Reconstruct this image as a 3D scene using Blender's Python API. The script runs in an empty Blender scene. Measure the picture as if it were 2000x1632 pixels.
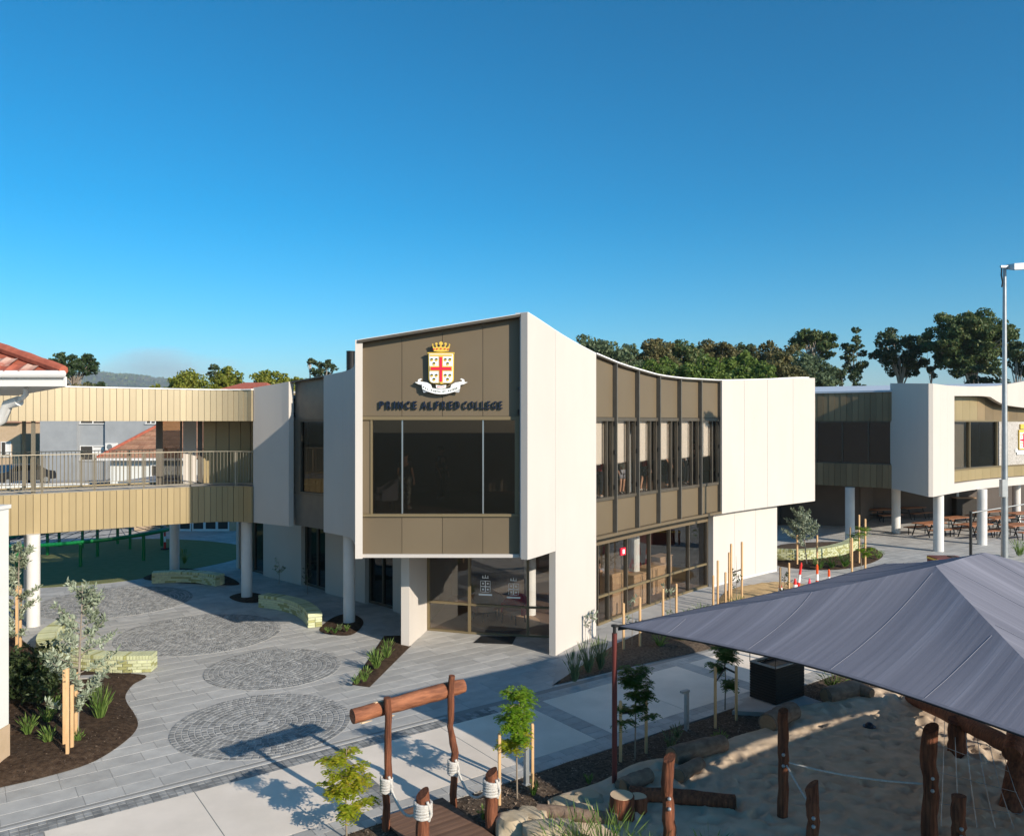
import bpy, bmesh, math, random
import numpy as np
from mathutils import Vector, Matrix, noise as mnoise
from mathutils.geometry import delaunay_2d_cdt

scene = bpy.context.scene
COL = scene.collection
R = math.radians

# ------------------------------------------------------------------ camera
CAM_H = 6.5          # eye height (m)
FPX = 1550.0         # focal length in photo pixels (photo 2000 wide)
YH = 822.0           # horizon row in the photo
cd = bpy.data.cameras.new('camera')
cam = bpy.data.objects.new('camera', cd)
COL.objects.link(cam)
cam.location = (0, 0, CAM_H)
cam.rotation_euler = (R(90), 0, 0)
cd.sensor_width = 36.0
cd.lens = 36.0 * FPX / 2000.0
cd.shift_y = (YH - 816.0) / 2000.0
cd.clip_start = 0.1
cd.clip_end = 30000
scene.camera = cam

# ------------------------------------------------------------------ light
SUN_DIR = Vector((3.51, -3.49, 2.10)).normalized()     # towards the sun
SUN_EL = math.asin(SUN_DIR.z)
world = bpy.data.worlds.new('World')
scene.world = world
world.use_nodes = True
wn = world.node_tree.nodes
wl = world.node_tree.links
for n_ in list(wn):
    wn.remove(n_)
sky = wn.new('ShaderNodeTexSky')
sky.sky_type = 'NISHITA'
sky.sun_disc = False
sky.sun_elevation = SUN_EL
sky.sun_rotation = math.atan2(SUN_DIR.x, SUN_DIR.y)
sky.altitude = 0
sky.air_density = 1.0
sky.dust_density = 0.6
sky.ozone_density = 6.0
bg = wn.new('ShaderNodeBackground')
bg.inputs[1].default_value = 0.092
wo = wn.new('ShaderNodeOutputWorld')
hs_ = wn.new('ShaderNodeHueSaturation')
hs_.inputs['Saturation'].default_value = 1.33
hs_.inputs['Hue'].default_value = 0.478
wl.new(sky.outputs[0], hs_.inputs['Color'])
gm_ = wn.new('ShaderNodeGamma')
gm_.inputs[1].default_value = 1.15
wl.new(hs_.outputs[0], gm_.inputs[0])
wl.new(gm_.outputs[0], bg.inputs[0])
wl.new(bg.outputs[0], wo.inputs[0])
sl = bpy.data.lights.new('sun', 'SUN')
sl.energy = 5.0
sl.angle = R(0.53)
sl.color = (1.0, 0.90, 0.76)
so = bpy.data.objects.new('sun', sl)
COL.objects.link(so)
so.location = (30, -30, 40)
so.rotation_euler = (-SUN_DIR).to_track_quat('-Z', 'Y').to_euler()

scene.view_settings.view_transform = 'Standard'
scene.view_settings.look = 'None'
scene.view_settings.exposure = 0.35
scene.view_settings.gamma = 1.0
scene.view_settings.use_curve_mapping = False
scene.cycles.max_bounces = 8
scene.cycles.transparent_max_bounces = 24
scene.cycles.volume_bounces = 0

# ------------------------------------------------------------------ helpers
rnd = random.Random(7)


def G(px, py, z=0.0):
    """point of the place at height z that the photograph shows at (px, py)"""
    d = FPX * (CAM_H - z) / (py - YH)
    return Vector(((px - 1000) / FPX * d, d, z))


def D(px, py, d):
    return Vector(((px - 1000) / FPX * d, d, CAM_H + (YH - py) / FPX * d))


VX, VY = 0.811, 0.585          # along the path
UX, UY = 0.585, -0.811         # across the path, towards the playground


def TS(t, s, z=0.0):
    return Vector((t * VX + s * UX, t * VY + s * UY, z))


PATH_RZ = math.atan2(VY, VX)


def wloc(o):
    p = Vector((0, 0, 0))
    while o is not None:
        p += o.location
        o = o.parent
    return p


def tag(o, label=None, cat=None, group=None, kind=None):
    if label:
        o['label'] = label
    if cat:
        o['category'] = cat
    if group:
        o['group'] = group
    if kind:
        o['kind'] = kind
    return o


def root(name, label, cat, loc=(0, 0, 0), group=None, kind=None):
    o = bpy.data.objects.new(name, None)
    o.empty_display_size = 0.2
    COL.objects.link(o)
    o.location = loc
    return tag(o, label, cat, group, kind)


class MB:
    def __init__(s):
        s.v = []
        s.f = []
        s.mi = []

    def add(s, vs, fs, mi=0):
        b = len(s.v)
        s.v.extend([tuple(p) for p in vs])
        for f in fs:
            s.f.append(tuple(i + b for i in f))
            s.mi.append(mi)
        return s

    def hexa(s, p, mi=0):
        # p: 4 bottom (ccw from above), 4 top
        return s.add(p, [(3, 2, 1, 0), (4, 5, 6, 7), (0, 1, 5, 4), (1, 2, 6, 5), (2, 3, 7, 6), (3, 0, 4, 7)], mi)

    def box(s, c, sz, rz=0.0, mi=0):
        hx, hy, hz = sz[0] / 2, sz[1] / 2, sz[2] / 2
        ca, sa = math.cos(rz), math.sin(rz)
        P = []
        for z in (-hz, hz):
            for x, y in ((-hx, -hy), (hx, -hy), (hx, hy), (-hx, hy)):
                P.append((c[0] + x * ca - y * sa, c[1] + x * sa + y * ca, c[2] + z))
        return s.hexa(P, mi)

    def obox(s, o, ax, ay, az, mi=0):
        o = Vector(o); ax = Vector(ax); ay = Vector(ay); az = Vector(az)
        P = [o, o + ax, o + ax + ay, o + ay, o + az, o + ax + az, o + ax + ay + az, o + ay + az]
        return s.hexa(P, mi)

    def bar(s, a, b, w, h=None, mi=0):
        a = Vector(a); b = Vector(b)
        h = h or w
        d = (b - a).normalized()
        up = Vector((0, 0, 1)) if abs(d.z) < 0.95 else Vector((0, 1, 0))
        x = d.cross(up).normalized() * w / 2
        y = x.cross(d).normalized() * h / 2
        P = [a - x - y, a + x - y, a + x + y, a - x + y, b - x - y, b + x - y, b + x + y, b - x + y]
        return s.hexa(P, mi)

    def prism(s, poly, z0, z1, mi=0):
        n = len(poly)
        a = 0
        for i in range(n):
            a += poly[i][0] * poly[(i + 1) % n][1] - poly[(i + 1) % n][0] * poly[i][1]
        if a < 0:
            poly = list(reversed(poly))
        Z0 = z0 if callable(z0) else (lambda p: z0)
        Z1 = z1 if callable(z1) else (lambda p: z1)
        vs = [(p[0], p[1], Z0(p)) for p in poly] + [(p[0], p[1], Z1(p)) for p in poly]
        fs = [tuple(range(n - 1, -1, -1)), tuple(range(n, 2 * n))]
        for i in range(n):
            j = (i + 1) % n
            fs.append((i, j, j + n, i + n))
        return s.add(vs, fs, mi)

    def vprism(s, poly, f, d0, d1, mi=0):
        """poly in a 2d plane (a, b); f(a, b, d) gives the 3d point"""
        n = len(poly)
        vs = [f(p[0], p[1], d0) for p in poly] + [f(p[0], p[1], d1) for p in poly]
        fs = [tuple(range(n - 1, -1, -1)), tuple(range(n, 2 * n))]
        for i in range(n):
            j = (i + 1) % n
            fs.append((i, j, j + n, i + n))
        return s.add(vs, fs, mi)

    def tube(s, pts, rads, n=8, cap=True, mi=0):
        pts = [Vector(p) for p in pts]
        if not hasattr(rads, '__len__'):
            rads = [rads] * len(pts)
        vs = []
        fs = []
        prev = None
        for i, p in enumerate(pts):
            if i == 0:
                d = pts[1] - pts[0]
            elif i == len(pts) - 1:
                d = pts[-1] - pts[-2]
            else:
                d = pts[i + 1] - pts[i - 1]
            d = d.normalized() if d.length > 1e-9 else Vector((0, 0, 1))
            if prev is None:
                ref = Vector((1, 0, 0)) if abs(d.x) < 0.8 else Vector((0, 1, 0))
                x = d.cross(ref).normalized()
            else:
                x = (prev - d * prev.dot(d)).normalized()
            prev = x
            y = d.cross(x)
            for k in range(n):
                a = 2 * math.pi * k / n
                vs.append(p + (x * math.cos(a) + y * math.sin(a)) * rads[i])
        m = len(pts)
        for i in range(m - 1):
            for k in range(n):
                k2 = (k + 1) % n
                fs.append((i * n + k, i * n + k2, (i + 1) * n + k2, (i + 1) * n + k))
        if cap:
            fs.append(tuple(range(n - 1, -1, -1)))
            fs.append(tuple((m - 1) * n + k for k in range(n)))
        return s.add(vs, fs, mi)

    def disc_tube(s, c, r, z0, z1, n=20, mi=0):
        return s.tube([(c[0], c[1], z0), (c[0], c[1], z1)], r, n, True, mi)

    def sphere(s, c, r, nu=10, nv=7, sc=(1, 1, 1), mi=0):
        vs = []
        fs = []
        for j in range(nv + 1):
            th = math.pi * j / nv
            for i in range(nu):
                ph = 2 * math.pi * i / nu
                vs.append((c[0] + r * sc[0] * math.sin(th) * math.cos(ph), c[1] + r * sc[1] * math.sin(th) * math.sin(ph), c[2] + r * sc[2] * math.cos(th)))
        for j in range(nv):
            for i in range(nu):
                i2 = (i + 1) % nu
                fs.append((j * nu + i, (j + 1) * nu + i, (j + 1) * nu + i2, j * nu + i2))
        return s.add(vs, fs, mi)

    def mesh(s, name, mats, off=(0, 0, 0), smooth=False):
        me = bpy.data.meshes.new(name)
        ox, oy, oz = off
        me.from_pydata([(v[0] - ox, v[1] - oy, v[2] - oz) for v in s.v], [], s.f)
        if not isinstance(mats, (list, tuple)):
            mats = [mats]
        for m in mats:
            me.materials.append(m)
        if len(mats) > 1:
            me.polygons.foreach_set('material_index', s.mi)
        if smooth:
            me.polygons.foreach_set('use_smooth', [True] * len(me.polygons))
            try:
                me.set_sharp_from_angle(angle=R(40))
            except Exception:
                pass
        me.update()
        return me

    def build(s, name, mats, parent=None, smooth=False, kind=None, loc=None):
        if parent is not None:
            off = wloc(parent)
            o = bpy.data.objects.new(name, s.mesh(name, mats, off, smooth))
            o.parent = parent
        else:
            off = Vector(loc) if loc is not None else Vector((0, 0, 0))
            o = bpy.data.objects.new(name, s.mesh(name, mats, off, smooth))
            o.location = off
        COL.objects.link(o)
        if kind:
            o['kind'] = kind
        return o


def inst(name, mesh, parent, loc, rz=0.0, sc=None, rot=None):
    o = bpy.data.objects.new(name, mesh)
    COL.objects.link(o)
    if parent is not None:
        o.parent = parent
        o.location = Vector(loc) - wloc(parent)
    else:
        o.location = loc
    o.rotation_euler = rot if rot is not None else (0, 0, rz)
    if sc:
        o.scale = sc
    return o


def copy_tree(o, parent=None):
    c = o.copy()
    COL.objects.link(c)
    c.parent = parent
    for ch in o.children:
        copy_tree(ch, c)
    return c


class Crv:
    """smooth plan curve through points, walked by arc length"""

    def __init__(s, pts, side=1, smooth=True):
        P = [np.array(p, float) for p in pts]
        s.side = side
        if smooth and len(P) > 2:
            Q = [2 * P[0] - P[1]] + P + [2 * P[-1] - P[-2]]
            out = []
            for i in range(1, len(Q) - 2):
                p0, p1, p2, p3 = Q[i - 1], Q[i], Q[i + 1], Q[i + 2]
                for k in range(24):
                    t = k / 24
                    out.append(0.5 * ((2 * p1) + (-p0 + p2) * t + (2 * p0 - 5 * p1 + 4 * p2 - p3) * t * t + (-p0 + 3 * p1 - 3 * p2 + p3) * t ** 3))
            out.append(P[-1])
            P = out
        s.P = np.array(P)
        seg = np.linalg.norm(np.diff(s.P, axis=0), axis=1)
        s.S = np.concatenate([[0], np.cumsum(seg)])
        s.L = s.S[-1]

    def pos(s, a):
        a = min(max(a, 0), s.L)
        return np.array([np.interp(a, s.S, s.P[:, 0]), np.interp(a, s.S, s.P[:, 1])])

    def tan(s, a):
        d = s.pos(min(a + 0.15, s.L)) - s.pos(max(a - 0.15, 0))
        return d / np.linalg.norm(d)

    def at(s, a, off=0.0):
        p = s.pos(a)
        t = s.tan(a)
        n = np.array([t[1], -t[0]]) * s.side
        ex = 0.0
        if a < 0:
            ex = a
        if a > s.L:
            ex = a - s.L
        q = p + n * off + t * ex
        return (float(q[0]), float(q[1]))

    def rz(s, a):
        t = s.tan(a)
        return math.atan2(t[1], t[0])

    def s_at(s, px, off=0.0):
        if not hasattr(s, 'cache'):
            s.cache = {}
        if off not in s.cache:
            A_ = np.linspace(0, s.L, 400)
            s.cache[off] = (A_, np.array([s.at(a, off) for a in A_]))
        A_, Q = s.cache[off]
        x = 1000 + Q[:, 0] / Q[:, 1] * FPX
        i = int(np.argmin(np.abs(x - px)))
        j = min(max(i + (1 if (x[i] < px) == (x[-1] > x[0]) else -1), 0), len(x) - 1)
        if i != j and abs(x[j] - x[i]) > 1e-9:
            f = min(1.0, max(0.0, (px - x[i]) / (x[j] - x[i])))
            return float(A_[i] + (A_[j] - A_[i]) * f)
        return float(A_[i])


def wallseg(mb, c, s0, s1, o0, o1, zb, zt, n=1, mi=0):
    """solid between offsets o0<o1 of curve c, from arc s0 to s1"""
    ZB = zb if callable(zb) else (lambda a: zb)
    ZT = zt if callable(zt) else (lambda a: zt)
    vs = []
    for i in range(n + 1):
        a = s0 + (s1 - s0) * i / n
        q0 = c.at(a, o0)
        q1 = c.at(a, o1)
        vs += [(q0[0], q0[1], ZB(a)), (q1[0], q1[1], ZB(a)), (q1[0], q1[1], ZT(a)), (q0[0], q0[1], ZT(a))]
    fs = [(0, 1, 2, 3), (4 * n + 3, 4 * n + 2, 4 * n + 1, 4 * n)]
    for i in range(n):
        for k in range(4):
            k2 = (k + 1) % 4
            fs.append((4 * i + k, 4 * i + 4 + k, 4 * i + 4 + k2, 4 * i + k2))
    if c.side < 0:
        fs = [tuple(reversed(f)) for f in fs]
    return mb.add(vs, fs, mi)


def inpoly(x, y, poly):
    c = False
    n = len(poly)
    j = n - 1
    for i in range(n):
        xi, yi = poly[i][0], poly[i][1]
        xj, yj = poly[j][0], poly[j][1]
        if (yi > y) != (yj > y) and x < (xj - xi) * (y - yi) / (yj - yi) + xi:
            c = not c
        j = i
    return c


def smooth_loop(pts, sub=6):
    P = [np.array(p[:2], float) for p in pts]
    n = len(P)
    out = []
    for i in range(n):
        p0, p1, p2, p3 = P[i - 1], P[i], P[(i + 1) % n], P[(i + 2) % n]
        for k in range(sub):
            t = k / sub
            q = 0.5 * ((2 * p1) + (-p0 + p2) * t + (2 * p0 - 5 * p1 + 4 * p2 - p3) * t * t + (-p0 + 3 * p1 - 3 * p2 + p3) * t ** 3)
            out.append((float(q[0]), float(q[1])))
    return out


def sheet(poly, step, zf):
    """triangulated sheet over a polygon; zf(x, y, dist_to_edge) gives the height"""
    xs = [p[0] for p in poly]
    ys = [p[1] for p in poly]
    E = np.array([(p[0], p[1]) for p in poly])
    # refine the border
    bd = []
    n = len(poly)
    for i in range(n):
        a = E[i]
        b = E[(i + 1) % n]
        k = max(1, int(np.linalg.norm(b - a) / (step * 1.5)))
        for j in range(k):
            bd.append(tuple(a + (b - a) * j / k))
    pts = [Vector(p) for p in bd]
    nb = len(pts)
    A = E
    B = np.roll(E, -1, axis=0)
    AB = B - A
    L2 = (AB ** 2).sum(1) + 1e-12

    def dist(x, y):
        p = np.array([x, y])
        t = np.clip(((p - A) * AB).sum(1) / L2, 0, 1)
        return float(np.sqrt((((A + AB * t[:, None]) - p) ** 2).sum(1)).min())
    inner = []
    nx = int((max(xs) - min(xs)) / step) + 1
    ny = int((max(ys) - min(ys)) / step) + 1
    for i in range(nx):
        for j in range(ny):
            x = min(xs) + (i + 0.5 + rnd.uniform(-.2, .2)) * step
            y = min(ys) + (j + 0.5 + rnd.uniform(-.2, .2)) * step
            if inpoly(x, y, poly):
                dd = dist(x, y)
                if dd > step * 0.4:
                    inner.append((x, y, dd))
    pts += [Vector((p[0], p[1])) for p in inner]
    edges = [(i, (i + 1) % nb) for i in range(nb)]
    v, e, f, *_ = delaunay_2d_cdt(pts, edges, [], 1, 1e-5)
    dd = {(round(p[0], 4), round(p[1], 4)): p[2] for p in inner}
    mb = MB()
    vs = [(p.x, p.y, zf(p.x, p.y, dd.get((round(p.x, 4), round(p.y, 4)), 0.0))) for p in v]
    fs = []
    for t in f:
        a, b, c_ = [vs[i] for i in t[:3]]
        cr = (b[0] - a[0]) * (c_[1] - a[1]) - (b[1] - a[1]) * (c_[0] - a[0])
        fs.append(tuple(t) if cr > 0 else tuple(reversed(t)))
    mb.add(vs, fs)
    return mb


def nz(x, y, z=0.0):
    return mnoise.noise(Vector((x, y, z)))

# ------------------------------------------------------------------ materials
def mat(name, c1, c2=None, rough=0.7, scale=4.0, bump=0.0, bscale=60.0, metal=0.0, spec=0.35, detail=6.0,
        rand=0.0, island=0.0, stretch=None, grime=0.0, gscale=0.7, coat=0.0, trans=0.0):
    m = bpy.data.materials.new(name)
    m.use_nodes = True
    nt = m.node_tree
    N = nt.nodes
    L = nt.links
    b = N['Principled BSDF']
    b.inputs['Roughness'].default_value = rough
    b.inputs['Metallic'].default_value = metal
    b.inputs['Specular IOR Level'].default_value = spec
    if coat:
        b.inputs['Coat Weight'].default_value = coat
    c2 = c2 or c1
    tc = N.new('ShaderNodeTexCoord')
    vec = tc.outputs['Object']
    if stretch:
        mp = N.new('ShaderNodeMapping')
        mp.inputs['Scale'].default_value = stretch
        L.new(vec, mp.inputs[0])
        vec = mp.outputs[0]
    nx_ = N.new('ShaderNodeTexNoise')
    nx_.inputs['Scale'].default_value = scale
    nx_.inputs['Detail'].default_value = detail
    L.new(vec, nx_.inputs['Vector'])
    ramp = N.new('ShaderNodeValToRGB')
    ramp.color_ramp.elements[0].position = 0.33
    ramp.color_ramp.elements[1].position = 0.67
    ramp.color_ramp.elements[0].color = (*c1, 1)
    ramp.color_ramp.elements[1].color = (*c2, 1)
    L.new(nx_.outputs['Fac'], ramp.inputs[0])
    out = ramp.outputs[0]
    if rand or island:
        hs = N.new('ShaderNodeHueSaturation')
        mr = N.new('ShaderNodeMapRange')
        amt = rand or island
        mr.inputs[3].default_value = 1 - amt
        mr.inputs[4].default_value = 1 + amt
        if rand:
            oi = N.new('ShaderNodeObjectInfo')
            L.new(oi.outputs['Random'], mr.inputs[0])
        else:
            ge = N.new('ShaderNodeNewGeometry')
            L.new(ge.outputs['Random Per Island'], mr.inputs[0])
        L.new(mr.outputs[0], hs.inputs['Value'])
        L.new(out, hs.inputs['Color'])
        out = hs.outputs[0]
    if grime:
        n3 = N.new('ShaderNodeTexNoise')
        n3.inputs['Scale'].default_value = gscale
        n3.inputs['Detail'].default_value = 8
        n3.inputs['Roughness'].default_value = 0.65
        L.new(tc.outputs['Object'], n3.inputs['Vector'])
        r3 = N.new('ShaderNodeMapRange')
        r3.inputs[1].default_value = 0.35
        r3.inputs[2].default_value = 0.7
        r3.inputs[3].default_value = 1.0
        r3.inputs[4].default_value = 1.0 - grime
        L.new(n3.outputs['Fac'], r3.inputs[0])
        hs2 = N.new('ShaderNodeHueSaturation')
        L.new(r3.outputs[0], hs2.inputs['Value'])
        L.new(out, hs2.inputs['Color'])
        out = hs2.outputs[0]
    L.new(out, b.inputs['Base Color'])
    if bump:
        n2 = N.new('ShaderNodeTexNoise')
        n2.inputs['Scale'].default_value = bscale
        n2.inputs['Detail'].default_value = 5
        L.new(vec, n2.inputs['Vector'])
        bp = N.new('ShaderNodeBump')
        bp.inputs['Strength'].default_value = bump
        bp.inputs['Distance'].default_value = 0.02
        L.new(n2.outputs['Fac'], bp.inputs['Height'])
        L.new(bp.outputs[0], b.inputs['Normal'])
    if trans:
        tr = N.new('ShaderNodeBsdfTranslucent')
        L.new(out, tr.inputs['Color'])
        mx = N.new('ShaderNodeMixShader')
        mx.inputs[0].default_value = trans
        L.new(b.outputs[0], mx.inputs[1])
        L.new(tr.outputs[0], mx.inputs[2])
        L.new(mx.outputs[0], N['Material Output'].inputs[0])
    return m


def leafmat(name, c1, c2, c3, trans=0.35, rough=0.55, scale=0.35):
    """foliage: colour differs from leaf to leaf and from bough to bough"""
    m = bpy.data.materials.new(name)
    m.use_nodes = True
    nt = m.node_tree
    N = nt.nodes
    L = nt.links
    b = N['Principled BSDF']
    b.inputs['Roughness'].default_value = rough
    b.inputs['Specular IOR Level'].default_value = 0.3
    ge = N.new('ShaderNodeNewGeometry')
    ramp = N.new('ShaderNodeValToRGB')
    e = ramp.color_ramp.elements
    e[0].position = 0.0
    e[0].color = (*c1, 1)
    e[1].position = 1.0
    e[1].color = (*c3, 1)
    k = e.new(0.55)
    k.color = (*c2, 1)
    tc = N.new('ShaderNodeTexCoord')
    nn = N.new('ShaderNodeTexNoise')
    nn.inputs['Scale'].default_value = scale
    nn.inputs['Detail'].default_value = 3
    L.new(tc.outputs['Object'], nn.inputs['Vector'])
    ad = N.new('ShaderNodeMath')
    ad.operation = 'MULTIPLY_ADD'
    ad.inputs[1].default_value = 0.55
    L.new(ge.outputs['Random Per Island'], ad.inputs[0])
    mr = N.new('ShaderNodeMapRange')
    mr.inputs[1].default_value = 0.3
    mr.inputs[2].default_value = 0.7
    mr.inputs[4].default_value = 0.45
    L.new(nn.outputs['Fac'], mr.inputs[0])
    L.new(mr.outputs[0], ad.inputs[2])
    L.new(ad.outputs[0], ramp.inputs[0])
    L.new(ramp.outputs[0], b.inputs['Base Color'])
    tr = N.new('ShaderNodeBsdfTranslucent')
    L.new(ramp.outputs[0], tr.inputs['Color'])
    mx = N.new('ShaderNodeMixShader')
    mx.inputs[0].default_value = trans
    L.new(b.outputs[0], mx.inputs[1])
    L.new(tr.outputs[0], mx.inputs[2])
    L.new(mx.outputs[0], N['Material Output'].inputs[0])
    return m


def glassmat(name, tint, refl=1.0, rough=0.0):
    m = bpy.data.materials.new(name)
    m.use_nodes = True
    nt = m.node_tree
    N = nt.nodes
    L = nt.links
    N.remove(N['Principled BSDF'])
    t = N.new('ShaderNodeBsdfTransparent')
    t.inputs[0].default_value = (*tint, 1)
    g = N.new('ShaderNodeBsdfGlossy')
    g.inputs['Roughness'].default_value = rough
    g.inputs['Color'].default_value = (refl, refl, refl, 1)
    ge = N.new('ShaderNodeNewGeometry')
    dt = N.new('ShaderNodeVectorMath')
    dt.operation = 'DOT_PRODUCT'
    L.new(ge.outputs['Normal'], dt.inputs[0])
    L.new(ge.outputs['Incoming'], dt.inputs[1])
    ab = N.new('ShaderNodeMath')
    ab.operation = 'ABSOLUTE'
    L.new(dt.outputs['Value'], ab.inputs[0])
    om = N.new('ShaderNodeMath')
    om.operation = 'SUBTRACT'
    om.inputs[0].default_value = 1.0
    L.new(ab.outputs[0], om.inputs[1])
    pw = N.new('ShaderNodeMath')
    pw.operation = 'POWER'
    pw.inputs[1].default_value = 5.0
    L.new(om.outputs[0], pw.inputs[0])
    f = N.new('ShaderNodeMath')
    f.operation = 'MULTIPLY_ADD'
    f.inputs[1].default_value = 0.95
    f.inputs[2].default_value = 0.06
    L.new(pw.outputs[0], f.inputs[0])
    mx = N.new('ShaderNodeMixShader')
    L.new(f.outputs[0], mx.inputs[0])
    L.new(t.outputs[0], mx.inputs[1])
    L.new(g.outputs[0], mx.inputs[2])
    L.new(mx.outputs[0], N['Material Output'].inputs[0])
    return m


def sailmat():
    m = mat('shade_cloth', (0.155, 0.155, 0.19), (0.185, 0.185, 0.225), rough=0.85, scale=2.0, spec=0.15)
    nt = m.node_tree
    N = nt.nodes
    L = nt.links
    b = N['Principled BSDF']
    uv = N.new('ShaderNodeAttribute')
    uv.attribute_name = 'weave'
    mp = N.new('ShaderNodeMapping')
    mp.inputs['Scale'].default_value = (2.6, 0.035, 1)
    L.new(uv.outputs['Vector'], mp.inputs[0])
    n = N.new('ShaderNodeTexNoise')
    n.inputs['Scale'].default_value = 1.6
    n.inputs['Detail'].default_value = 9
    n.inputs['Roughness'].default_value = 0.7
    L.new(mp.outputs[0], n.inputs['Vector'])
    r = N.new('ShaderNodeValToRGB')
    e = r.color_ramp.elements
    e[0].position = 0.3
    e[0].color = (0.165, 0.165, 0.20, 1)
    e[1].position = 0.78
    e[1].color = (0.36, 0.355, 0.41, 1)
    k = e.new(0.55)
    k.color = (0.235, 0.232, 0.272, 1)
    L.new(n.outputs['Fac'], r.inputs[0])
    L.new(r.outputs[0], b.inputs['Base Color'])
    bp = N.new('ShaderNodeBump')
    bp.inputs['Strength'].default_value = 0.5
    bp.inputs['Distance'].default_value = 0.02
    L.new(n.outputs['Fac'], bp.inputs['Height'])
    L.new(bp.outputs[0], b.inputs['Normal'])
    tr = N.new('ShaderNodeBsdfTranslucent')
    L.new(r.outputs[0], tr.inputs['Color'])
    mx = N.new('ShaderNodeMixShader')
    mx.inputs[0].default_value = 0.12
    L.new(b.outputs[0], mx.inputs[1])
    L.new(tr.outputs[0], mx.inputs[2])
    L.new(mx.outputs[0], N['Material Output'].inputs[0])
    return m


M = {}
M['white_wall'] = mat('cream_render', (0.545, 0.50, 0.452), (0.56, 0.514, 0.466), rough=0.9, scale=1.1, stretch=(1.4, 1.4, 0.3), bump=0.05, bscale=120, grime=0.03, gscale=0.5, spec=0.2)
M['white_cap'] = mat('white_metal_cap', (0.82, 0.8, 0.78), rough=0.5)
M['brown'] = mat('brown_panel', (0.14, 0.106, 0.066), (0.153, 0.117, 0.073), rough=0.42, scale=0.6, spec=0.4, rand=0.04)
M['bronze'] = mat('bronze_frame', (0.075, 0.062, 0.046), (0.09, 0.075, 0.055), rough=0.4, spec=0.5)
M['fin'] = mat('dark_fin', (0.10, 0.092, 0.078), (0.12, 0.11, 0.092), rough=0.35, spec=0.5)
M['goldframe'] = mat('olive_gold_frame', (0.17, 0.13, 0.07), rough=0.4, spec=0.5)
M['gold'] = mat('gold_panel', (0.32, 0.245, 0.125), (0.345, 0.265, 0.14), rough=0.38, scale=0.8, spec=0.5, rand=0.07, metal=0.15)
M['gold_sheen'] = mat('gold_panel_sheen', (0.40, 0.325, 0.20), (0.43, 0.35, 0.22), rough=0.35, scale=0.8, spec=0.5, rand=0.09, metal=0.15)  # gold cladding with the upper band's brighter reflection put into its colour
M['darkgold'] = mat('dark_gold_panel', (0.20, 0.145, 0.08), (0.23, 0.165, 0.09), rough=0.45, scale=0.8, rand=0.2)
M['black'] = mat('near_black_metal', (0.018, 0.018, 0.018), rough=0.5)
M['steel'] = mat('grey_steel', (0.27, 0.28, 0.28), (0.31, 0.32, 0.32), rough=0.45, metal=0.5)
M['rail'] = mat('champagne_rail', (0.33, 0.29, 0.22), rough=0.4, metal=0.4)
M['column'] = mat('white_column', (0.62, 0.6, 0.57), (0.68, 0.66, 0.63), rough=0.7, scale=2, grime=0.06)
M['soffit'] = mat('soffit', (0.5, 0.46, 0.42), rough=0.9)
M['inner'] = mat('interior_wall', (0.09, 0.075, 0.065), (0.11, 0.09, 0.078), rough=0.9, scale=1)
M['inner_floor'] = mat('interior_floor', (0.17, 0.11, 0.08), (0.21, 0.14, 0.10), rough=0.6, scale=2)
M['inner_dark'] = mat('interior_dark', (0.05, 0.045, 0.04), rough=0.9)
M['blind'] = mat('roller_blind', (0.70, 0.59, 0.50), (0.73, 0.62, 0.53), rough=0.9, scale=3)
M['timber_light'] = mat('pale_cabinet_timber', (0.36, 0.225, 0.135), (0.42, 0.27, 0.165), rough=0.55, scale=3, stretch=(1, 1, 8))
M['glass'] = glassmat('window_glass', (0.65, 0.65, 0.63))
M['glass_dark'] = glassmat('tinted_glass', (0.44, 0.43, 0.42))
M['glass_clear'] = glassmat('clear_glass', (0.90, 0.90, 0.885))
M['silver'] = mat('silver_joint', (0.45, 0.47, 0.48), rough=0.3, metal=0.8)

M['slab'] = mat('bluestone_slab', (0.37, 0.36, 0.343), (0.47, 0.456, 0.43), rough=0.8, scale=2.6, bump=0.15, bscale=25, rand=0.12, grime=0.12, gscale=0.35)
M['slab_far'] = mat('bluestone_slab_far', (0.37, 0.36, 0.343), (0.47, 0.456, 0.43), rough=0.8, scale=2.6, bump=0.15, bscale=25, island=0.12, grime=0.12, gscale=0.35)
M['joint'] = mat('paving_joint', (0.25, 0.243, 0.23), rough=0.9, scale=5)
M['cobble'] = mat('cobble', (0.165, 0.168, 0.168), (0.29, 0.288, 0.28), rough=0.85, scale=4, island=0.24, bump=0.2, bscale=60)
M['grout'] = mat('pale_grout', (0.40, 0.39, 0.375), (0.45, 0.44, 0.42), rough=0.9, scale=6)
M['cream_conc'] = mat('cream_concrete', (0.74, 0.65, 0.55), (0.83, 0.73, 0.625), rough=0.9, scale=1.1, bump=0.08, bscale=200, grime=0.16, gscale=0.45)
M['pale_conc'] = mat('pale_concrete', (0.36, 0.345, 0.325), (0.43, 0.41, 0.385), rough=0.9, scale=2, grime=0.1)
M['soil'] = mat('dark_soil', (0.035, 0.022, 0.015), (0.085, 0.056, 0.037), rough=1.0, scale=9, bump=0.9, bscale=30, detail=10, spec=0.1)
M['mulch'] = mat('bark_mulch', (0.06, 0.042, 0.03), (0.14, 0.105, 0.078), rough=1.0, scale=16, bump=0.9, bscale=40, detail=10, spec=0.1)
M['sand'] = mat('pit_sand', (0.50, 0.385, 0.275), (0.62, 0.485, 0.355), rough=1.0, scale=3.5, bump=0.25, bscale=90, spec=0.1)
M['ysand'] = mat('yellow_sand', (0.44, 0.30, 0.15), (0.52, 0.37, 0.2), rough=1.0, scale=5, bump=0.3, bscale=40, spec=0.1)
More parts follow.
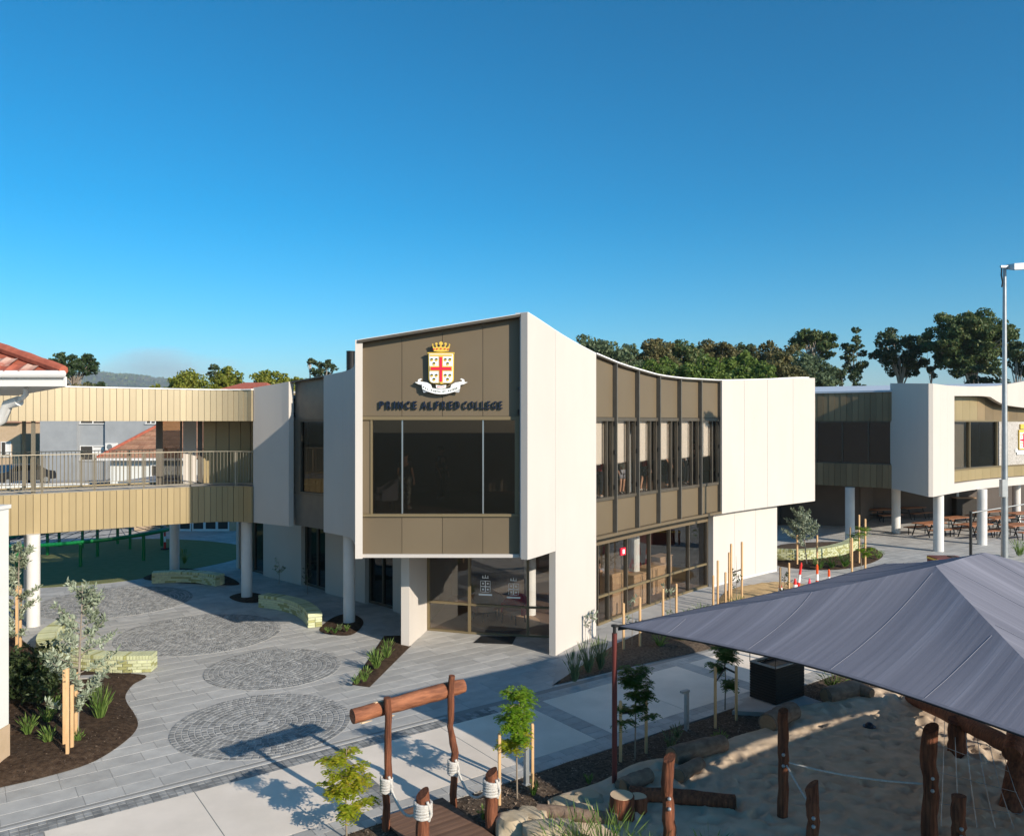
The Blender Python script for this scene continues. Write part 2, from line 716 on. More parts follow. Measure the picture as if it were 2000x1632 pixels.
M['grass'] = mat('ground_cover', (0.08, 0.085, 0.045), (0.13, 0.115, 0.07), rough=1.0, scale=0.4)
M['rubber'] = mat('olive_rubber', (0.15, 0.155, 0.05), (0.18, 0.185, 0.07), rough=0.9, scale=3)
M['brick_a'] = mat('pale_green_brick', (0.50, 0.52, 0.30), (0.56, 0.57, 0.36), rough=0.6, scale=6, rand=0.12)
M['brick_b'] = mat('olive_brick', (0.31, 0.31, 0.12), (0.37, 0.36, 0.16), rough=0.6, scale=6, rand=0.15)
M['mortar'] = mat('mortar', (0.42, 0.42, 0.33), rough=0.95)
M['log'] = mat('oiled_log', (0.095, 0.032, 0.017), (0.27, 0.095, 0.045), rough=0.8, scale=3.4, stretch=(7, 7, 0.6), bump=0.9, bscale=7, spec=0.3, grime=0.4, gscale=2.0)
M['log_beam'] = mat('oiled_beam', (0.17, 0.058, 0.028), (0.40, 0.15, 0.07), rough=0.8, scale=2.6, stretch=(1.0, 1.4, 7), bump=0.9, bscale=7, spec=0.4, grime=0.25, gscale=2.5)
M['log_old'] = mat('weathered_log', (0.18, 0.12, 0.085), (0.30, 0.215, 0.155), rough=0.9, scale=2.5, stretch=(2, 2, 5), bump=0.5, bscale=14, grime=0.3, gscale=2)
M['log_end'] = mat('cut_end', (0.30, 0.16, 0.085), (0.36, 0.2, 0.11), rough=0.8, scale=8)
M['splinter'] = mat('raw_sapwood', (0.58, 0.43, 0.28), rough=0.9)
M['stake'] = mat('stake_timber', (0.52, 0.32, 0.155), (0.62, 0.40, 0.21), rough=0.85, scale=5, stretch=(3, 3, 0.6))
M['rope'] = mat('white_rope', (0.46, 0.43, 0.39), (0.60, 0.57, 0.52), rough=0.9, scale=30, bump=0.6, bscale=60)
M['strap'] = mat('rubber_tie', (0.03, 0.03, 0.03), rough=0.8)
M['deck'] = mat('deck_board', (0.13, 0.07, 0.045), (0.20, 0.115, 0.075), rough=0.7, scale=2, stretch=(0.6, 6, 1), rand=0.15)
M['boulder'] = mat('sandstone', (0.42, 0.32, 0.20), (0.60, 0.50, 0.36), rough=0.95, scale=2.2, bump=0.6, bscale=9, grime=0.2, gscale=1.5)
M['post_red'] = mat('maroon_paint', (0.13, 0.03, 0.025), (0.15, 0.035, 0.03), rough=0.5, grime=0.1, gscale=2)
M['sail'] = sailmat()
M['seam'] = mat('sail_seam', (0.20, 0.20, 0.235), (0.22, 0.22, 0.255), rough=0.9, scale=6)
M['hem'] = mat('sail_hem', (0.14, 0.14, 0.17), (0.17, 0.17, 0.205), rough=0.9, scale=6)
M['box_black'] = mat('black_slat', (0.014, 0.013, 0.012), rough=0.6)
M['galv'] = mat('galvanised', (0.33, 0.35, 0.36), (0.40, 0.42, 0.43), rough=0.45, metal=0.6, scale=8)
M['bark'] = mat('grey_bark', (0.20, 0.165, 0.13), (0.32, 0.27, 0.22), rough=0.95, scale=3, stretch=(3, 3, 0.6))
M['gumbark'] = mat('pale_gum_bark', (0.32, 0.27, 0.22), (0.48, 0.42, 0.36), rough=0.9, scale=0.6)
M['twig'] = mat('young_stem', (0.24, 0.19, 0.14), rough=0.9)
M['gold_paint'] = mat('gold_paint', (0.70, 0.48, 0.08), rough=0.4)
M['white_paint'] = mat('white_paint', (0.80, 0.80, 0.78), rough=0.5)
M['grey_fold'] = mat('grey_fold', (0.45, 0.47, 0.5), rough=0.5)
M['red_paint'] = mat('red_paint', (0.66, 0.02, 0.05), rough=0.45)
M['navy'] = mat('navy_paint', (0.008, 0.014, 0.032), rough=0.35)
M['dkgreen_paint'] = mat('dark_green_paint', (0.01, 0.04, 0.03), rough=0.5)
M['terracotta'] = mat('terracotta_tile', (0.30, 0.075, 0.045), (0.42, 0.12, 0.07), rough=0.8, scale=6, rand=0.2)
M['lichen_tile'] = mat('lichened_tile', (0.34, 0.085, 0.05), (0.55, 0.42, 0.34), rough=0.9, scale=3.2, rand=0.15, detail=8)
M['old_tile'] = mat('faded_roof_tile', (0.30, 0.14, 0.085), (0.40, 0.24, 0.15), rough=0.9, scale=2, rand=0.22)
M['white_trim'] = mat('white_trim', (0.72, 0.70, 0.67), rough=0.6, grime=0.08)
M['house_white'] = mat('white_house_wall', (0.66, 0.66, 0.62), (0.70, 0.70, 0.66), rough=0.9, scale=2)
M['grey_brick'] = mat('grey_painted_brick', (0.28, 0.29, 0.30), (0.32, 0.33, 0.34), rough=0.9, scale=1.5)
M['beige_brick'] = mat('beige_brick', (0.45, 0.33, 0.21), (0.5, 0.37, 0.25), rough=0.9)
M['green_steel'] = mat('green_powdercoat', (0.008, 0.17, 0.045), (0.01, 0.20, 0.055), rough=0.35)
M['teal_steel'] = mat('teal_powdercoat', (0.03, 0.12, 0.12), rough=0.4)
M['orange_plastic'] = mat('orange_plastic', (0.80, 0.09, 0.01), rough=0.45)
M['red_plastic'] = mat('red_plastic', (0.70, 0.025, 0.02), rough=0.45)
M['pink_plastic'] = mat('fluoro_pink', (0.75, 0.05, 0.10), rough=0.5)
M['table_wood'] = mat('orange_timber', (0.30, 0.125, 0.06), (0.38, 0.165, 0.085), rough=0.6, scale=2, rand=0.15)
M['roof_metal'] = mat('pale_blue_roof', (0.52, 0.56, 0.62), (0.56, 0.60, 0.65), rough=0.5)
M['pebble'] = mat('pebble_dash', (0.30, 0.27, 0.24), (0.55, 0.52, 0.48), rough=0.9, scale=14)
M['skin'] = mat('skin', (0.50, 0.27, 0.18), rough=0.6)
M['cloth_red'] = mat('red_cloth', (0.32, 0.012, 0.02), rough=0.9)
M['cloth_black'] = mat('black_cloth', (0.02, 0.02, 0.025), rough=0.9)
M['cloth_grey'] = mat('grey_cloth', (0.24, 0.23, 0.26), rough=0.9)
M['cloth_cream'] = mat('cream_cloth', (0.55, 0.48, 0.36), rough=0.9)
M['cloth_blue'] = mat('blue_cloth', (0.02, 0.05, 0.3), rough=0.9)
M['cloth_floral'] = mat('floral_cloth', (0.012, 0.012, 0.015), (0.5, 0.5, 0.42), rough=0.9, scale=18)
M['hair'] = mat('dark_hair', (0.03, 0.02, 0.012), rough=0.7)
M['shoe'] = mat('shoe', (0.35, 0.3, 0.26), rough=0.7)
M['chair_tan'] = mat('tan_leather', (0.45, 0.27, 0.17), rough=0.6)
M['chair_red'] = mat('red_felt', (0.42, 0.03, 0.03), rough=0.9)
M['car_dark'] = mat('dark_car_paint', (0.02, 0.022, 0.025), rough=0.25, coat=0.6)
M['tyre'] = mat('tyre', (0.015, 0.015, 0.015), rough=0.9)
M['hill'] = mat('hill_scrub', (0.028, 0.045, 0.018), (0.11, 0.105, 0.05), rough=1.0, scale=0.006, detail=9, bump=0.0)

LF = {
    'gum': leafmat('gum_leaves', (0.043, 0.081, 0.031), (0.099, 0.147, 0.048), (0.239, 0.219, 0.078)),
    'gum_dark': leafmat('dark_gum_leaves', (0.030, 0.056, 0.026), (0.067, 0.104, 0.044), (0.179, 0.162, 0.066)),
    'olive': leafmat('olive_leaves', (0.059, 0.089, 0.045), (0.126, 0.171, 0.088), (0.206, 0.252, 0.132)),
    'green': leafmat('green_leaves', (0.053, 0.097, 0.020), (0.129, 0.196, 0.034), (0.243, 0.284, 0.068)),
    'rust': leafmat('rusty_leaves', (0.065, 0.073, 0.030), (0.143, 0.136, 0.054), (0.244, 0.192, 0.076)),
    'plane': leafmat('plane_leaves', (0.090, 0.128, 0.018), (0.209, 0.232, 0.030), (0.359, 0.329, 0.060)),
    'pine': leafmat('pine_needles', (0.020, 0.041, 0.017), (0.051, 0.085, 0.031), (0.102, 0.136, 0.048)),
    'locust': leafmat('locust_leaves', (0.075, 0.180, 0.015), (0.195, 0.345, 0.022), (0.405, 0.465, 0.045), trans=0.4, scale=2.5),
    'locust_gold': leafmat('golden_locust_leaves', (0.174, 0.261, 0.014), (0.392, 0.435, 0.029), (0.609, 0.420, 0.043), trans=0.4, scale=2.5),
    'locust_dark': leafmat('dark_locust_leaves', (0.038, 0.090, 0.018), (0.075, 0.158, 0.024), (0.135, 0.225, 0.038), trans=0.35, scale=2.5),
    'silver': leafmat('silver_leaves', (0.100, 0.127, 0.069), (0.272, 0.312, 0.215), (0.563, 0.604, 0.474), trans=0.15, scale=2.5),
    'shrub': leafmat('shrub_leaves', (0.02, 0.035, 0.012), (0.05, 0.075, 0.025), (0.11, 0.14, 0.05), trans=0.2, scale=2),
    'tuft': leafmat('tuft_blades', (0.060, 0.120, 0.024), (0.144, 0.228, 0.048), (0.300, 0.348, 0.096), trans=0.3, scale=3),
    'greytuft': leafmat('grey_tuft_blades', (0.07, 0.11, 0.05), (0.15, 0.19, 0.085), (0.24, 0.27, 0.13), trans=0.25, scale=3),
}

# ------------------------------------------------------------------ ground and paving
mb = MB()
mb.add([(-9000, -400, -0.06), (9000, -400, -0.06), (9000, 14000, -0.06), (-9000, 14000, -0.06)], [(0, 1, 2, 3)])
g = mb.build('ground', M['grass'])
tag(g, 'dry dull green ground all around the school', 'ground', kind='structure')

S_UP, S_LO = -15.03, -11.64      # path edges, across the path
# bluestone paving: a joint bed with slabs laid in running bond
mb = MB()
poly = [TS(-9, S_UP), TS(31, S_UP), TS(40, -20), TS(85, -14), TS(85, -60), TS(-22, -60), TS(-22, S_UP + 0.0)]
mb.prism([(p.x, p.y) for p in poly], -0.05, -0.0045)
paving = mb.build('paving', M['joint'])
tag(paving, 'grey bluestone paving of the school courtyard', 'paving', kind='structure')
SL, SW, GAP = 0.92, 0.46, 0.008
unit = MB()
e = 0.003
hx, hy = (SL - GAP) / 2, (SW - GAP) / 2
unit.add([(-hx, -hy, -0.004), (hx, -hy, -0.004), (hx, hy, -0.004), (-hx, hy, -0.004),
          (-hx + e, -hy + e, 0.0), (hx - e, -hy + e, 0.0), (hx - e, hy - e, 0.0), (-hx + e, hy - e, 0.0)],
         [(4, 5, 6, 7), (0, 1, 5, 4), (1, 2, 6, 5), (2, 3, 7, 6), (3, 0, 4, 7)])
slab_me = unit.mesh('slab', M['slab'])
cands = []
far = MB()
prng = random.Random(3)
s_ = S_UP - 0.10
hs = (0.42, 0.46, 0.56)
ws = (0.62, 0.82, 1.0, 1.22)
while s_ > -52:
    rh = prng.choice(hs)
    sc_ = s_ - rh / 2
    t_ = -14 + prng.uniform(0, .9)
    while t_ < 75:
        w = prng.choice(ws)
        tc_ = t_ + w / 2
        c = TS(tc_, sc_)
        if c.y > 8 and c.x > -30 and c.y < 75:
            px = 1000 + c.x / c.y * FPX
            py = YH + CAM_H / c.y * FPX
            sz = (FPX / c.y) ** 2 / c.y
            if not (-60 < px < 2060 and py < 1700):
                sz = 0
            # hidden under beds or buildings
            if px > 1160 and c.y < 30:
                sz *= 0.02
            if px < 270 and py > 1320:
                sz *= 0.02
            cands.append((sz, tc_, sc_, w / SL, rh / SW))
        t_ += w
    s_ -= rh
cands.sort(reverse=True)
for k, (sz, tc_, sc_, fx, fy_) in enumerate(cands):
    c = TS(tc_, sc_, prng.uniform(-0.0015, 0.0015))
    if k < 300:
        inst('slab', slab_me, paving, c, PATH_RZ, sc=(fx, fy_, 1))
    else:
        m4 = Matrix.Translation(c) @ Matrix.Rotation(PATH_RZ, 4, 'Z') @ Matrix.Diagonal((fx, fy_, 1, 1))
        far.add([m4 @ Vector(v) for v in unit.v], unit.f)
far.build('slab_field', M['slab_far'], paving, kind='stuff')

# cobble circles
def cobble_circle(cx, cy, r, label, seed):
    rg = random.Random(seed)
    rt = root('cobble_circle', label, 'paving', (cx, cy, 0.004), 'cobble circles in the courtyard', 'structure')
    b = MB()
    b.prism([(cx + (r - .004) * math.cos(a * math.pi / 40), cy + (r - .004) * math.sin(a * math.pi / 40)) for a in range(80)], 0.0025, 0.006)
    b.build('grout_bed', M['grout'], rt)
    b = MB()
    dr = 0.125
    k = 0
    rr = r - dr / 2
    while rr > 0.05:
        n = max(4, int(2 * math.pi * rr / 0.135))
        a0 = rg.uniform(0, 6.28)
        for i in range(n):
            a1 = a0 + 2 * math.pi * (i + rg.uniform(.03, .08)) / n
            a2 = a0 + 2 * math.pi * (i + 1 - rg.uniform(.03, .08)) / n
            r1 = rr - dr / 2 + rg.uniform(.005, .014)
            r2 = rr + dr / 2 - rg.uniform(.005, .014)
            h = 0.016 + rg.uniform(-.003, .004)
            am = (a2 - a1) * .08
            P = [(r1, a1), (r2, a1), (r2, a2), (r1, a2)]
            Q = [(r1 + .008, a1 + am), (r2 - .008, a1 + am), (r2 - .008, a2 - am), (r1 + .008, a2 - am)]
            vs = [(cx + q * math.cos(a), cy + q * math.sin(a), 0.005) for q, a in P] + [(cx + q * math.cos(a), cy + q * math.sin(a), h) for q, a in Q]
            b.add(vs, [(4, 5, 6, 7), (0, 1, 5, 4), (1, 2, 6, 5), (2, 3, 7, 6), (3, 0, 4, 7)])
        rr -= dr
        k += 1
    b.build('cobbles', M['cobble'], rt, kind='stuff')


cobble_circle(-6.28, 20.9, 1.74, 'grey cobble circle in the middle, between the triangular bed and the tree bed', 1)
cobble_circle(-9.56, 24.3, 2.40, 'large grey cobble circle in front of the curved bench end', 2)
cobble_circle(-5.36, 17.05, 1.86, 'nearest grey cobble circle crossed by the shadow of the log arch', 3)
cobble_circle(-14.3, 28.6, 2.6, 'farthest grey cobble circle beside the white column under the bridge', 4)

# the cream path with bluestone bands
T0, T1 = -6.0, 29.0
mb = MB()


def strip(b, t0, t1, s0, s1, z0, z1, mi=0):
    b.prism([tuple(TS(t0, s0)[:2]), tuple(TS(t1, s0)[:2]), tuple(TS(t1, s1)[:2]), tuple(TS(t0, s1)[:2])], z0, z1, mi)


strip(mb, T0, T1, S_UP, S_LO, -0.04, 0.002)
path = mb.build('path', M['joint'])
tag(path, 'cream concrete path with bluestone bands beside the playground', 'path', kind='structure')
bands = [-4.15, 0.87, 5.9, 10.88, 15.86, 20.84, 25.8]
edges_t = [T0] + bands + [T1]
for i in range(len(edges_t) - 1):
    a = edges_t[i] + (0.47 if i > 0 else 0)
    b_ = edges_t[i + 1]
    mid = (a + b_) / 2
    for (a2, b2) in ((a, mid - 0.004), (mid + 0.004, b_)):
        q = MB()
        strip(q, a2 + .004, b2 - .004, S_UP + 0.50, S_LO - 0.51, 0.002, 0.008)
        q.build('concrete_panel', M['cream_conc'], path)
q = MB()
strip(q, T0, 9.0, S_UP + 0.02, S_UP + 0.10, 0.002, 0.012)
q.build('drain_edge', M['grout'], path)
# small setts along the upper band, the cross bands and pavers along the lower band
q = MB()
rg = random.Random(5)


def sett_field(b, t0, t1, s0, s1, lt, ls, gap=.012, z=0.009, bond=False):
    nt_ = max(1, round((t1 - t0) / lt))
    ns_ = max(1, round((s1 - s0) / ls))
    dt, ds = (t1 - t0) / nt_, (s1 - s0) / ns_
    for j in range(ns_):
        for i in range(nt_):
            o = (0.5 * dt if (bond and j % 2) else 0)
            a = t0 + i * dt + gap / 2 + o
            a2 = min(t0 + (i + 1) * dt - gap / 2 + o, t1)
            if a >= t1 - .02:
                continue
            c0 = s0 + j * ds + gap / 2
            c1 = s0 + (j + 1) * ds - gap / 2
            h = z + rg.uniform(-.002, .002)
            strip(b, a, a2, c0, c1, 0.001, h)


sett_field(q, -3, 11, S_UP + 0.12, S_UP + 0.49, 0.13, 0.123)
for tb in bands[:3]:
    sett_field(q, tb + .01, tb + .46, S_UP + 0.50, S_LO - 0.51, 0.15, 0.13)
q.build('setts', M['cobble'], path, kind='stuff')
q = MB()
pavers = []
for (a, b_, c0, c1) in [(10, 24, S_UP + 0.12, S_UP + 0.49), (-3, 24, S_LO - 0.50, S_LO - 0.005)]:
    t_ = a
    while t_ < b_:
        w = 0.30
        pavers.append((t_, t_ + w - .008, c0, (c0 + c1) / 2 - .004))
        pavers.append((t_ + .12, t_ + .12 + w - .008, (c0 + c1) / 2 + .004, c1))
        t_ += w
for tb in bands[3:6]:
    s2 = S_UP + 0.5
    while s2 < S_LO - .52:
        pavers.append((tb + .005, tb + .462, s2, min(s2 + .29, S_LO - .515)))
        s2 += .30
for (a, b_, c0, c1) in pavers:
    strip(q, a, b_, c0, c1, 0.0015, 0.009 + rg.uniform(-.0015, .0015))
pvm = MB()
q.build('pavers', M['slab_far'], path, kind='stuff')

# footpath along the ground-floor glazing
fp = [G(1078, 1344), G(1130, 1300), G(1200, 1256), G(1290, 1216), G(1370, 1187), G(1450, 1160), G(1540, 1136),
      G(1600, 1118), G(1530, 1104), G(1515, 1116), G(1390, 1146), G(1300, 1172), G(1166, 1232), G(1092, 1278)]
mb = MB()
mb.prism([(p.x, p.y) for p in fp], 0.0, 0.012)
fpth = mb.build('footpath', M['pale_conc'])
tag(fpth, 'pale concrete footpath along the ground floor glazing', 'footpath', kind='structure')


# ------------------------------------------------------------------ soil beds, mulch, sand
def bed(pts, label, m='soil', sub=5, mound=0.10, base=0.012, step=0.16, smooth=True, name='garden_bed', rough=0.03):
    P = [(p[0], p[1]) for p in pts]
    if smooth:
        P = smooth_loop(P, sub)
    sd = rnd.uniform(0, 50)

    def zf(x, y, d):
        k = min(1.0, d / 0.6)
        return base + mound * (k * (2 - k)) + (rough * nz(x * 3, y * 3, sd) + rough * .6 * nz(x * 9, y * 9, sd)) * min(1, d / .15)
    b = sheet(P, step, zf)
    o = b.build(name, M[m], smooth=True)
    tag(o, label, 'garden bed', kind='structure')
    return o, P, zf


left_bed = [G(-120, 1560), G(0, 1538), G(105, 1513), G(186, 1486), G(248, 1445), G(269, 1418), G(263, 1395), G(248, 1372),
            G(246, 1356), G(260, 1337), G(283, 1318), G(180, 1312), G(110, 1290), G(60, 1262), G(20, 1238), G(-60, 1232), G(-150, 1300)]
bed(left_bed, 'dark soil bed with curved edge at the left below the white wall', mound=0.12)
bed([G(687, 1337), G(722, 1342), G(802, 1262), G(800, 1240), G(750, 1242)], 'narrow wedge of soil pointing away from the entrance wall', smooth=False, mound=0.06)
bed([G(1078, 1339), G(1150, 1322), G(1260, 1296), G(1372, 1271), G(1460, 1247), G(1545, 1224), G(1600, 1196), G(1530, 1170), G(1450, 1163), G(1372, 1189), G(1292, 1218),
     G(1203, 1257), G(1134, 1301)], 'long bark bed between the path and the glazing', m='mulch', smooth=False, mound=0.10)
bed([G(624, 1228), G(640, 1238), G(685, 1240), G(708, 1222), G(706, 1208), G(682, 1198), G(650, 1206)], 'small soil bed around the column with purple flowers', mound=0.05, step=.12)
bed([G(448, 1166), G(470, 1176), G(505, 1176), G(520, 1166), G(500, 1158), G(470, 1158)], 'small dark soil bed around the column behind the curved bench', mound=0.05, step=.12)
bed([G(280, 1130), G(320, 1136), G(420, 1142), G(468, 1141), G(440, 1124), G(380, 1112), G(345, 1110), G(300, 1120)], 'dark soil bed behind the far curved bench', mound=0.06)
bed([G(1518, 1104), G(1560, 1111), G(1640, 1112), G(1700, 1100), G(1725, 1085), G(1712, 1073), G(1690, 1068), G(1640, 1085), G(1560, 1094), G(1518, 1094)],
    'soil bed with staked saplings around the far green brick bench', mound=0.08)
bed([G(1520, 1082), G(1600, 1079), G(1652, 1064), G(1640, 1058), G(1560, 1060), G(1518, 1066)], 'grey gravel patch behind the far green brick bench', m='mulch', mound=0.05)
bed([G(1405, 1176), G(1440, 1182), G(1520, 1180), G(1600, 1160), G(1590, 1148), G(1530, 1140), G(1470, 1143), G(1420, 1155)], 'heap of yellow builders sand beside the footpath',
    m='ysand', mound=0.16, base=0.02, name='sand_heap')

# mulch strip and sand pit of the playground
mulch_poly = [TS(-6, S_LO), TS(24, S_LO), TS(24, 2), TS(-6, 2)]
mb = MB()


def mulch_z(x, y, d):
    return 0.02 + 0.035 * nz(x * 1.3, y * 1.3) + 0.03 * nz(x * 5, y * 5, 3) * min(1, d / .2) - (0.03 if d < .01 else 0)


mz = sheet([(p.x, p.y) for p in [TS(-3, S_LO), TS(22, S_LO), TS(22, -9.6), TS(-3, -9.6)]], 0.13, mulch_z)
mo = mz.build('mulch', M['mulch'], smooth=True)
tag(mo, 'bark mulch strip between the path and the sand pit', 'mulch', kind='structure')
mb = MB()
mb.prism([tuple(TS(-4, -9.7)[:2]), tuple(TS(24, -9.7)[:2]), tuple(TS(24, 6)[:2]), tuple(TS(-4, 6)[:2])], -0.05, -0.012)
mo2 = mb.build('playground_base', M['mulch'])
tag(mo2, 'bark mulch under the playground', 'mulch', kind='structure')

sx0, sx1, sy0, sy1 = 0.6, 15.5, 9.5, 22.5
foot = [(prng.uniform(sx0, sx1), prng.uniform(sy0, sy1), prng.uniform(0, 6.28), prng.uniform(.7, 1.3)) for _ in range(2600)]
st = 0.065
NX, NY = int((sx1 - sx0) / st), int((sy1 - sy0) / st)
X, Y = np.meshgrid(sx0 + np.arange(NX) * st, sy0 + np.arange(NY) * st)
Z = np.zeros_like(X)
for (fx, fy, fa, fk) in foot:
    i0, i1 = int((fx - .35 - sx0) / st), int((fx + .35 - sx0) / st) + 1
    j0, j1 = int((fy - .35 - sy0) / st), int((fy + .35 - sy0) / st) + 1
    i0, j0 = max(i0, 0), max(j0, 0)
    sub = (slice(j0, min(j1, NY)), slice(i0, min(i1, NX)))
    dx = X[sub] - fx
    dy = Y[sub] - fy
    u_ = dx * math.cos(fa) + dy * math.sin(fa)
    w_ = -dx * math.sin(fa) + dy * math.cos(fa)
    q2 = (u_ / (.15 * fk)) ** 2 + (w_ / (.075 * fk)) ** 2
    Z[sub] += -0.032 * np.exp(-q2) + 0.02 * np.exp(-(np.sqrt(q2) - 1.7) ** 2 * 4)
sand_edge_t, sand_edge_s = None, None
T_ = X * VX + Y * VY
S_ = X * UX + Y * UY
wob = 0.25 * np.sin(T_ * 1.1) + 0.15 * np.sin(T_ * 2.7 + 1)
edge = S_ - (-10.45 + wob * .6)                       # distance into the pit from the path side
edge2 = T_ - (8.3 + 0.5 * np.sin(S_ * 1.3))           # from the deck side
ed = np.minimum(edge, edge2)
Z = Z * np.clip(ed / .3, 0, 1) + 0.075 + np.clip(1 - ed / .9, 0, 1) * 0.05
Z = np.where(ed < 0, 0.125 + ed * 0.8, Z)
keep = ed > -0.35
idx = -np.ones(X.shape, int)
idx[keep] = np.arange(keep.sum())
vs = np.stack([X[keep], Y[keep], Z[keep]], 1)
a_, b_, c_, d_ = idx[:-1, :-1], idx[:-1, 1:], idx[1:, 1:], idx[1:, :-1]
ok = (a_ >= 0) & (b_ >= 0) & (c_ >= 0) & (d_ >= 0)
fs = np.stack([a_[ok], b_[ok], c_[ok], d_[ok]], 1)
me = bpy.data.meshes.new('sand_pit')
me.from_pydata(vs.tolist(), [], fs.tolist())
me.materials.append(M['sand'])
me.polygons.foreach_set('use_smooth', [True] * len(me.polygons))
sp = bpy.data.objects.new('sand_pit', me)
COL.objects.link(sp)
tag(sp, 'trampled sand pit under the shade sail', 'sand', kind='structure')
mb = MB()
mb.prism([tuple(p[:2]) for p in (G(1430, 1396), G(1515, 1400), G(1605, 1378), G(1560, 1362), G(1470, 1365))], 0.0, 0.10)
pad = mb.build('concrete_pad', M['pale_conc'])
tag(pad, 'pale concrete pad under the black slatted box', 'pad', kind='structure')

# olive soft-fall patch under the bridge
mb = MB()
cen = G(170, 1092)
mb.prism(smooth_loop([(cen.x + 7.0 * math.cos(a) * (1 + .1 * math.sin(3 * a)), cen.y + 6.5 * math.sin(a)) for a in np.linspace(0, 6.283, 14)[:-1]], 4), 0.001, 0.012)
rb = mb.build('soft_fall', M['rubber'])
tag(rb, 'olive rubber soft fall surface under the green climbing rings', 'play surface', kind='structure')

# ------------------------------------------------------------------ main school building
RC = Crv([(0.40, 20.6), (2.55, 24.0), (8.15, 30.83), (13.67, 35.8)], 1)
_sz = [RC.s_at(p) for p in (1031, 1164, 1217, 1290, 1332, 1410, 1500, 1560, 1592)]
_zz = [9.32, 8.54, 8.29, 8.06, 8.03, 8.07, 8.24, 8.40, 8.44]


def RT(a):
    return float(np.interp(a, _sz, _zz))


LC = Crv([(-4.10, 20.75), (-4.55, 23.0), (-5.05, 24.55), (-6.1, 25.75), (-7.6, 27.1), (-9.2, 28.2)], -1)
_lz = [LC.s_at(p) for p in (700, 691, 632, 565, 493)]
_lzz = [8.62, 8.13, 7.98, 7.85, 7.68]


def LT(a):
    return float(np.interp(a, [0] + _lz[1:], _lzz))


ZS = 2.90      # soffit of the upper storey
school = root('school_building', 'cream and brown two storey school building with curved roofline and crest on its front', 'building', (0, 24, 0))


def panel(name, c, s0, s1, o0, o1, zb, zt, m, n=4, gap=0.006, parent=None):
    b = MB()
    wallseg(b, c, s0 + gap, s1 - gap, o0, o1, zb, zt, n)
    return b.build(name, M[m], parent or school)


sA = RC.s_at(1085)
sB = RC.s_at(1164.5)
sC = RC.s_at(1410)
panel('wall_panel', RC, 0.0, sA, -0.20, 0, ZS, RT, 'white_wall', gap=.004)
panel('wall_panel', RC, sA, sB, -0.20, 0, 0.0, RT, 'white_wall', gap=.004)
cuts = [sC] + [RC.s_at(p) for p in (1454, 1499, 1549)] + [RC.L]
for i in range(4):
    panel('wall_panel', RC, cuts[i], cuts[i + 1], -0.22, 0, ZS, RT, 'white_wall', gap=.006)
lc = [RC.s_at(1392, -.35), RC.s_at(1434, -.35), RC.s_at(1475, -.35), RC.s_at(1517, -.35)]
for i in range(3):
    panel('lower_wall_panel', RC, lc[i], lc[i + 1], -0.55, -0.33, 0.10, ZS - .004, 'white_wall', gap=.006)
b = MB()
wallseg(b, RC, lc[0], lc[3], -0.53, -0.34, 0, .10, 6)
b.build('plinth', M['column'], school)
# lower white wall's return and shadow gap
b = MB()
wallseg(b, RC, .05, sB - .05, -.26, -.205, ZS + .02, lambda a: RT(a) - .03, 8)
b.build('wall_backing', M['column'], school)
b = MB()
wallseg(b, RC, sC + .02, RC.L - .03, -.27, -.225, ZS + .02, lambda a: RT(a) - .03, 10)
b.build('wall_backing', M['column'], school)
# white cap along the whole curve
b = MB()
wallseg(b, RC, sB + .05, RC.L - .5, -0.40, -0.01, lambda a: RT(a) + .004, lambda a: RT(a) + .04, 24)
b.build('roof_cap', M['white_cap'], school)
b = MB()
wallseg(b, RC, 0.05, sB, -0.4, -0.012, lambda a: RT(a) + .003, lambda a: RT(a) + .022, 8)
b.build('roof_cap', M['white_cap'], school)

# window bays of the curved side
RD = 0.15
fpx = [1165, 1203, 1246.5, 1288, 1328.6, 1369, 1408.5]
fs_ = [RC.s_at(p, -.05) for p in fpx]
fs_[0], fs_[-1] = sB, sC
for i in range(6):
    s0, s1 = fs_[i], fs_[i + 1]
    ip = s0 + (0.03 if i else 0.01)
    panel('spandrel_panel', RC, ip, s1 - .03, -RD - .10, -RD, ZS + .10, 4.02, 'brown', n=2)
    panel('upper_panel', RC, ip, s1 - .03, -RD - .10, -RD, 6.62, lambda a: RT(a) - .05, 'brown', n=2)
    b = MB()
    wallseg(b, RC, s0, s1, -RD - .12, -RD + .05, 4.03, 4.13, 2)
    wallseg(b, RC, s0, s1, -RD - .12, -RD + .05, 6.50, 6.61, 2)
    # jambs and mullion
    w = s1 - s0
    for a in (s0 + .02, s0 + w * .66, s1 - .09):
        wallseg(b, RC, a, a + .05, -RD - .10, -RD + .03, 4.13, 6.5, 1)
    win = b.build('window', M['bronze'], school)
    for (a, c_) in ((s0 + .07, s0 + w * .66), (s0 + w * .66 + .05, s1 - .09)):
        q = MB()
        wallseg(q, RC, a, c_, -RD - .055, -RD - .045, 4.13, 6.5, 1)
        q.build('pane', M['glass_clear'], win)
    q = MB()
    wallseg(q, RC, s0 + .08, s0 + w * .66 - .06, -RD - .14, -RD - .125, 5.16, 6.5, 1)
    wallseg(q, RC, s0 + .08, s0 + w * .66 - .06, -RD - .205, -RD - .18, 5.13, 5.16, 1)
    q.build('blind', M['blind'], win)
    q = MB()
    wallseg(q, RC, s0 + w * .66 + .11, s0 + w * .66 + .28, -RD - .20, -RD - .185, 5.16, 6.5, 1)
    q.build('blind', M['blind'], win)
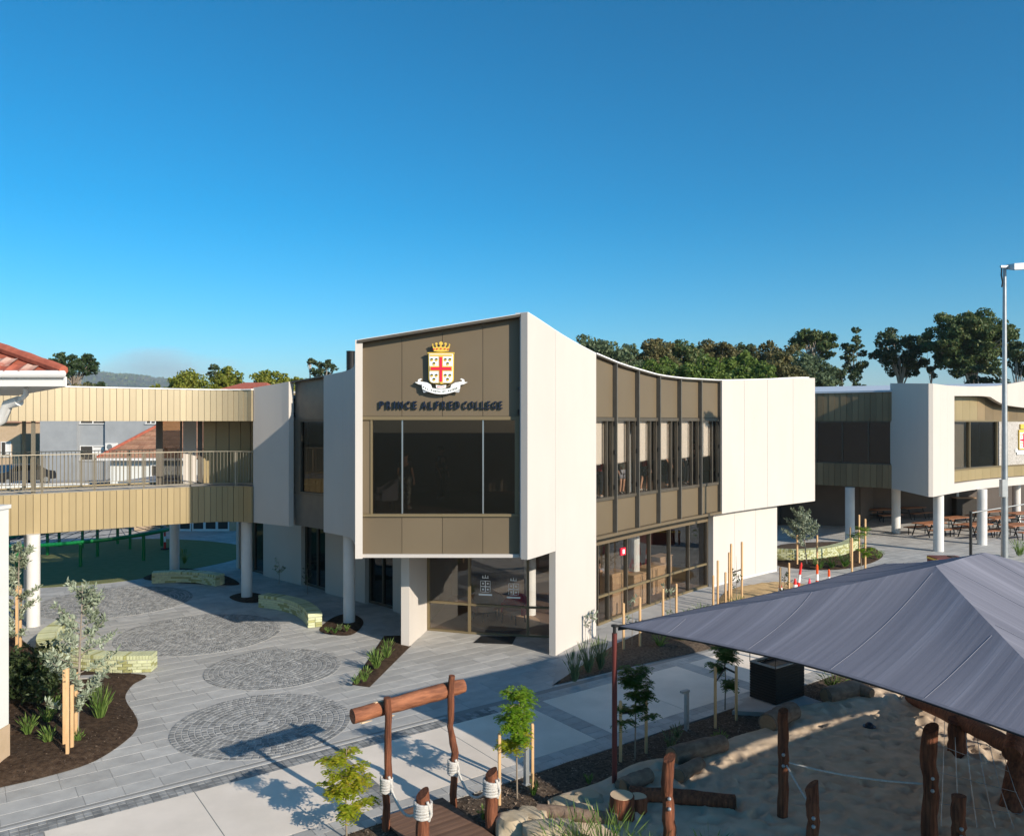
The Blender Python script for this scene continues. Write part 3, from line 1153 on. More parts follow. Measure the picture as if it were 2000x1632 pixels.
# fins
for i in range(1, 7):
    a = fs_[i] - (0.05 if i == 6 else 0.0)
    b = MB()
    wallseg(b, RC, a - .022, a + .022, -RD, 0.0 if i < 6 else -.02, ZS + .03, RT(a) - .03, 1)
    f = b.build('fin', M['fin'], school)
    for z in (6.35, 5.45, 4.35):
        q = MB()
        wallseg(q, RC, a - .06, a - .024, -RD + .055, -RD + .09, z, z + .14, 1)
        q.build('hinge', M['black'], f)
# ledge under the bays and dark overhang above them
b = MB()
wallseg(b, RC, sB + .01, sC, -RD - .3, 0.0, ZS, ZS + .09, 10)
b.build('ledge', M['brown'], school)
b = MB()
wallseg(b, RC, sB + .01, sC, -RD - .3, -0.01, lambda a: RT(a) - .045, lambda a: RT(a), 10)
b.build('overhang', M['bronze'], school)

# ground floor glazing of the curved side
GO = -0.62
b = MB()
wallseg(b, RC, sB - .2, lc[0], GO - .12, GO + .06, 2.56, ZS - .003, 10)
b.build('glazing_head', M['brown'], school)
gx = [RC.s_at(p, GO) for p in (1166, 1187, 1223, 1268, 1307, 1344, 1380)]
b = MB()
wallseg(b, RC, gx[0], lc[0] + .1, GO - .1, GO + .05, 0.0, 0.07, 10)
wallseg(b, RC, gx[0], gx[-1], GO - .05, GO + .04, 0.86, 0.93, 10)
gl = b.build('glazing', M['goldframe'], school)
for i, a in enumerate(gx):
    q = MB()
    w = .04 if i < 6 else .12
    wallseg(q, RC, a - w / 2, a + w / 2, GO - .10, GO + .05, 0.07, 2.56, 1)
    q.build('mullion', M['bronze'], gl)
for i in range(6):
    for (z0, z1) in ((.07, .86), (.93, 2.56)):
        q = MB()
        wallseg(q, RC, gx[i] + .02, gx[i + 1] - .02, GO - .03, GO - .02, z0, z1, 2)
        q.build('pane', M['glass_clear'], gl)

# front face -----------------------------------------------------------
FY = 21.02
sF = FPX / FY


def FX(px):
    return (px - 1000) / FPX * FY


def FZ(py):
    return CAM_H + (YH - py) / FPX * FY


def ftop(x):
    return 8.56 + (x - FX(706)) / (FX(1014) - FX(706)) * (9.24 - 8.56)


jx = [FX(706.5), FX(785), FX(864), FX(943), FX(1015)]
for i in range(4):
    a, c_ = jx[i] + .006, jx[i + 1] - .006
    b = MB()
    b.obox((a, FY, ZS + .09), (c_ - a, 0, 0), (0, .06, 0), (0, 0, 3.97 - ZS - .09))
    b.build('spandrel_panel', M['brown'], school)
    b = MB()
    zt0, zt1 = ftop(a) - .02, ftop(c_) - .02
    b.hexa([(a, FY, 6.63), (c_, FY, 6.63), (c_, FY + .06, 6.63), (a, FY + .06, 6.63), (a, FY, zt0), (c_, FY, zt1), (c_, FY + .06, zt1), (a, FY + .06, zt0)])
    b.build('upper_panel', M['brown'], school)
b = MB()
b.obox((jx[0], FY + .012, 4.05), (FX(727) - jx[0], 0, 0), (0, .06, 0), (0, 0, 2.47))
b.build('jamb_panel', M['brown'], school)
b = MB()
b.obox((jx[0], FY - .10, ZS + .002), (jx[4] - jx[0] - .01, 0, 0), (0, .25, 0), (0, 0, .085))
b.build('ledge', M['soffit'], school)
b = MB()
b.obox((jx[0] - .1, FY + .063, ZS + .02), (jx[4] - jx[0] + .25, 0, 0), (0, .05, 0), (0, 0, 3.96 - ZS))
b.hexa([(jx[0] - .1, FY + .063, 6.6), (jx[4] + .16, FY + .063, 6.6), (jx[4] + .16, FY + .12, 6.6), (jx[0] - .1, FY + .12, 6.6),
        (jx[0] - .1, FY + .063, ftop(jx[0]) - .025), (jx[4] + .16, FY + .063, ftop(jx[4]) - .025), (jx[4] + .16, FY + .12, ftop(jx[4]) - .025), (jx[0] - .1, FY + .12, ftop(jx[0]) - .025)])
b.obox((jx[4] - .01, FY - .005, 4.05), (.2, 0, 0), (0, .1, 0), (0, 0, 2.47))
b.build('backing', M['fin'], school)
# big window
b = MB()
x0, x1 = FX(726), FX(1007)
b.obox((jx[0], FY - .06, 3.975), (jx[4] - jx[0] - .012, 0, 0), (0, .20, 0), (0, 0, .07))
b.obox((jx[0], FY - .04, 6.53), (jx[4] - jx[0] - .012, 0, 0), (0, .18, 0), (0, 0, .09))
b.obox((x0 - .03, FY - .02, 4.046), (.05, 0, 0), (0, .16, 0), (0, 0, 2.483))
b.obox((x1 - .02, FY - .03, 4.046), (jx[4] - x1, 0, 0), (0, .16, 0), (0, 0, 2.483))
bw = b.build('window', M['goldframe'], school)
for px in (785.5, 943.5):
    q = MB()
    q.obox((FX(px) - .018, FY + .02, 4.05), (.036, 0, 0), (0, .07, 0), (0, 0, 2.475))
    q.build('mullion', M['silver'], bw)
wx = [x0 + .02, FX(785.5) - .02, FX(785.5) + .02, FX(943.5) - .02, FX(943.5) + .02, x1 - .02]
for i in (0, 2, 4):
    q = MB()
    q.obox((wx[i], FY + .05, 4.05), (wx[i + 1] - wx[i], 0, 0), (0, .01, 0), (0, 0, 2.475))
    q.build('pane', M['glass_dark'], bw)
# front overhang under the roof edge
b = MB()
ya, yb = 20.72, FY + .3
p0, p1 = (jx[0] - .05, ftop(jx[0])), (jx[4] + .05, ftop(jx[4]) + .01)
b.hexa([(p0[0], ya, p0[1] - .02), (p1[0], ya, p1[1] - .02), (p1[0], yb, p1[1] - .02), (p0[0], yb, p0[1] - .02),
        (p0[0], ya, p0[1] + .05), (p1[0], ya, p1[1] + .05), (p1[0], yb, p1[1] + .05), (p0[0], yb, p0[1] + .05)])
b.build('overhang', M['bronze'], school)
b = MB()
b.hexa([(p0[0], ya + .02, p0[1] + .052), (p1[0], ya + .02, p1[1] + .052), (p1[0], yb, p1[1] + .052), (p0[0], yb, p0[1] + .052),
        (p0[0], ya + .02, p0[1] + .064), (p1[0], ya + .02, p1[1] + .064), (p1[0], yb, p1[1] + .064), (p0[0], yb, p0[1] + .064)])
b.build('roof_cap', M['white_cap'], school)

# left curved side ------------------------------------------------------
l1 = LC.s_at(690)
l2 = LC.s_at(632)
l3 = LC.s_at(564)
panel('wall_panel', LC, 0.0, l1 - .6, -0.19, 0, ZS, LT, 'white_wall', n=6, gap=.001)
panel('wall_panel', LC, l1 - .6, l2, -0.20, 0, ZS, LT, 'white_wall', n=5, gap=.001)
panel('wall_panel', LC, l3, LC.L, -0.20, 0, ZS, LT, 'white_wall', n=5, gap=.001)
panel('spandrel_panel', LC, l2, l3, -.36, -.26, ZS + .02, 4.02, 'fin', n=3)
panel('upper_panel', LC, l2, l3, -.36, -.26, 6.56, lambda a: LT(a) - .03, 'fin', n=3)
b = MB()
wallseg(b, LC, l2, l3, -.37, -.22, 4.02, 4.10, 2)
wallseg(b, LC, l2, l3, -.37, -.22, 6.48, 6.56, 2)
wallseg(b, LC, l2, l2 + .07, -.37, -.22, 4.1, 6.48, 1)
wallseg(b, LC, l3 - .35, l3, -.37, -.22, 4.1, 6.48, 1)
wn_ = b.build('window', M['bronze'], school)
q = MB()
wallseg(q, LC, l2 + .07, l3 - .35, -.31, -.30, 4.1, 6.48, 2)
q.build('pane', M['glass_dark'], wn_)
b = MB()
wallseg(b, LC, l2, l3, -.36, -.05, lambda a: LT(a) - .03, lambda a: LT(a) + .01, 3)
b.build('overhang', M['bronze'], school)

# soffit / floor plate, ceiling, roof ------------------------------------
rin = [RC.at(a, -.34) for a in np.linspace(0.5, RC.L - .02, 16)]
lin = [LC.at(a, -.40) for a in np.linspace(LC.L, 0.35, 12)]
back = [(10.2, 40.5), (-2.0, 41.0), (-8.6, 36.5)]
plate = [(-3.9, 21.10), (0.25, 21.10)] + rin + back + lin
b = MB()
b.prism(plate, ZS + .012, 3.95)
b.build('floor_plate', M['soffit'], school)
rin2 = [RC.at(a, -.5) for a in np.linspace(0.3, RC.L - .2, 14)]
lin2 = [LC.at(a, -.5) for a in np.linspace(LC.L, 0.5, 12)]
fl = [(-3.6, 21.2), (0.1, 21.2)] + rin2 + [(10.0, 40.2), (-2, 40.7), (-8.3, 36.3)] + lin2
b = MB()
b.prism(fl, 3.955, 3.99)
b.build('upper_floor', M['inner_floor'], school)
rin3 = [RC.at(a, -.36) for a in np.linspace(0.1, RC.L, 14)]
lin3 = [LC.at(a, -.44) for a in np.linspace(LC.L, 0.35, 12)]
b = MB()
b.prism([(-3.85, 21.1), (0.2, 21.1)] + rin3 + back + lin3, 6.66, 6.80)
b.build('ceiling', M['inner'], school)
b = MB()
b.prism([(-3.85, 21.12), (0.2, 21.12)] + rin3 + back + lin3, 7.28, 7.40)
b.build('roof_deck', M['steel'], school)
# back of the upper storey
b = MB()
bk = [RC.at(RC.L, -.22)] + back + [LC.at(LC.L, -.2)]
for i in range(len(bk) - 1):
    b.bar((*bk[i], 5.3), (*bk[i + 1], 5.3), .2, 4.8)
b.build('back_wall', M['white_wall'], school)
# inner partitions of the upper storey
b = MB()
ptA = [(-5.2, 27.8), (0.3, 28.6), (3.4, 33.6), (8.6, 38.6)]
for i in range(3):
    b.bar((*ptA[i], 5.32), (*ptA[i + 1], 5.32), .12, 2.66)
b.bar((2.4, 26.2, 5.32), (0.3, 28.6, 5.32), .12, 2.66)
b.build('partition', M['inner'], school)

# ground floor ------------------------------------------------------------
gpts = [(-12.2, 35.1), (-10.5, 33.4), (-8.3, 31.4), (-7.08, 30.07), (-5.95, 29.0), (-5.22, 28.3), (-4.1, 27.2), (-3.45, 26.4), (-2.95, 25.5)]
GL = Crv(gpts, 1)


def gpanel(px0, px1, m='white_wall', zb=0.0, zt=ZS - .003, o0=-.2, o1=0):
    b = MB()
    wallseg(b, GL, GL.s_at(px0) + .004, GL.s_at(px1) - .004, o0, o1, zb, zt, 3)
    return b.build('lower_wall_panel', M[m], school)


gpanel(451, 466)
gpanel(514, 588.5)
gpanel(635, 713)
gpanel(767, 801)
for (p0, p1) in ((466, 514), (588.5, 635), (713, 767)):
    b = MB()
    a0, a1 = GL.s_at(p0), GL.s_at(p1)
    wallseg(b, GL, a0, a1, -.28, -.16, 2.75, ZS - .004, 2)
    wallseg(b, GL, a0, a0 + .07, -.28, -.16, 0, 2.75, 1)
    wallseg(b, GL, a1 - .07, a1, -.28, -.16, 0, 2.75, 1)
    wallseg(b, GL, a0, a1, -.28, -.16, 0, .09, 2)
    wallseg(b, GL, (a0 + a1) / 2 - .03, (a0 + a1) / 2 + .03, -.28, -.16, 0.09, 2.75, 1)
    dr = b.build('glazed_door', M['bronze'], school)
    q = MB()
    wallseg(q, GL, a0 + .07, a1 - .07, -.23, -.22, .09, 2.75, 2)
    q.build('pane', M['glass_dark'], dr)
# wall blade left of the entrance
b = MB()
ew = Crv([(-2.96, 22.85), (-2.86, 23.5), (-2.70, 24.3), (-2.62, 24.85)], 1)
wallseg(b, ew, 0, ew.L, -.24, 0, 0, ZS - .003, 5)
b.build('entry_blade_wall', M['white_wall'], school)
# entry glazing
EG = Crv([(-2.62, 24.72), (-1.30, 24.3), (0.48, 23.92), (2.2, 23.75)], 1, smooth=False)
ex = [0.02, EG.s_at(917), EG.s_at(1031), EG.s_at(1090)]
b = MB()
wallseg(b, EG, 0, ex[3], -.06, .05, 2.80, ZS - .004, 3)
eg = b.build('entry_glazing', M['goldframe'], school)
b = MB()
wallseg(b, EG, 0, ex[3], -.06, .05, 0.0, 0.06, 3)
b.build('sill', M['goldframe'], eg)
for a in ex:
    q = MB()
    wallseg(q, EG, a - .035, a + .035, -.062, .052, .06, 2.8, 1)
    q.build('mullion', M['goldframe'], eg)
q = MB()
wallseg(q, EG, ex[0] + .035, ex[1] - .035, -.045, .045, .86, .93, 1)
q.build('transom', M['goldframe'], eg)
q = MB()
wallseg(q, EG, ex[1] + .035, ex[2] - .035, -.045, .045, .86, .92, 1)
q.build('transom', M['goldframe'], eg)
q = MB()
wallseg(q, EG, ex[2] + .035, ex[3] - .035, -.045, .045, .86, .92, 1)
q.build('transom', M['goldframe'], eg)
for i in range(3):
    for (z0, z1) in ((.06, .86), (.93, 2.8)):
        q = MB()
        wallseg(q, EG, ex[i] + .035, ex[i + 1] - .035, -.012, -.002, z0, z1, 1)
        q.build('pane', M['glass_clear'], eg)
# white crests printed on the glass doors
for px, py in ((948, 1146), (1003, 1149)):
    a = EG.s_at(px)
    q = MB()
    z0 = 6.5 - (py - YH) * 24.1 / FPX
    for (da, dz, w, h) in ((0, 0, .30, .025), (0, 0, .028, .34), (-.15, .0, .012, .34), (.15, 0, .012, .34), (0, .17, .30, .014), (0, -.17, .24, .014),
                           (0, .26, .2, .02), (-.08, .30, .02, .06), (0, .31, .02, .08), (.08, .30, .02, .06), (-.075, .09, .05, .05), (.075, .09, .05, .05),
                           (-.075, -.09, .05, .05), (.075, -.09, .05, .05), (0, -.25, .42, .05)):
        wallseg(q, EG, a + da - w / 2, a + da + w / 2, .002, .004, z0 + dz - h / 2, z0 + dz + h / 2, 1)
    q.build('glass_print', M['white_paint'], eg)
# ground floor inside: floor, back walls
b = MB()
gfl = [(-2.6, 24.7), (0.5, 23.9), (1.9, 23.8)] + [RC.at(a, GO - .1) for a in np.linspace(sB, lc[3], 10)] + [(10.0, 40), (-2, 40.5), (-10, 36)] + [GL.at(a, -.3) for a in np.linspace(1.5, GL.L, 8)]
b.prism(gfl, 0.0, 0.02)
b.build('ground_floor', M['inner_floor'], school)
b = MB()
gb = [RC.at(lc[3], -.5), (10.0, 40), (-2, 40.5), (-10.4, 36.2), (-12.1, 35.2)]
for i in range(len(gb) - 1):
    b.bar((*gb[i], 1.45), (*gb[i + 1], 1.45), .2, 2.88)
b.build('back_wall', M['white_wall'], school)
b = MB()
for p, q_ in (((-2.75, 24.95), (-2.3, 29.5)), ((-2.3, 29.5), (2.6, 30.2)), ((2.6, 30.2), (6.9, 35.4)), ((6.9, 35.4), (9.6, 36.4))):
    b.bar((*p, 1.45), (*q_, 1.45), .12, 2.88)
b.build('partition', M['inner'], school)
for c in ((0.6, 26.6), (4.4, 28.6)):
    b = MB()
    b.disc_tube(c, .2, 0.02, ZS)
    b.build('inner_column', M['column'], school, smooth=True)
b = MB()
c = D(1232, 900, 28.2)
b.disc_tube((c.x, c.y), .17, 3.99, 6.66)
b.build('inner_column', M['column'], school, smooth=True)
b = MB()
p = G(682, 1217)
b.disc_tube(p, .19, 0.0, ZS, 24)
b.build('column', M['column'], school, smooth=True)
# black flue on the roof
b = MB()
c = D(685, 700, 30)
b.disc_tube((c.x, c.y), .14, 7.2, 9.1, 16)
for k in range(24):
    b.tube([(c.x, c.y, 8.2 + k * .04), (c.x, c.y, 8.222 + k * .04)], .17, 16)
b.build('flue', M['black'], school)

# ------------------------------------------------------------------ crest on the front
CY = FY - 0.14


def C(zx, zy, d=0.0):
    px = 720 + zx / 6.667
    py = 650 + zy / 6.667
    return ((px - 1000) / FPX * CY, CY - d, CAM_H + (YH - py) / FPX * CY)


def cpoly(b, pts, d0, d1):
    a = 0
    n = len(pts)
    for i in range(n):
        a += pts[i][0] * pts[(i + 1) % n][1] - pts[(i + 1) % n][0] * pts[i][1]
    if a > 0:
        pts = list(reversed(pts))
    b.vprism(pts, lambda x, y, d: C(x, y, d), d0, d1)
    return b


def circ(cx, cy, r, n=14, a0=0, a1=2 * math.pi, ry=None):
    ry = ry or r
    full = abs(a1 - a0 - 2 * math.pi) < 1e-6
    return [(cx + r * math.cos(a0 + (a1 - a0) * i / (n if full else n - 1)), cy + ry * math.sin(a0 + (a1 - a0) * i / (n if full else n - 1))) for i in range(n)]


crest = root('crest_sign', 'painted school crest with red cross shield, gold crown and white ribbon above the lettering', 'sign', (C(945, 460)[0], CY, 7.2))


def shield(m):
    p = [(778 + m, 258 + m * .6), (1112 - m, 258 + m * .6), (1108 - m, 600)]
    p += circ(1050 - m * .6, 600, 58 - m * .4, 7, 0, math.pi / 2, 56 - m * .5)
    p += [(975, 660 - m), (945, 668 - m * 1.3), (915, 660 - m)]
    p += circ(842 + m * .6, 600, 58 - m * .4, 7, math.pi / 2, math.pi, 56 - m * .5)
    return p


cpoly(MB(), shield(0), -.05, 0.03).build('shield_rim', M['gold_paint'], crest)
cpoly(MB(), shield(12), 0.03, 0.045).build('shield_face', M['white_paint'], crest)
cpoly(MB(), [(770, 256), (1118, 256), (1118, 272), (770, 272)], -.05, .055).build('shield_top', M['gold_paint'], crest)
b = MB()
cpoly(b, [(800, 284), (1088, 284), (1088, 306), (800, 306)], .045, .052)
b.build('chief_band', M['gold_paint'], crest)
b = MB()
cpoly(b, [(916, 306), (970, 306), (970, 432), (1092, 432), (1092, 498), (970, 498), (970, 640), (945, 660), (916, 640), (916, 498), (798, 498), (798, 432), (916, 432)], .045, .053)
cr = b.build('cross_border', M['gold_paint'], crest)
b = MB()
cpoly(b, [(926, 315), (960, 315), (960, 447), (1078, 447), (1078, 486), (960, 486), (960, 632), (943, 640), (926, 632), (926, 486), (812, 486), (812, 447), (926, 447)], .053, .062)
b.build('cross', M['red_paint'], crest)
for (qx, qy) in ((854, 372), (1031, 372), (854, 576), (1031, 576)):
    for (dx, dy) in ((-30, -18), (30, -18), (0, 34)):
        x, y = qx + dx, qy + dy
        b = MB()
        cpoly(b, circ(x, y, 18, 12), .045, .055)
        ch = b.build('charge', M['gold_paint'], crest)
        b = MB()
        cpoly(b, circ(x, y - 4, 19, 8, math.pi, 2 * math.pi), .055, .058)
        b.build('charge_cap', M['dkgreen_paint'], ch)
b = MB()
cpoly(b, [(850, 238), (826, 150), (858, 188), (884, 145), (905, 190), (943, 135), (980, 190), (1004, 145), (1028, 188), (1062, 150), (1038, 238), (990, 246), (943, 249), (895, 246)], -.05, .03)
for (x, y, r) in ((884, 143, 16), (943, 138, 24), (1004, 143, 16), (836, 152, 9), (1054, 152, 9)):
    cpoly(b, circ(x, y, r, 12), -.03, .04)
cw = b.build('crown', M['gold_paint'], crest)
for (x, y) in ((853, 214), (893, 209), (943, 206), (994, 209), (1036, 214)):
    b = MB()
    r = 15
    cpoly(b, [(x - r, y), (x, y - 10), (x + r, y), (x, y + 10)], .03, .045)
    b.build('jewel', M['red_paint'], cw)
for (x0_, y0_) in ((870, 178), (920, 172), (965, 172), (1018, 178)):
    b = MB()
    cpoly(b, circ(x0_, y0_, 11, 8), .028, .036)
    b.build('crown_gap', M['navy'], cw)


def rib_y(x):
    return 14 - ((x - 945) / 250) ** 2 * 70


b = MB()
up = [(x, 718 + rib_y(x)) for x in np.linspace(692, 1196, 17)]
lo = [(x, 784 + rib_y(x)) for x in np.linspace(1190, 700, 17)]
cpoly(b, up + lo, -.02, .03)
rib = b.build('ribbon', M['white_paint'], crest)
b = MB()
cpoly(b, [(700, 742), (716, 776), (780, 770), (790, 745)], -.03, -.005)
b.build('ribbon_fold', M['grey_fold'], crest)
b = MB()
cpoly(b, [(1190, 742), (1174, 776), (1110, 770), (1100, 745)], -.03, -.005)
b.build('ribbon_fold', M['grey_fold'], crest)
for sg in (-1, 1):
    b = MB()
    f = lambda x: 945 + sg * (x - 945)
    cpoly(b, [(f(1065), 712), (f(1080), 672), (f(1130), 645), (f(1200), 634), (f(1290), 642), (f(1240), 668), (f(1180), 680), (f(1120), 698)], -.04, .01)
    cpoly(b, [(f(1205), 640), (f(1222), 615), (f(1190), 604), (f(1210), 592), (f(1245), 608), (f(1250), 640)], -.03, .015)
    b.build('ribbon_tail', M['white_paint'], crest)
b = MB()
cpoly(b, [(876, 676), (945, 686), (1010, 676), (1006, 716), (945, 728), (880, 716)], -.03, .02)
b.build('date_scroll', M['white_paint'], crest)


def text_mesh(body, size, extrude, offset=0.0):
    cu = bpy.data.curves.new('text', 'FONT')
    cu.body = body
    cu.size = size
    cu.extrude = extrude
    cu.offset = offset
    cu.resolution_u = 3
    ob = bpy.data.objects.new('text', cu)
    COL.objects.link(ob)
    dg = bpy.context.evaluated_depsgraph_get()
    me_ = bpy.data.meshes.new_from_object(ob.evaluated_get(dg))
    vs_ = [tuple(v.co) for v in me_.vertices]
    fs_2 = [tuple(p_.vertices) for p_ in me_.polygons]
    bpy.data.objects.remove(ob)
    bpy.data.curves.remove(cu)
    bpy.data.meshes.remove(me_)
    return vs_, fs_2


def letter(b, ch, cx, cz, w, h, y, dep, off=0.0, rot=0.0):
    vs_, fs_2 = text_mesh(ch, 1.0, 0.05, off)
    xs = [v[0] for v in vs_]
    ys = [v[1] for v in vs_]
    mx, my = (max(xs) + min(xs)) / 2, (max(ys) + min(ys)) / 2
    kx = w / (max(xs) - min(xs))
    kz = h / (max(ys) - min(ys))
    out = []
    for v in vs_:
        X_, Z_ = (v[0] - mx) * kx, (v[1] - my) * kz
        out.append((cx + X_ * math.cos(rot) - Z_ * math.sin(rot), y - (v[2] / .05) * dep / 2, cz + X_ * math.sin(rot) + Z_ * math.cos(rot)))
    b.add(out, fs_2)


motto = 'FAC FORTIA ET PATERE'
mxs = [718, 742, 770, 0, 822, 848, 872, 893, 910, 930, 0, 974, 996, 0, 1044, 1066, 1088, 1108, 1130, 1150]
for ch, x in zip(motto, mxs):
    if ch == ' ':
        continue
    b = MB()
    p = C(x, 752 + rib_y(x))
    letter(b, ch, p[0], p[2], (.008 if ch == 'I' else .030), .046, CY - .034, .006, .01, rot=-(x - 945) / 250 * -.28)
    b.build('motto_letter', M['dkgreen_paint'], rib)
for ch, x in zip('1869', (905, 930, 957, 982)):
    b = MB()
    p = C(x, 703 - abs(x - 945) * .08)
    letter(b, ch, p[0], p[2], .026, .036, CY - .023, .006, .01)
    b.build('date_digit', M['red_paint'], crest)

LY = FY - 0.06
sign = root('lettering_sign', 'dark navy raised letters reading PRINCE ALFRED COLLEGE on brown panels', 'sign', ((862 - 1000) / FPX * LY, LY, CAM_H + (YH - 791) / FPX * LY))
wid = {'I': .35, 'L': .8, 'E': .85, 'F': .8, 'A': 1.15, 'N': 1.05, 'O': 1.1, 'C': 1.0, 'G': 1.05, 'D': 1.0, 'P': .95, 'R': 1.0}
for word, a, c_ in (('PRINCE', 740.5, 815), ('ALFRED', 823, 899), ('COLLEGE', 904.5, 982)):
    X0, X1 = (a - 1000) / FPX * LY, (c_ - 1000) / FPX * LY
    gapw = .38
    tot = sum(wid[q_] for q_ in word) + gapw * (len(word) - 1)
    k = (X1 - X0) / tot
    x = X0
    for ch in word:
        b = MB()
        letter(b, ch, x + wid[ch] * k / 2, CAM_H + (YH - 790.8) / FPX * LY, wid[ch] * k * (.9 if ch != 'I' else .8), .205, LY, .05, .018)
        b.build('letter', M['navy'], sign)
        x += (wid[ch] + gapw) * k

# ------------------------------------------------------------------ covered bridge at the left
BC = Crv([(-19.5, 22.6), (-17.6, 23.75), (-15.8, 24.9), (-13.6, 26.5), (-12.0, 27.6), (-10.9, 28.25), (-10.1, 28.4), (-9.55, 28.3), (-9.22, 28.12)], 1)
bridge = root('covered_bridge', 'curved upper level bridge with gold panel bands and railing at the left', 'bridge', (-13, 27, 0))
sj0 = BC.s_at(17)


def fascia(name, z0, z1, n, m, off=0.0):
    for i in range(n):
        a, c_ = BC.L * i / n, BC.L * (i + 1) / n
        b = MB()
        wallseg(b, BC, a + .006, c_ - .006, off - .05, off + .012 * (i % 2), z0, z1, 1)
        b.build(name, M[m], bridge)


fascia('lower_panel', ZS, 4.17, 60, 'gold')
fascia('upper_panel', 6.5, 7.60, 60, 'gold_sheen')
b = MB()
wallseg(b, BC, 0, BC.L, -.09, -.052, ZS, 4.16, 24)
wallseg(b, BC, 0, BC.L, -.09, -.052, 6.5, 7.6, 24)
b.build('fascia_backing', M['bronze'], bridge)
b = MB()
wallseg(b, BC, 0, BC.L, -.30, .03, 7.603, 7.64, 24)
b.build('roof_edge', M['white_cap'], bridge)
b = MB()
wallseg(b, BC, 0, BC.L, -.12, .02, 4.172, 4.19, 24)
b.build('deck_edge', M['rail'], bridge)
b = MB()
wallseg(b, BC, 0, BC.L, -3.1, -.1, ZS + .01, 4.10, 24)
b.build('deck', M['pale_conc'], bridge)
b = MB()
wallseg(b, BC, 0, BC.L, -3.1, -.1, 6.505, 7.45, 24)
b.build('roof', M['soffit'], bridge)
b = MB()
wallseg(b, BC, 0, BC.L, -3.16, -3.105, ZS, 4.17, 24)
wallseg(b, BC, 0, BC.L, -3.16, -3.105, 6.5, 7.6, 24)
b.build('rear_fascia', M['gold'], bridge)
for off in (-.07, -3.04):
    b = MB()
    wallseg(b, BC, 0, BC.L, off - .02, off + .02, 5.40, 5.43, 24)
    wallseg(b, BC, 0, BC.L, off - .015, off + .015, 4.26, 4.28, 24)
    b.build('handrail', M['rail'], bridge)
    b = MB()
    nb_ = int(BC.L / .115)
    for i in range(nb_):
        p = BC.at(BC.L * i / nb_, off)
        b.box((p[0], p[1], 4.84), (.014, .014, 1.12))
    b.build('balusters', M['rail'], bridge, kind='stuff')
    for i in range(8):
        p = BC.at(BC.L * (i + .5) / 8, off)
        b = MB()
        b.box((p[0], p[1], 4.77), (.05, .05, 1.28))
        b.build('railing_post', M['rail'], bridge)
for (px, off, w) in ((65, -.18, .09), (47, -2.9, .09)):
    p = BC.at(BC.s_at(px, off), off)
    b = MB()
    b.box((p[0], p[1], 5.3), (w, w, 2.4))
    b.build('roof_post', M['rail'], bridge)
# closed end next to the school
e0 = BC.s_at(397, -2.6)
ne = 9
for i in range(ne):
    a, c_ = e0 + (BC.L - e0) * i / ne, e0 + (BC.L - e0) * (i + 1) / ne
    b = MB()
    wallseg(b, BC, a + .006, c_ - .006, -2.66, -2.6 + .012 * (i % 2), 4.105, 6.5, 1)
    b.build('end_wall_panel', M['gold'], bridge)
b = MB()
wallseg(b, BC, e0, BC.L, -2.72, -2.665, 4.105, 6.5, 8)
b.build('end_wall_backing', M['bronze'], bridge)
for (px0, px1, m, o) in ((305, 318, 'bronze', -2.4), (352, 356, 'bronze', -2.7), (358, 384, 'white_wall', -2.7), (386, 396, 'bronze', -2.6)):
    b = MB()
    wallseg(b, BC, BC.s_at(px0, o), BC.s_at(px1, o), o - .08, o, 4.105, 6.5, 1)
    b.build('door_jamb', M[m], bridge)
b = MB()
wallseg(b, BC, BC.s_at(318, -2.7), BC.s_at(352, -2.7), -2.72, -2.71, 4.105, 6.5, 1)
b.build('glass_door', M['glass_dark'], bridge)
for (px, py, r) in ((65, 1222, .195), (341, 1118, .2), (482, 1167, .195)):
    p = G(px, py)
    b = MB()
    b.disc_tube(p, r, 0, ZS + .01, 24)
    b.build('column', M['column'], bridge, smooth=True)
p = G(51, 1212)
b = MB()
b.disc_tube(p, .07, 0, ZS + .01, 14)
b.build('downpipe', M['column'], bridge, smooth=True)

# ------------------------------------------------------------------ tiled house at the left edge
house = root('tiled_house', 'house corner with terracotta tiled roof and white eaves at the left edge', 'house', (-12, 17, 0))
sd = (-0.62, 0.785)
b = MB()
b.prism([(-18, 17.0), (-11.6, 17.0), (-11.6 + 7 * sd[0], 17.0 + 7 * sd[1]), (-18, 22.5)], 0, 7.2)
b.build('wall', M['house_white'], house)
ex_, ey_, ez_ = -9.06, 16.0, 7.30
E2 = (ex_ + 7.5 * sd[0], ey_ + 7.5 * sd[1])
b = MB()
b.box((ex_ - 4, ey_ + .05, ez_), (8.0, .10, .20))
b.bar((ex_ - .04, ey_ + .12, ez_), (E2[0], E2[1], ez_), .1, .2)
b.build('fascia_board', M['white_trim'], house)
b = MB()
b.tube([(ex_ - 8, ey_ - .06, ez_ + .14), (ex_ + .06, ey_ - .06, ez_ + .14), (E2[0] + .05, E2[1], ez_ + .14)], .075, 10)
b.build('gutter', M['white_trim'], house, smooth=True)
b = MB()
b.prism([(ex_ - 8, ey_ + .1), (ex_ - .1, ey_ + .1), (E2[0] - .1, E2[1]), (ex_ - 8, E2[1])], ez_ - .1, ez_ - .07)
b.build('soffit', M['white_trim'], house)
b = MB()
b.tube([(ex_ - .9, ey_ + .25, ez_ - .12), (ex_ - .95, ey_ + .35, ez_ - .25), (ex_ - 1.25, ey_ + .6, ez_ - .38)], .05, 10)
b.tube([(ex_ - 1.25, ey_ + .6, ez_ - .38), (ex_ - 1.55, ey_ + .7, ez_ - .45), (ex_ - 1.7, ey_ + .75, ez_ - .75), (ex_ - 2.2, ey_ + .9, ez_ - 1.0)], .11, 12)
b.build('downpipe', M['white_trim'], house, smooth=True)
pitch = 0.60
hd = (-0.90, 0.436)
T9 = 6.0
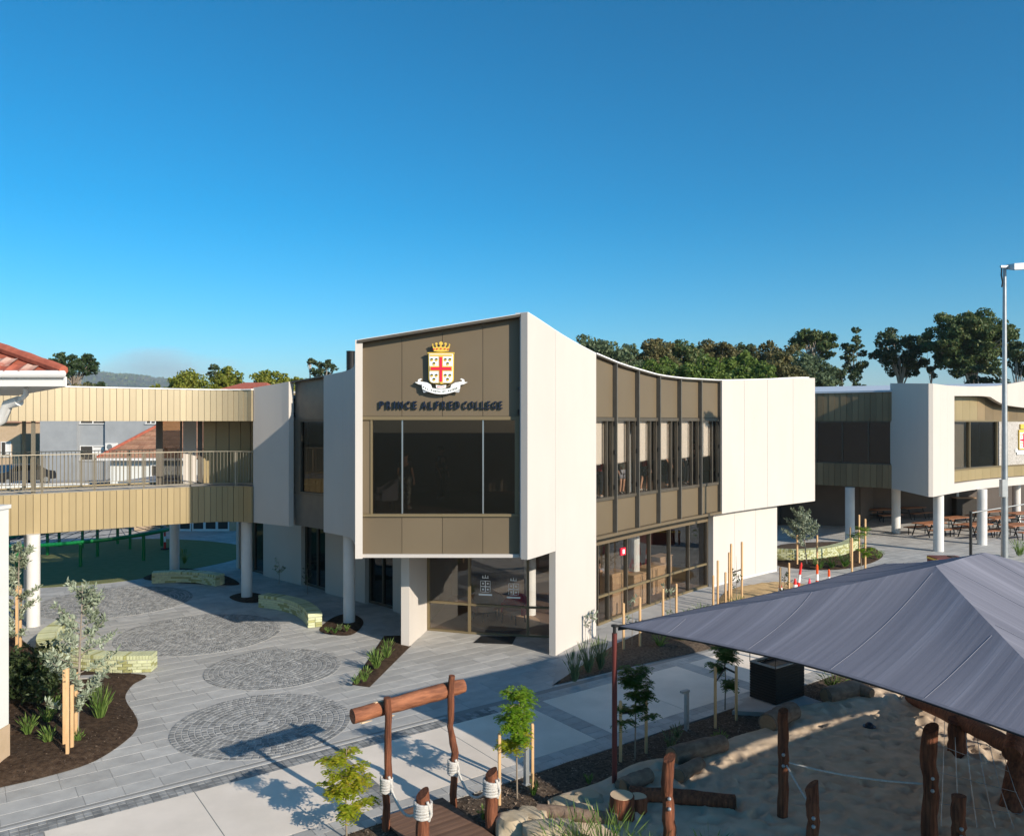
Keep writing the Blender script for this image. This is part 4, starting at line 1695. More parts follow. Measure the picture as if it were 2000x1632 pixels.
tip = (ex_ + hd[0] * T9, ey_ + hd[1] * T9, ez_ + .13 + hd[1] * T9 * pitch)
b = MB()
b.add([(ex_ - 9, ey_ - .05, ez_ + .13), (ex_ + .05, ey_ - .05, ez_ + .13), tip, (ex_ - 9, tip[1], tip[2]), (E2[0], E2[1], ez_ + .13), (E2[0] - 4, E2[1], tip[2])],
      [(0, 1, 2, 3), (1, 4, 5, 2)])
roof = b.build('roof', M['terracotta'], house)
tu = MB()
w, l = .30, .36
prof = [(0, .02), (.06, .045), (.12, .02), (.15, .005), (.24, .005), (.30, .02)]
vs = []
for yy in (0, l):
    for (x, z) in prof:
        vs.append((x, yy, z + (0.018 if yy == 0 else 0)))
for (x, z) in prof:
    vs.append((x, 0, z - .02))
n = len(prof)
fs = [(i, i + 1, n + i + 1, n + i) for i in range(n - 1)] + [(2 * n + i, 2 * n + i + 1, i + 1, i) for i in range(n - 1)]
tu.add(vs, fs)
tile_me = [tu.mesh('tile', M['lichen_tile']), tu.mesh('tile', M['terracotta'])]
dy_ = .31 * math.cos(math.atan(pitch))
for r_ in range(10):
    for k in range(16):
        x = ex_ - .30 - k * .30
        y = ey_ - .06 + r_ * dy_
        if x + .34 > ex_ - max(0, (y + .3 - ey_)) * .9 / .436:
            continue
        o = inst('tile', tile_me[0 if rnd.random() < .75 else 1], roof, (x, y, ez_ + .15 + (y - ey_ + .06) * pitch), rot=(math.atan(pitch), 0, 0))
b = MB()
b.tube([(ex_ + .02 + hd[0] * t, ey_ + hd[1] * t, ez_ + .22 + t * hd[1] * pitch) for t in np.linspace(0, 5.5, 16)], [.10 + .012 * (i % 2) for i in range(16)], 8)
b.build('hip_capping', M['terracotta'], roof)
# white boundary pillar below
pil = root('boundary_wall', 'tall white wall end with brick base at the left edge', 'wall', (-11, 14, 0))
p = G(17, 1490)
b = MB()
b.box((p.x - 1.5, p.y - .8, 2.8), (3.0, 1.6, 4.1))
b.build('wall', M['house_white'], pil)
b = MB()
b.box((p.x - 1.5, p.y - .8, 4.88), (3.06, 1.66, .07))
b.build('capping', M['white_trim'], pil)
b = MB()
b.box((p.x - 1.5, p.y - .8, .374), (3.03, 1.63, .745))
b.build('base', M['beige_brick'], pil)

# ------------------------------------------------------------------ houses behind the bridge
def simple_window(parent, X0, X1, Y_, Z0, Z1, frame='white_trim', glass='glass_dark', split=True):
    b = MB()
    t = .07
    b.box(((X0 + X1) / 2, Y_ - .03, Z1 - t / 2), (X1 - X0, .08, t))
    b.box(((X0 + X1) / 2, Y_ - .05, Z0 + t / 2), (X1 - X0 + .1, .14, t))
    b.box((X0 + t / 2, Y_ - .03, (Z0 + Z1) / 2), (t, .08, Z1 - Z0 - 2 * t))
    b.box((X1 - t / 2, Y_ - .03, (Z0 + Z1) / 2), (t, .08, Z1 - Z0 - 2 * t))
    if split:
        b.box(((X0 + X1) / 2, Y_ - .03, (Z0 + Z1) / 2), (t, .08, Z1 - Z0 - 2 * t))
    w_ = b.build('window', M[frame], parent)
    q = MB()
    q.box(((X0 + X1) / 2, Y_ - .012, (Z0 + Z1) / 2), (X1 - X0 - t, .02, Z1 - Z0 - t))
    q.build('pane', M['inner_dark'], w_)
    q = MB()
    q.box(((X0 + X1) / 2 + (X1 - X0) * .22, Y_ - .026, (Z0 + Z1) / 2 + .05), ((X1 - X0) * .4, .006, Z1 - Z0 - .35))
    q.build('curtain', M['white_trim'], w_)
    return w_


fy = 64.0
k = fy / FPX
flats = root('block_of_flats', 'grey painted brick block of flats seen through the bridge opening', 'building', (-29, fy + 5, 0))
X0, X1 = (78 - 1000) * k, (330 - 1000) * k
xm0, xm1 = (150 - 1000) * k, (205 - 1000) * k
b = MB()
b.box(((X0 + xm0) / 2, fy + 5, 4.1), (xm0 - X0, 10, 8.3))
b.box(((xm1 + X1) / 2, fy + 5, 4.1), (X1 - xm1, 10, 8.3))
b.box(((xm0 + xm1) / 2, fy + 5.15, 4.1), (xm1 - xm0, 9.7, 8.28))
b.build('wall', M['grey_brick'], flats)
simple_window(flats, xm0 + .1, xm1 - .05, fy + .3, 6.5 - 78 * k, 6.5 - 48 * k)
simple_window(flats, xm0 + .1, xm1 - .05, fy + .3, 6.5 - 6 * k, 6.5 + 26 * k)
simple_window(flats, (285 - 1000) * k, (305 - 1000) * k, fy, 6.5 - 6 * k, 6.5 + 26 * k)
b = MB()
b.box(((X0 + X1) / 2, fy + 5, 8.3), (X1 - X0 + .6, 10.6, .14))
b.build('roof', M['steel'], flats)
ac = root('air_conditioner', 'white air conditioner unit on the grey flats wall', 'air conditioner', ((221 - 1000) * k, fy - .3, 6.5 - 58 * k))
b = MB()
b.box(((221 - 1000) * k, fy - .25, 6.5 - 50 * k), (.85, .35, .6))
b.build('casing', M['white_trim'], ac)
b = MB()
b.tube([((219 - 1000) * k, fy - .44, 6.5 - 50 * k), ((219 - 1000) * k, fy - .426, 6.5 - 50 * k)], .22, 14)
b.build('fan_grille', M['steel'], ac)
b = MB()
b.box(((221 - 1000) * k, fy - .2, 6.5 - 60.5 * k), (.7, .4, .05))
b.build('bracket', M['steel'], ac)

# cottage with faded tiles
cy_ = 53.0
k = cy_ / FPX
cot = root('cottage', 'small house with faded red tiled roof below the grey flats', 'house', (-21, cy_ + 3, 0))
xe0, xe1 = (189 - 1000) * k, (380 - 1000) * k
ze = 6.5 - 73 * k
b = MB()
b.box(((xe0 + xe1) / 2 + .3, cy_ + 3.6, ze / 2 - .05), (xe1 - xe0 - .6, 6, ze - .1))
b.build('wall', M['house_white'], cot)
ridge = 2.6
b = MB()
ym = cy_ + 3.6
b.add([(xe0, cy_, ze), (xe1, cy_, ze), (xe1 - 1.0, ym, ze + ridge), (xe0 + 3.4, ym, ze + ridge), (xe0, ym * 2 - cy_, ze), (xe1, ym * 2 - cy_, ze)],
      [(0, 1, 2, 3), (0, 3, 4), (1, 5, 2), (4, 3, 2, 5)])
crf = b.build('roof', M['old_tile'], cot)
b = MB()
b.box(((xe0 + xe1) / 2, cy_ - .02, ze - .06), (xe1 - xe0, .08, .16))
b.build('gutter', M['white_trim'], cot)
slope = ridge / 3.6
cu = MB()
cu.box((0, .19, 0), (.36, .38, .03))
ctile = cu.mesh('tile', M['old_tile'])
for r_ in range(9):
    y = cy_ + r_ * .40
    xl = xe0 + 3.4 * (y - cy_) / 3.6
    xx = xl + .2
    while xx < xe1 - 1.0 * (y - cy_) / 3.6 - .2:
        inst('tile', ctile, crf, (xx, y, ze + (y - cy_) * slope + .035), rot=(math.atan(slope) - .04, 0, 0))
        xx += .385
b = MB()
b.tube([(xe0, cy_, ze + .06), (xe0 + 3.4, ym, ze + ridge + .06)], .11, 8)
b.build('hip_capping', M['terracotta'], crf)
for px in (237, 243):
    pass
b = MB()
for (px, py) in ((241, 868), (244, 886)):
    q = D(px, py, cy_ + 1.6)
    b.disc_tube(q, .12, q.z - .3, q.z + .12, 10)
b.build('vent', M['terracotta'], crf)
simple_window(cot, (287 - 1000) * k, (312 - 1000) * k, cy_ + .58, ze - 1.25, ze - .45)

# beige building far left, red roof behind the bridge end, low white wall, car
by = 70.0
k = by / FPX
bg_ = root('beige_house', 'beige brick house far left through the bridge opening', 'house', (-46, by + 4, 0))
b = MB()
b.box(((-20 - 1000) * k, by + 4, 3.25), (120 * k, 8, 6.5))
b.build('wall', M['beige_brick'], bg_)
b = MB()
bx0, bx1 = (-90 - 1000) * k, (43 - 1000) * k
b.add([(bx0, by - .5, 6.35), (bx1, by - .5, 6.35), (bx1, by + 8.5, 6.35), (bx0, by + 8.5, 6.35), (bx0 + 3, by + 4, 8.0), (bx1 - 3, by + 4, 8.0)],
      [(0, 1, 5, 4), (1, 2, 5), (2, 3, 4, 5), (3, 0, 4), (3, 2, 1, 0)])
b.build('roof', M['old_tile'], bg_)
simple_window(bg_, (2 - 1000) * k, (22 - 1000) * k, by, 6.5 - 70 * k, 6.5 - 40 * k)
rr = root('red_roof_house', 'house with red roof just showing above the bridge end', 'house', (-22, 66, 0))
ry = 62.0
k = ry / FPX
b = MB()
b.box(((445 - 1000) * k, ry + 5, 4.3), (130 * k, 8, 8.6))
b.build('wall', M['beige_brick'], rr)
a0, a1 = (380 - 1000) * k, (520 - 1000) * k
b = MB()
b.add([(a0, ry, 8.5), (a1, ry, 8.5), (a1, ry + 10, 8.5), (a0, ry + 10, 8.5), (a0 + 2.2, ry + 5, 9.75), (a1 - 1.5, ry + 5, 9.75)],
      [(0, 1, 5, 4), (1, 2, 5), (2, 3, 4, 5), (3, 0, 4), (3, 2, 1, 0)])
b.build('roof', M['terracotta'], rr)
lw = root('garden_wall', 'low white garden wall behind the bridge railing', 'wall', (-27, 48, 0))
a, c_ = D(-40, 950, 52), D(168, 944, 52)
b = MB()
b.hexa([(a.x, 52, 0), (c_.x, 52, 0), (c_.x, 52.25, 0), (a.x, 52.25, 0), (a.x, 52, 2.3), (c_.x, 52, 2.35), (c_.x, 52.25, 2.35), (a.x, 52.25, 2.3)])
b.build('wall', M['house_white'], lw)
b = MB()
b.box(((a.x + c_.x) / 2, 52.12, 2.37), (c_.x - a.x + .1, .4, .08))
b.build('capping', M['white_trim'], lw)


def car(loc, rz, label):
    r = root('parked_car', label, 'car', loc)
    r.rotation_euler = (0, 0, rz)

    def bl(mb_, name, m, parent, smooth=False):
        o = bpy.data.objects.new(name, mb_.mesh(name, M[m], (0, 0, 0), smooth))
        o.parent = parent
        COL.objects.link(o)
        return o
    side = [(-2.1, .35), (-2.15, .75), (-1.9, .95), (-1.3, 1.0), (-.75, 1.42), (.75, 1.45), (1.5, 1.0), (2.05, .9), (2.15, .6), (2.1, .35)]
    b = MB()
    b.vprism(list(reversed(side)), lambda a, c, d: (a, d, c), -.86, .86)
    body = bl(b, 'body', 'car_dark', r)
    for sgn in (-1, 1):
        b = MB()
        b.vprism([(-1.05, 1.02), (-.68, 1.36), (.68, 1.38), (1.2, 1.04)], lambda a, c, d: (a, d, c), sgn * .865 - .004, sgn * .865 + .004)
        bl(b, 'side_window', 'glass_dark', body)
    for x in (-1.3, 1.35):
        for y in (-.78, .78):
            b = MB()
            b.tube([(x, y - .1, .32), (x, y + .1, .32)], .32, 16)
            wv = bl(b, 'wheel', 'tyre', r)
            b = MB()
            b.tube([(x, y - .11, .32), (x, y + .11, .32)], .19, 12)
            bl(b, 'rim', 'steel', wv)
    for y in (-.6, .6):
        b = MB()
        b.box((-2.13, y, .7), (.06, .3, .12))
        bl(b, 'headlight', 'white_trim', r)
    return r


c = D(28, 950, 54)
b = MB()
b.box((c.x - 4, 57, c.z / 2), (16, 6, c.z))
terr = b.build('terrace', M['pale_conc'])
tag(terr, 'raised car park slab behind the bridge', 'terrace', kind='structure')
car((c.x - .6, 55.5, c.z), 1.1, 'dark car parked on the terrace behind the bridge railing')

# low classroom wing at the back of the courtyard
wy = 47.0
k = wy / FPX
wing = root('classroom_wing', 'low tan classroom wing with white framed glass doors under the bridge', 'building', (-21, wy + 2, 0))
a, c_ = (262 - 1000) * k, (470 - 1000) * k
b = MB()
b.box(((a + c_) / 2, wy + 2, 1.45), (c_ - a, 4, 2.9))
b.build('wall', M['beige_brick'], wing)
b = MB()
b.box(((a + c_) / 2, wy + 1.6, 2.96), (c_ - a + .8, 5.5, .12))
b.build('roof', M['steel'], wing)
for px in (362, 388, 412, 436):
    x = (px - 1000) * k
    b = MB()
    for dx in (-.33, .33):
        b.box((x + dx, wy - .03, 1.1), (.07, .08, 2.2))
    b.box((x, wy - .03, 2.17), (.59, .08, .07))
    b.box((x, wy - .03, .06), (.59, .08, .12))
    d_ = b.build('glass_door', M['white_trim'], wing)
    q = MB()
    q.box((x, wy - .015, 1.12), (.6, .02, 2.05))
    q.build('pane', M['inner_dark'], d_)

# green climbing rings
play = root('ring_climber', 'green steel climber of big rings on posts under the bridge', 'play equipment', (-21, 38, 0))
pc = G(150, 1083)


def ring(cx, cy, rx, ry, z, r, m, tilt=0.0, name='ring', n=48):
    b = MB()
    pts = [(cx + rx * math.cos(a), cy + ry * math.sin(a), z + tilt * math.cos(a)) for a in np.linspace(0, 2 * math.pi, n + 1)]
    b.tube(pts, r, 8, False)
    return b.build(name, M[m], play, smooth=True)


ring(pc.x + .4, pc.y, 4.1, 3.4, 1.0, .085, 'green_steel', .25)
ring(pc.x + .4, pc.y, 3.7, 3.0, .98, .05, 'teal_steel', .25)
ring(pc.x + .2, pc.y + .8, 1.9, 1.6, 1.35, .085, 'green_steel', .1)
for i in range(9):
    a = 2 * math.pi * i / 9 + .2
    b = MB()
    b.disc_tube((pc.x + .4 + 4.1 * math.cos(a), pc.y + 3.4 * math.sin(a)), .075, 0, 1.0 + .25 * math.cos(a) + (.5 if i in (1, 4) else 0), 10)
    b.build('post', M['green_steel'], play, smooth=True)
for i in range(4):
    a = 2 * math.pi * i / 4 + .6
    b = MB()
    b.disc_tube((pc.x + .2 + 1.9 * math.cos(a), pc.y + .8 + 1.6 * math.sin(a)), .07, 0, 1.36, 10)
    b.build('post', M['green_steel'], play, smooth=True)
b = MB()
for i in range(28):
    a = 2 * math.pi * i / 28
    b.bar((pc.x + .4 + 3.7 * math.cos(a), pc.y + 3.0 * math.sin(a), .98 + .25 * math.cos(a)), (pc.x + .2 + 1.9 * math.cos(a + .3), pc.y + .8 + 1.6 * math.sin(a + .3), 1.34), .022)
for f in (.33, .66):
    pts = [(pc.x + .4 + (3.7 - 1.8 * f) * math.cos(a), pc.y + .8 * f + (3.0 - 1.4 * f) * math.sin(a), .98 + .36 * f + .2 * math.cos(a)) for a in np.linspace(0, 6.2832, 29)]
    b.tube(pts, .013, 5, False)
b.build('rope_net', M['navy'], play, kind='stuff')

# ------------------------------------------------------------------ second building at the right
hall = root('hall_building', 'second cream building on white columns with bay window at the right edge', 'building', (24, 44, 0))
HC = Crv([(20.0, 37.7), (22.3, 39.9), (25.2, 42.4), (29.0, 45.0), (34, 48)], 1)
_hs = [HC.s_at(p) for p in (1823, 1850, 1900, 1950, 2000)]
_hz = [8.28, 8.25, 8.30, 8.42, 8.75]


def HT(a):
    return float(np.interp(a, _hs + [HC.L], _hz + [9.6]))


ob0, ob1 = HC.s_at(1864), HC.s_at(2100)
hcuts = list(np.linspace(0, ob0, 4))
for i in range(3):
    panel('wall_panel', HC, hcuts[i], hcuts[i + 1], -.22, 0, ZS, HT, 'white_wall', gap=.002, parent=hall)


def bayhead(a):
    # wavy head of the bay recess
    px = np.interp(a, [HC.s_at(p) for p in (1864, 1918, 1935, 1958, 1985, 2000, 2060)], [773, 773, 775, 790, 794, 796, 800])
    q = HC.at(a)
    return CAM_H + (YH - px) / FPX * q[1]


b = MB()
wallseg(b, HC, ob0, HC.L, -.22, 0, bayhead, HT, 18)
b.build('wall_panel', M['white_wall'], hall)
b = MB()
wallseg(b, HC, ob0, HC.L, -.22, 0, ZS, 3.35, 12)
b.build('wall_panel', M['white_wall'], hall)
b = MB()
wallseg(b, HC, ob0, ob0 + .05, -.75, -.22, 3.35, 7.72, 1)
b.build('bay_reveal', M['goldframe'], hall)
nb_ = 16
bs = np.linspace(ob0 + .05, HC.L, nb_ + 1)
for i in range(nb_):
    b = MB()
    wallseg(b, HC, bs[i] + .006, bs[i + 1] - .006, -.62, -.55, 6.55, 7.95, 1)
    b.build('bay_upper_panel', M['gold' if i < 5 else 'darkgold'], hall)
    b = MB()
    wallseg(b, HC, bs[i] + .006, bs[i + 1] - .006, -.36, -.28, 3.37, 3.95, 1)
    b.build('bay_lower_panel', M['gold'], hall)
wg0, wg1 = ob0 + .35, HC.s_at(1966)
b = MB()
wallseg(b, HC, ob0 + .05, HC.L, -.66, -.45, 6.46, 6.55, 8)
wallseg(b, HC, ob0 + .05, HC.L, -.66, -.25, 3.95, 4.02, 8)
for a in (wg0 - .1, (wg0 + wg1) / 2, wg1):
    wallseg(b, HC, a, a + .08, -.66, -.5, 4.02, 6.46, 1)
bw_ = b.build('bay_window', M['goldframe'], hall)
for (a, c_) in ((wg0 - .02, (wg0 + wg1) / 2), ((wg0 + wg1) / 2 + .08, wg1)):
    q = MB()
    wallseg(q, HC, a, c_, -.6, -.59, 4.02, 6.46, 1)
    q.build('pane', M['glass'], bw_)
q = MB()
wallseg(q, HC, wg0 + .3, (wg0 + wg1) / 2 - .1, -.78, -.76, 4.02, 6.4, 1)
q.build('blind', M['blind'], bw_)
b = MB()
wallseg(b, HC, wg1 + .08, HC.L, -.56, -.42, 4.02, 6.46, 6)
b.build('pebble_panel', M['pebble'], hall)
# shaded return face and recessed gold bands
RF = Crv([(19.80, 37.72), (20.05, 40.1), (20.3, 42.6)], -1)
b = MB()
wallseg(b, RF, 0.0, RF.L, -.2, 0, ZS, lambda a: 8.28 + .05 * a, 4)
b.build('wall_panel', M['white_wall'], hall)
GB = Crv([(15.0, 46.5), (17.2, 44.9), (19.0, 43.5), (20.4, 42.3)], 1)
ng = 22
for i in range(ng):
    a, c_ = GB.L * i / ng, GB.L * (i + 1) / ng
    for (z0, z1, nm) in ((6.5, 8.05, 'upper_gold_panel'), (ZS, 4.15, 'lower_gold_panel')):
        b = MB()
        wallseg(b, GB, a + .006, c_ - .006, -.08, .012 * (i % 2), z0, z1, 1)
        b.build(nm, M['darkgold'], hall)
b = MB()
wallseg(b, GB, 0, GB.L, -.2, -.1, 6.42, 6.5, 6)
wallseg(b, GB, 0, GB.L, -.2, -.05, 4.15, 4.22, 6)
for i in range(6):
    a = GB.L * i / 5
    wallseg(b, GB, a - .03, a + .03, -.2, -.1, 4.22, 6.42, 1)
gw = b.build('gallery_window', M['bronze'], hall)
for i in range(5):
    q = MB()
    wallseg(q, GB, GB.L * i / 5 + .03, GB.L * (i + 1) / 5 - .03, -.16, -.15, 4.22, 6.42, 1)
    q.build('pane', M['glass_dark'], gw)
b = MB()
hp = [(13.5, 47.5), (15.1, 46.6), (17.2, 45.1), (19, 43.7), (20.62, 42.4), (20.2, 38.4)] + [HC.at(a, -.8) for a in np.linspace(1.4, HC.L, 10)] + [(34, 60), (14, 60)]
b.prism(hp, ZS + .01, 3.9)
b.build('floor_plate', M['soffit'], hall)
b = MB()
b.prism(hp, 6.62, 6.8)
b.build('ceiling', M['inner'], hall)
b = MB()
zr = lambda p: 8.0 + (p[1] - 42) * .10 + (p[0] - 20) * .03
b.prism([(14.2, 47.0), (17.3, 44.9), (20.5, 42.45), (20.1, 38.3)] + [HC.at(a, -.66) for a in np.linspace(1.2, HC.L, 10)] + [(36, 58), (14, 58)], lambda p: 7.3, lambda p: 8.02 + max(0, p[1] - 43) * .055 + max(0, p[0] - 22) * .03)
b.build('roof', M['roof_metal'], hall)
b = MB()
wallseg(b, GB, -.1, GB.L - .12, -.4, .06, 8.06, 8.16, 8)
b.build('roof_gutter', M['roof_metal'], hall)
b = MB()
for p, q_ in (((13.5, 47.5), (14, 60)), ((34, 60), (34, 48.5)), ((14, 60), (34, 60))):
    b.bar((*p, 5.3), (*q_, 5.3), .2, 2.8)
b.build('back_wall', M['white_wall'], hall)
b = MB()
b.bar((16, 49.5, 5.2), (30, 51, 5.2), .12, 2.6)
b.build('partition', M['inner'], hall)
# ground floor core behind the columns
b = MB()
b.bar((13.0, 50.0, 1.45), (21.5, 49.2, 1.45), .2, 2.88)
b.bar((21.5, 49.2, 1.45), (24, 53, 1.45), .2, 2.88)
b.bar((24, 53, 1.45), (36, 55, 1.45), .2, 2.88)
b.build('lower_wall', M['inner'], hall)
b = MB()
for x in (16.0, 17.2, 18.4):
    b.box((x, 49.5, 1.25), (.9, .1, 2.3))
b.build('dark_doors', M['inner_dark'], hall)
for (px, py) in ((1660, 1057), (1750, 1040), (1833, 1076), (1918, 1063), (1866, 1008), (1985, 1020)):
    p = G(px, py)
    b = MB()
    b.disc_tube(p, .24, 0, ZS + .02, 22)
    b.build('column', M['column'], hall, smooth=True)

# crest on the pebble panel of the second building (cut by the frame)
ca = HC.s_at(1996, -.4)
cp = HC.at(ca, -.38)
c2 = root('crest_sign', 'smaller school crest on pebbled panel at the right edge', 'sign', (cp[0], cp[1], 5.2))


def H2(da, z, off):
    q = HC.at(ca + da, -.42 + off)
    return (q[0], q[1], z)


def hbox(name, m, a0, a1, z0, z1, o0, o1, parent):
    b = MB()
    b.hexa([H2(a0, z0, o1), H2(a1, z0, o1), H2(a1, z0, o0), H2(a0, z0, o0), H2(a0, z1, o1), H2(a1, z1, o1), H2(a1, z1, o0), H2(a0, z1, o0)])
    return b.build(name, M[m], parent)


hbox('shield_rim', 'gold_paint', -.42, .42, 4.88, 6.0, .02, .08, c2)
hbox('shield_face', 'white_paint', -.38, .38, 4.93, 5.85, .08, .09, c2)
hbox('cross', 'red_paint', -.34, .34, 5.36, 5.46, .092, .10, c2)
hbox('cross', 'red_paint', -.05, .05, 4.98, 5.8, .101, .11, c2)
for (x, z) in ((-.28, 5.72), (-.14, 5.72), (-.21, 5.58), (-.28, 5.24), (-.14, 5.24), (-.21, 5.1)):
    hbox('charge', 'gold_paint', x - .04, x + .04, z - .04, z + .04, .092, .10, c2)
hbox('crown', 'gold_paint', -.26, .26, 6.05, 6.32, .02, .08, c2)
hbox('ribbon', 'white_paint', -.62, .62, 4.58, 4.78, .02, .07, c2)
hbox('ribbon_tail', 'white_paint', -.78, -.55, 4.72, 4.92, .02, .05, c2)

# picnic tables on the terrace
def picnic(loc, rz, label):
    r = root('picnic_table', label, 'table', loc, 'picnic tables under the second building')
    r.rotation_euler = (0, 0, rz)

    def bl(b, name, m):
        o = bpy.data.objects.new(name, b.mesh(name, M[m]))
        o.parent = r
        COL.objects.link(o)
    for i in range(5):
        b = MB()
        b.box((0, -.34 + i * .17, .73), (1.9, .155, .04))
        bl(b, 'table_slat', 'table_wood')
    for y in (-.78, .78):
        for j in (-.09, .09):
            b = MB()
            b.box((0, y + j, .44), (1.9, .165, .04))
            bl(b, 'bench_slat', 'table_wood')
    for x in (-.7, .7):
        b = MB()
        b.bar((x, -.3, .71), (x, -.55, 0), .05)
        b.bar((x, .3, .71), (x, .55, 0), .05)
        b.bar((x, -.85, .40), (x, .85, .40), .04)
        for y in (-.78, .78):
            b.bar((x, y, .42), (x, y, 0), .04)
        bl(b, 'frame', 'black')
    return r


spots = [(1815, 1046, 'picnic table nearest the front column in the sun'), (1862, 1034, 'picnic table behind the two front columns'), (1905, 1049, 'picnic table between the front right column and the light pole'),
         (1950, 1034, 'picnic table just left of the light pole foot'), (1985, 1050, 'picnic table nearest the right edge'), (1990, 1024, 'picnic table far right at the back row'),
         (1930, 1020, 'picnic table in the back row beside the planter'), (1720, 1016, 'picnic table in the shade behind the left column'), (1780, 1012, 'picnic table in the shade beside the black bin')]
for (px, py, lb) in spots:
    picnic(G(px, py), .45, lb)
bn = root('wheelie_bin', 'black wheeled bin in the shade under the second building', 'bin', G(1795, 1012))
p = G(1795, 1008)
b = MB()
b.hexa([(p.x - .28, p.y - .3, .08), (p.x + .28, p.y - .3, .08), (p.x + .28, p.y + .3, .08), (p.x - .28, p.y + .3, .08), (p.x - .36, p.y - .38, 1.0), (p.x + .36, p.y - .38, 1.0), (p.x + .36, p.y + .38, 1.0), (p.x - .36, p.y + .38, 1.0)])
b.build('body', M['black'], bn)
b = MB()
b.box((p.x, p.y, 1.04), (.78, .84, .07))
b.build('lid', M['black'], bn)
b = MB()
b.tube([(p.x - .32, p.y + .34, .1), (p.x + .32, p.y + .34, .1)], .1, 10)
b.build('wheel', M['tyre'], bn)
pl = root('planter_box', 'dark timber planter cabinet behind the columns', 'planter', G(1884, 1012))
p = G(1884, 1010)
b = MB()
b.box((p.x, p.y, .65), (1.4, .6, 1.3))
b.build('body', M['inner_dark'], pl)
b = MB()
b.box((p.x, p.y, 1.33), (1.5, .7, .06))
b.build('top', M['timber_light'], pl)

# ------------------------------------------------------------------ light pole
lp = root('light_pole', 'tall grey light pole at the right edge', 'light pole', (14.4, 23.2, 0))
b = MB()
b.tube([(14.4, 23.2, 0), (14.4, 23.2, 5), (14.4, 23.2, 11.0)], [.115, .082, .046], 14)
b.build('pole', M['galv'], lp, smooth=True)
b = MB()
b.box((14.4, 23.2, .02), (.4, .4, .04))
b.build('base_plate', M['galv'], lp)
b = MB()
b.box((14.32, 23.12, 4.55), (.16, .16, .5))
b.build('junction_box', M['galv'], lp)
b = MB()
b.bar((14.25, 23.15, 11.0), (15.3, 23.3, 11.03), .06)
b.build('bracket_arm', M['galv'], lp)
for x in (14.75, 15.25):
    b = MB()
    b.hexa([(x - .28, 22.85, 10.86), (x + .25, 22.95, 10.90), (x + .25, 23.5, 11.02), (x - .28, 23.4, 10.98),
            (x - .2, 22.98, 11.06), (x + .2, 23.05, 11.1), (x + .2, 23.42, 11.14), (x - .2, 23.35, 11.1)])
    lh = b.build('floodlight', M['white_trim'], lp)
    b = MB()
    b.hexa([(x - .25, 22.88, 10.845), (x + .22, 22.98, 10.885), (x + .22, 23.45, 10.995), (x - .25, 23.36, 10.96), (x - .25, 22.88, 10.855), (x + .22, 22.98, 10.895), (x + .22, 23.45, 11.005), (x - .25, 23.36, 10.97)])
    b.build('lens', M['steel'], lh)
b = MB()
b.tube([(14.28, 23.14, 10.98), (14.26, 23.13, 10.75), (14.30, 23.13, 10.55), (14.27, 23.12, 10.4)], .02, 6)
b.build('cable', M['black'], lp)
# fence corner post and rail in front of the tables
fe = root('fence', 'black fence post with thin rail running to the light pole', 'fence', (16.5, 28.6, 0))
p = D(1896, 1080, 28.5)
b = MB()
b.disc_tube(p, .05, 0, CAM_H + (YH - 998) / FPX * 28.5, 10)
b.build('post', M['black'], fe)
b = MB()
b.tube([D(1898, 1001, 28.5), D(2040, 978, 28.5)], .025, 8)
b.build('rail', M['steel'], fe)
# red crate on the far side of the sail
rc_ = root('toy_cart', 'maroon and yellow box peeping over the sail ridge', 'box', G(1848, 1128))
p = G(1848, 1122)
b = MB()
b.box((p.x, p.y, .38), (1.2, .8, .76))
b.build('body', M['post_red'], rc_)
b = MB()
b.box((p.x, p.y, .68), (1.23, .83, .07))
b.build('band', M['gold_paint'], rc_)
b = MB()
b.box((p.x + .25, p.y, .775), (.25, .3, .03))
b.build('hatch', M['black'], rc_)

# ------------------------------------------------------------------ brick benches
bk = MB()
bk.box((0, 0, 0), (.22, .10, .066))
brick_me = [bk.mesh('brick', M['brick_a']), bk.mesh('brick', M['brick_b'])]
bk = MB()
bk.box((0, 0, 0), (.066, .44, .10))
top_me = [bk.mesh('brick', M['brick_a']), bk.mesh('brick', M['brick_b'])]


def bench(pts, label, h=.44, w=.44, vis_side=1, seed=1, both=False):
    rg = random.Random(seed)
    cv = Crv(pts, 1)
    mid = cv.at(cv.L / 2)
    r = root('brick_bench', label, 'bench', (mid[0], mid[1], 0), 'curved green brick benches')
    b = MB()
    wallseg(b, cv, .03, cv.L - .03, -w / 2 + .02, w / 2 - .02, 0, h - .015, 16)
    b.build('core', M['mortar'], r)
    hc = .076
    ncr = int((h - .10) / hc)
    for side in ((1, -1) if both else (vis_side,)):
        for j in range(ncr):
            n_ = max(2, int(cv.L / .232))
            off = .116 if j % 2 else 0
            for i in range(n_):
                a = off + (i + .5) * cv.L / n_
                if a > cv.L - .08:
                    continue
                p = cv.at(a, side * (w / 2 - .045))
                m = 1 if rg.random() < .33 else 0
                inst('brick', brick_me[m], r, (p[0], p[1], .012 + hc * (j + .5)), cv.rz(a))
    for j in range(ncr):
        for e_ in (0.05, cv.L - .05):
            for q in (-.11, .11):
                p = cv.at(e_, q)
                inst('brick', brick_me[1 if rg.random() < .33 else 0], r, (p[0], p[1], .012 + hc * (j + .5)), cv.rz(e_) + math.pi / 2, sc=(.93, 1, 1))
    n_ = int(cv.L / .077)
    for i in range(n_):
        a = (i + .5) * cv.L / n_
        p = cv.at(a, 0)
        inst('brick', top_me[1 if rg.random() < .2 else 0], r, (p[0], p[1], h - .05), cv.rz(a))
    return r


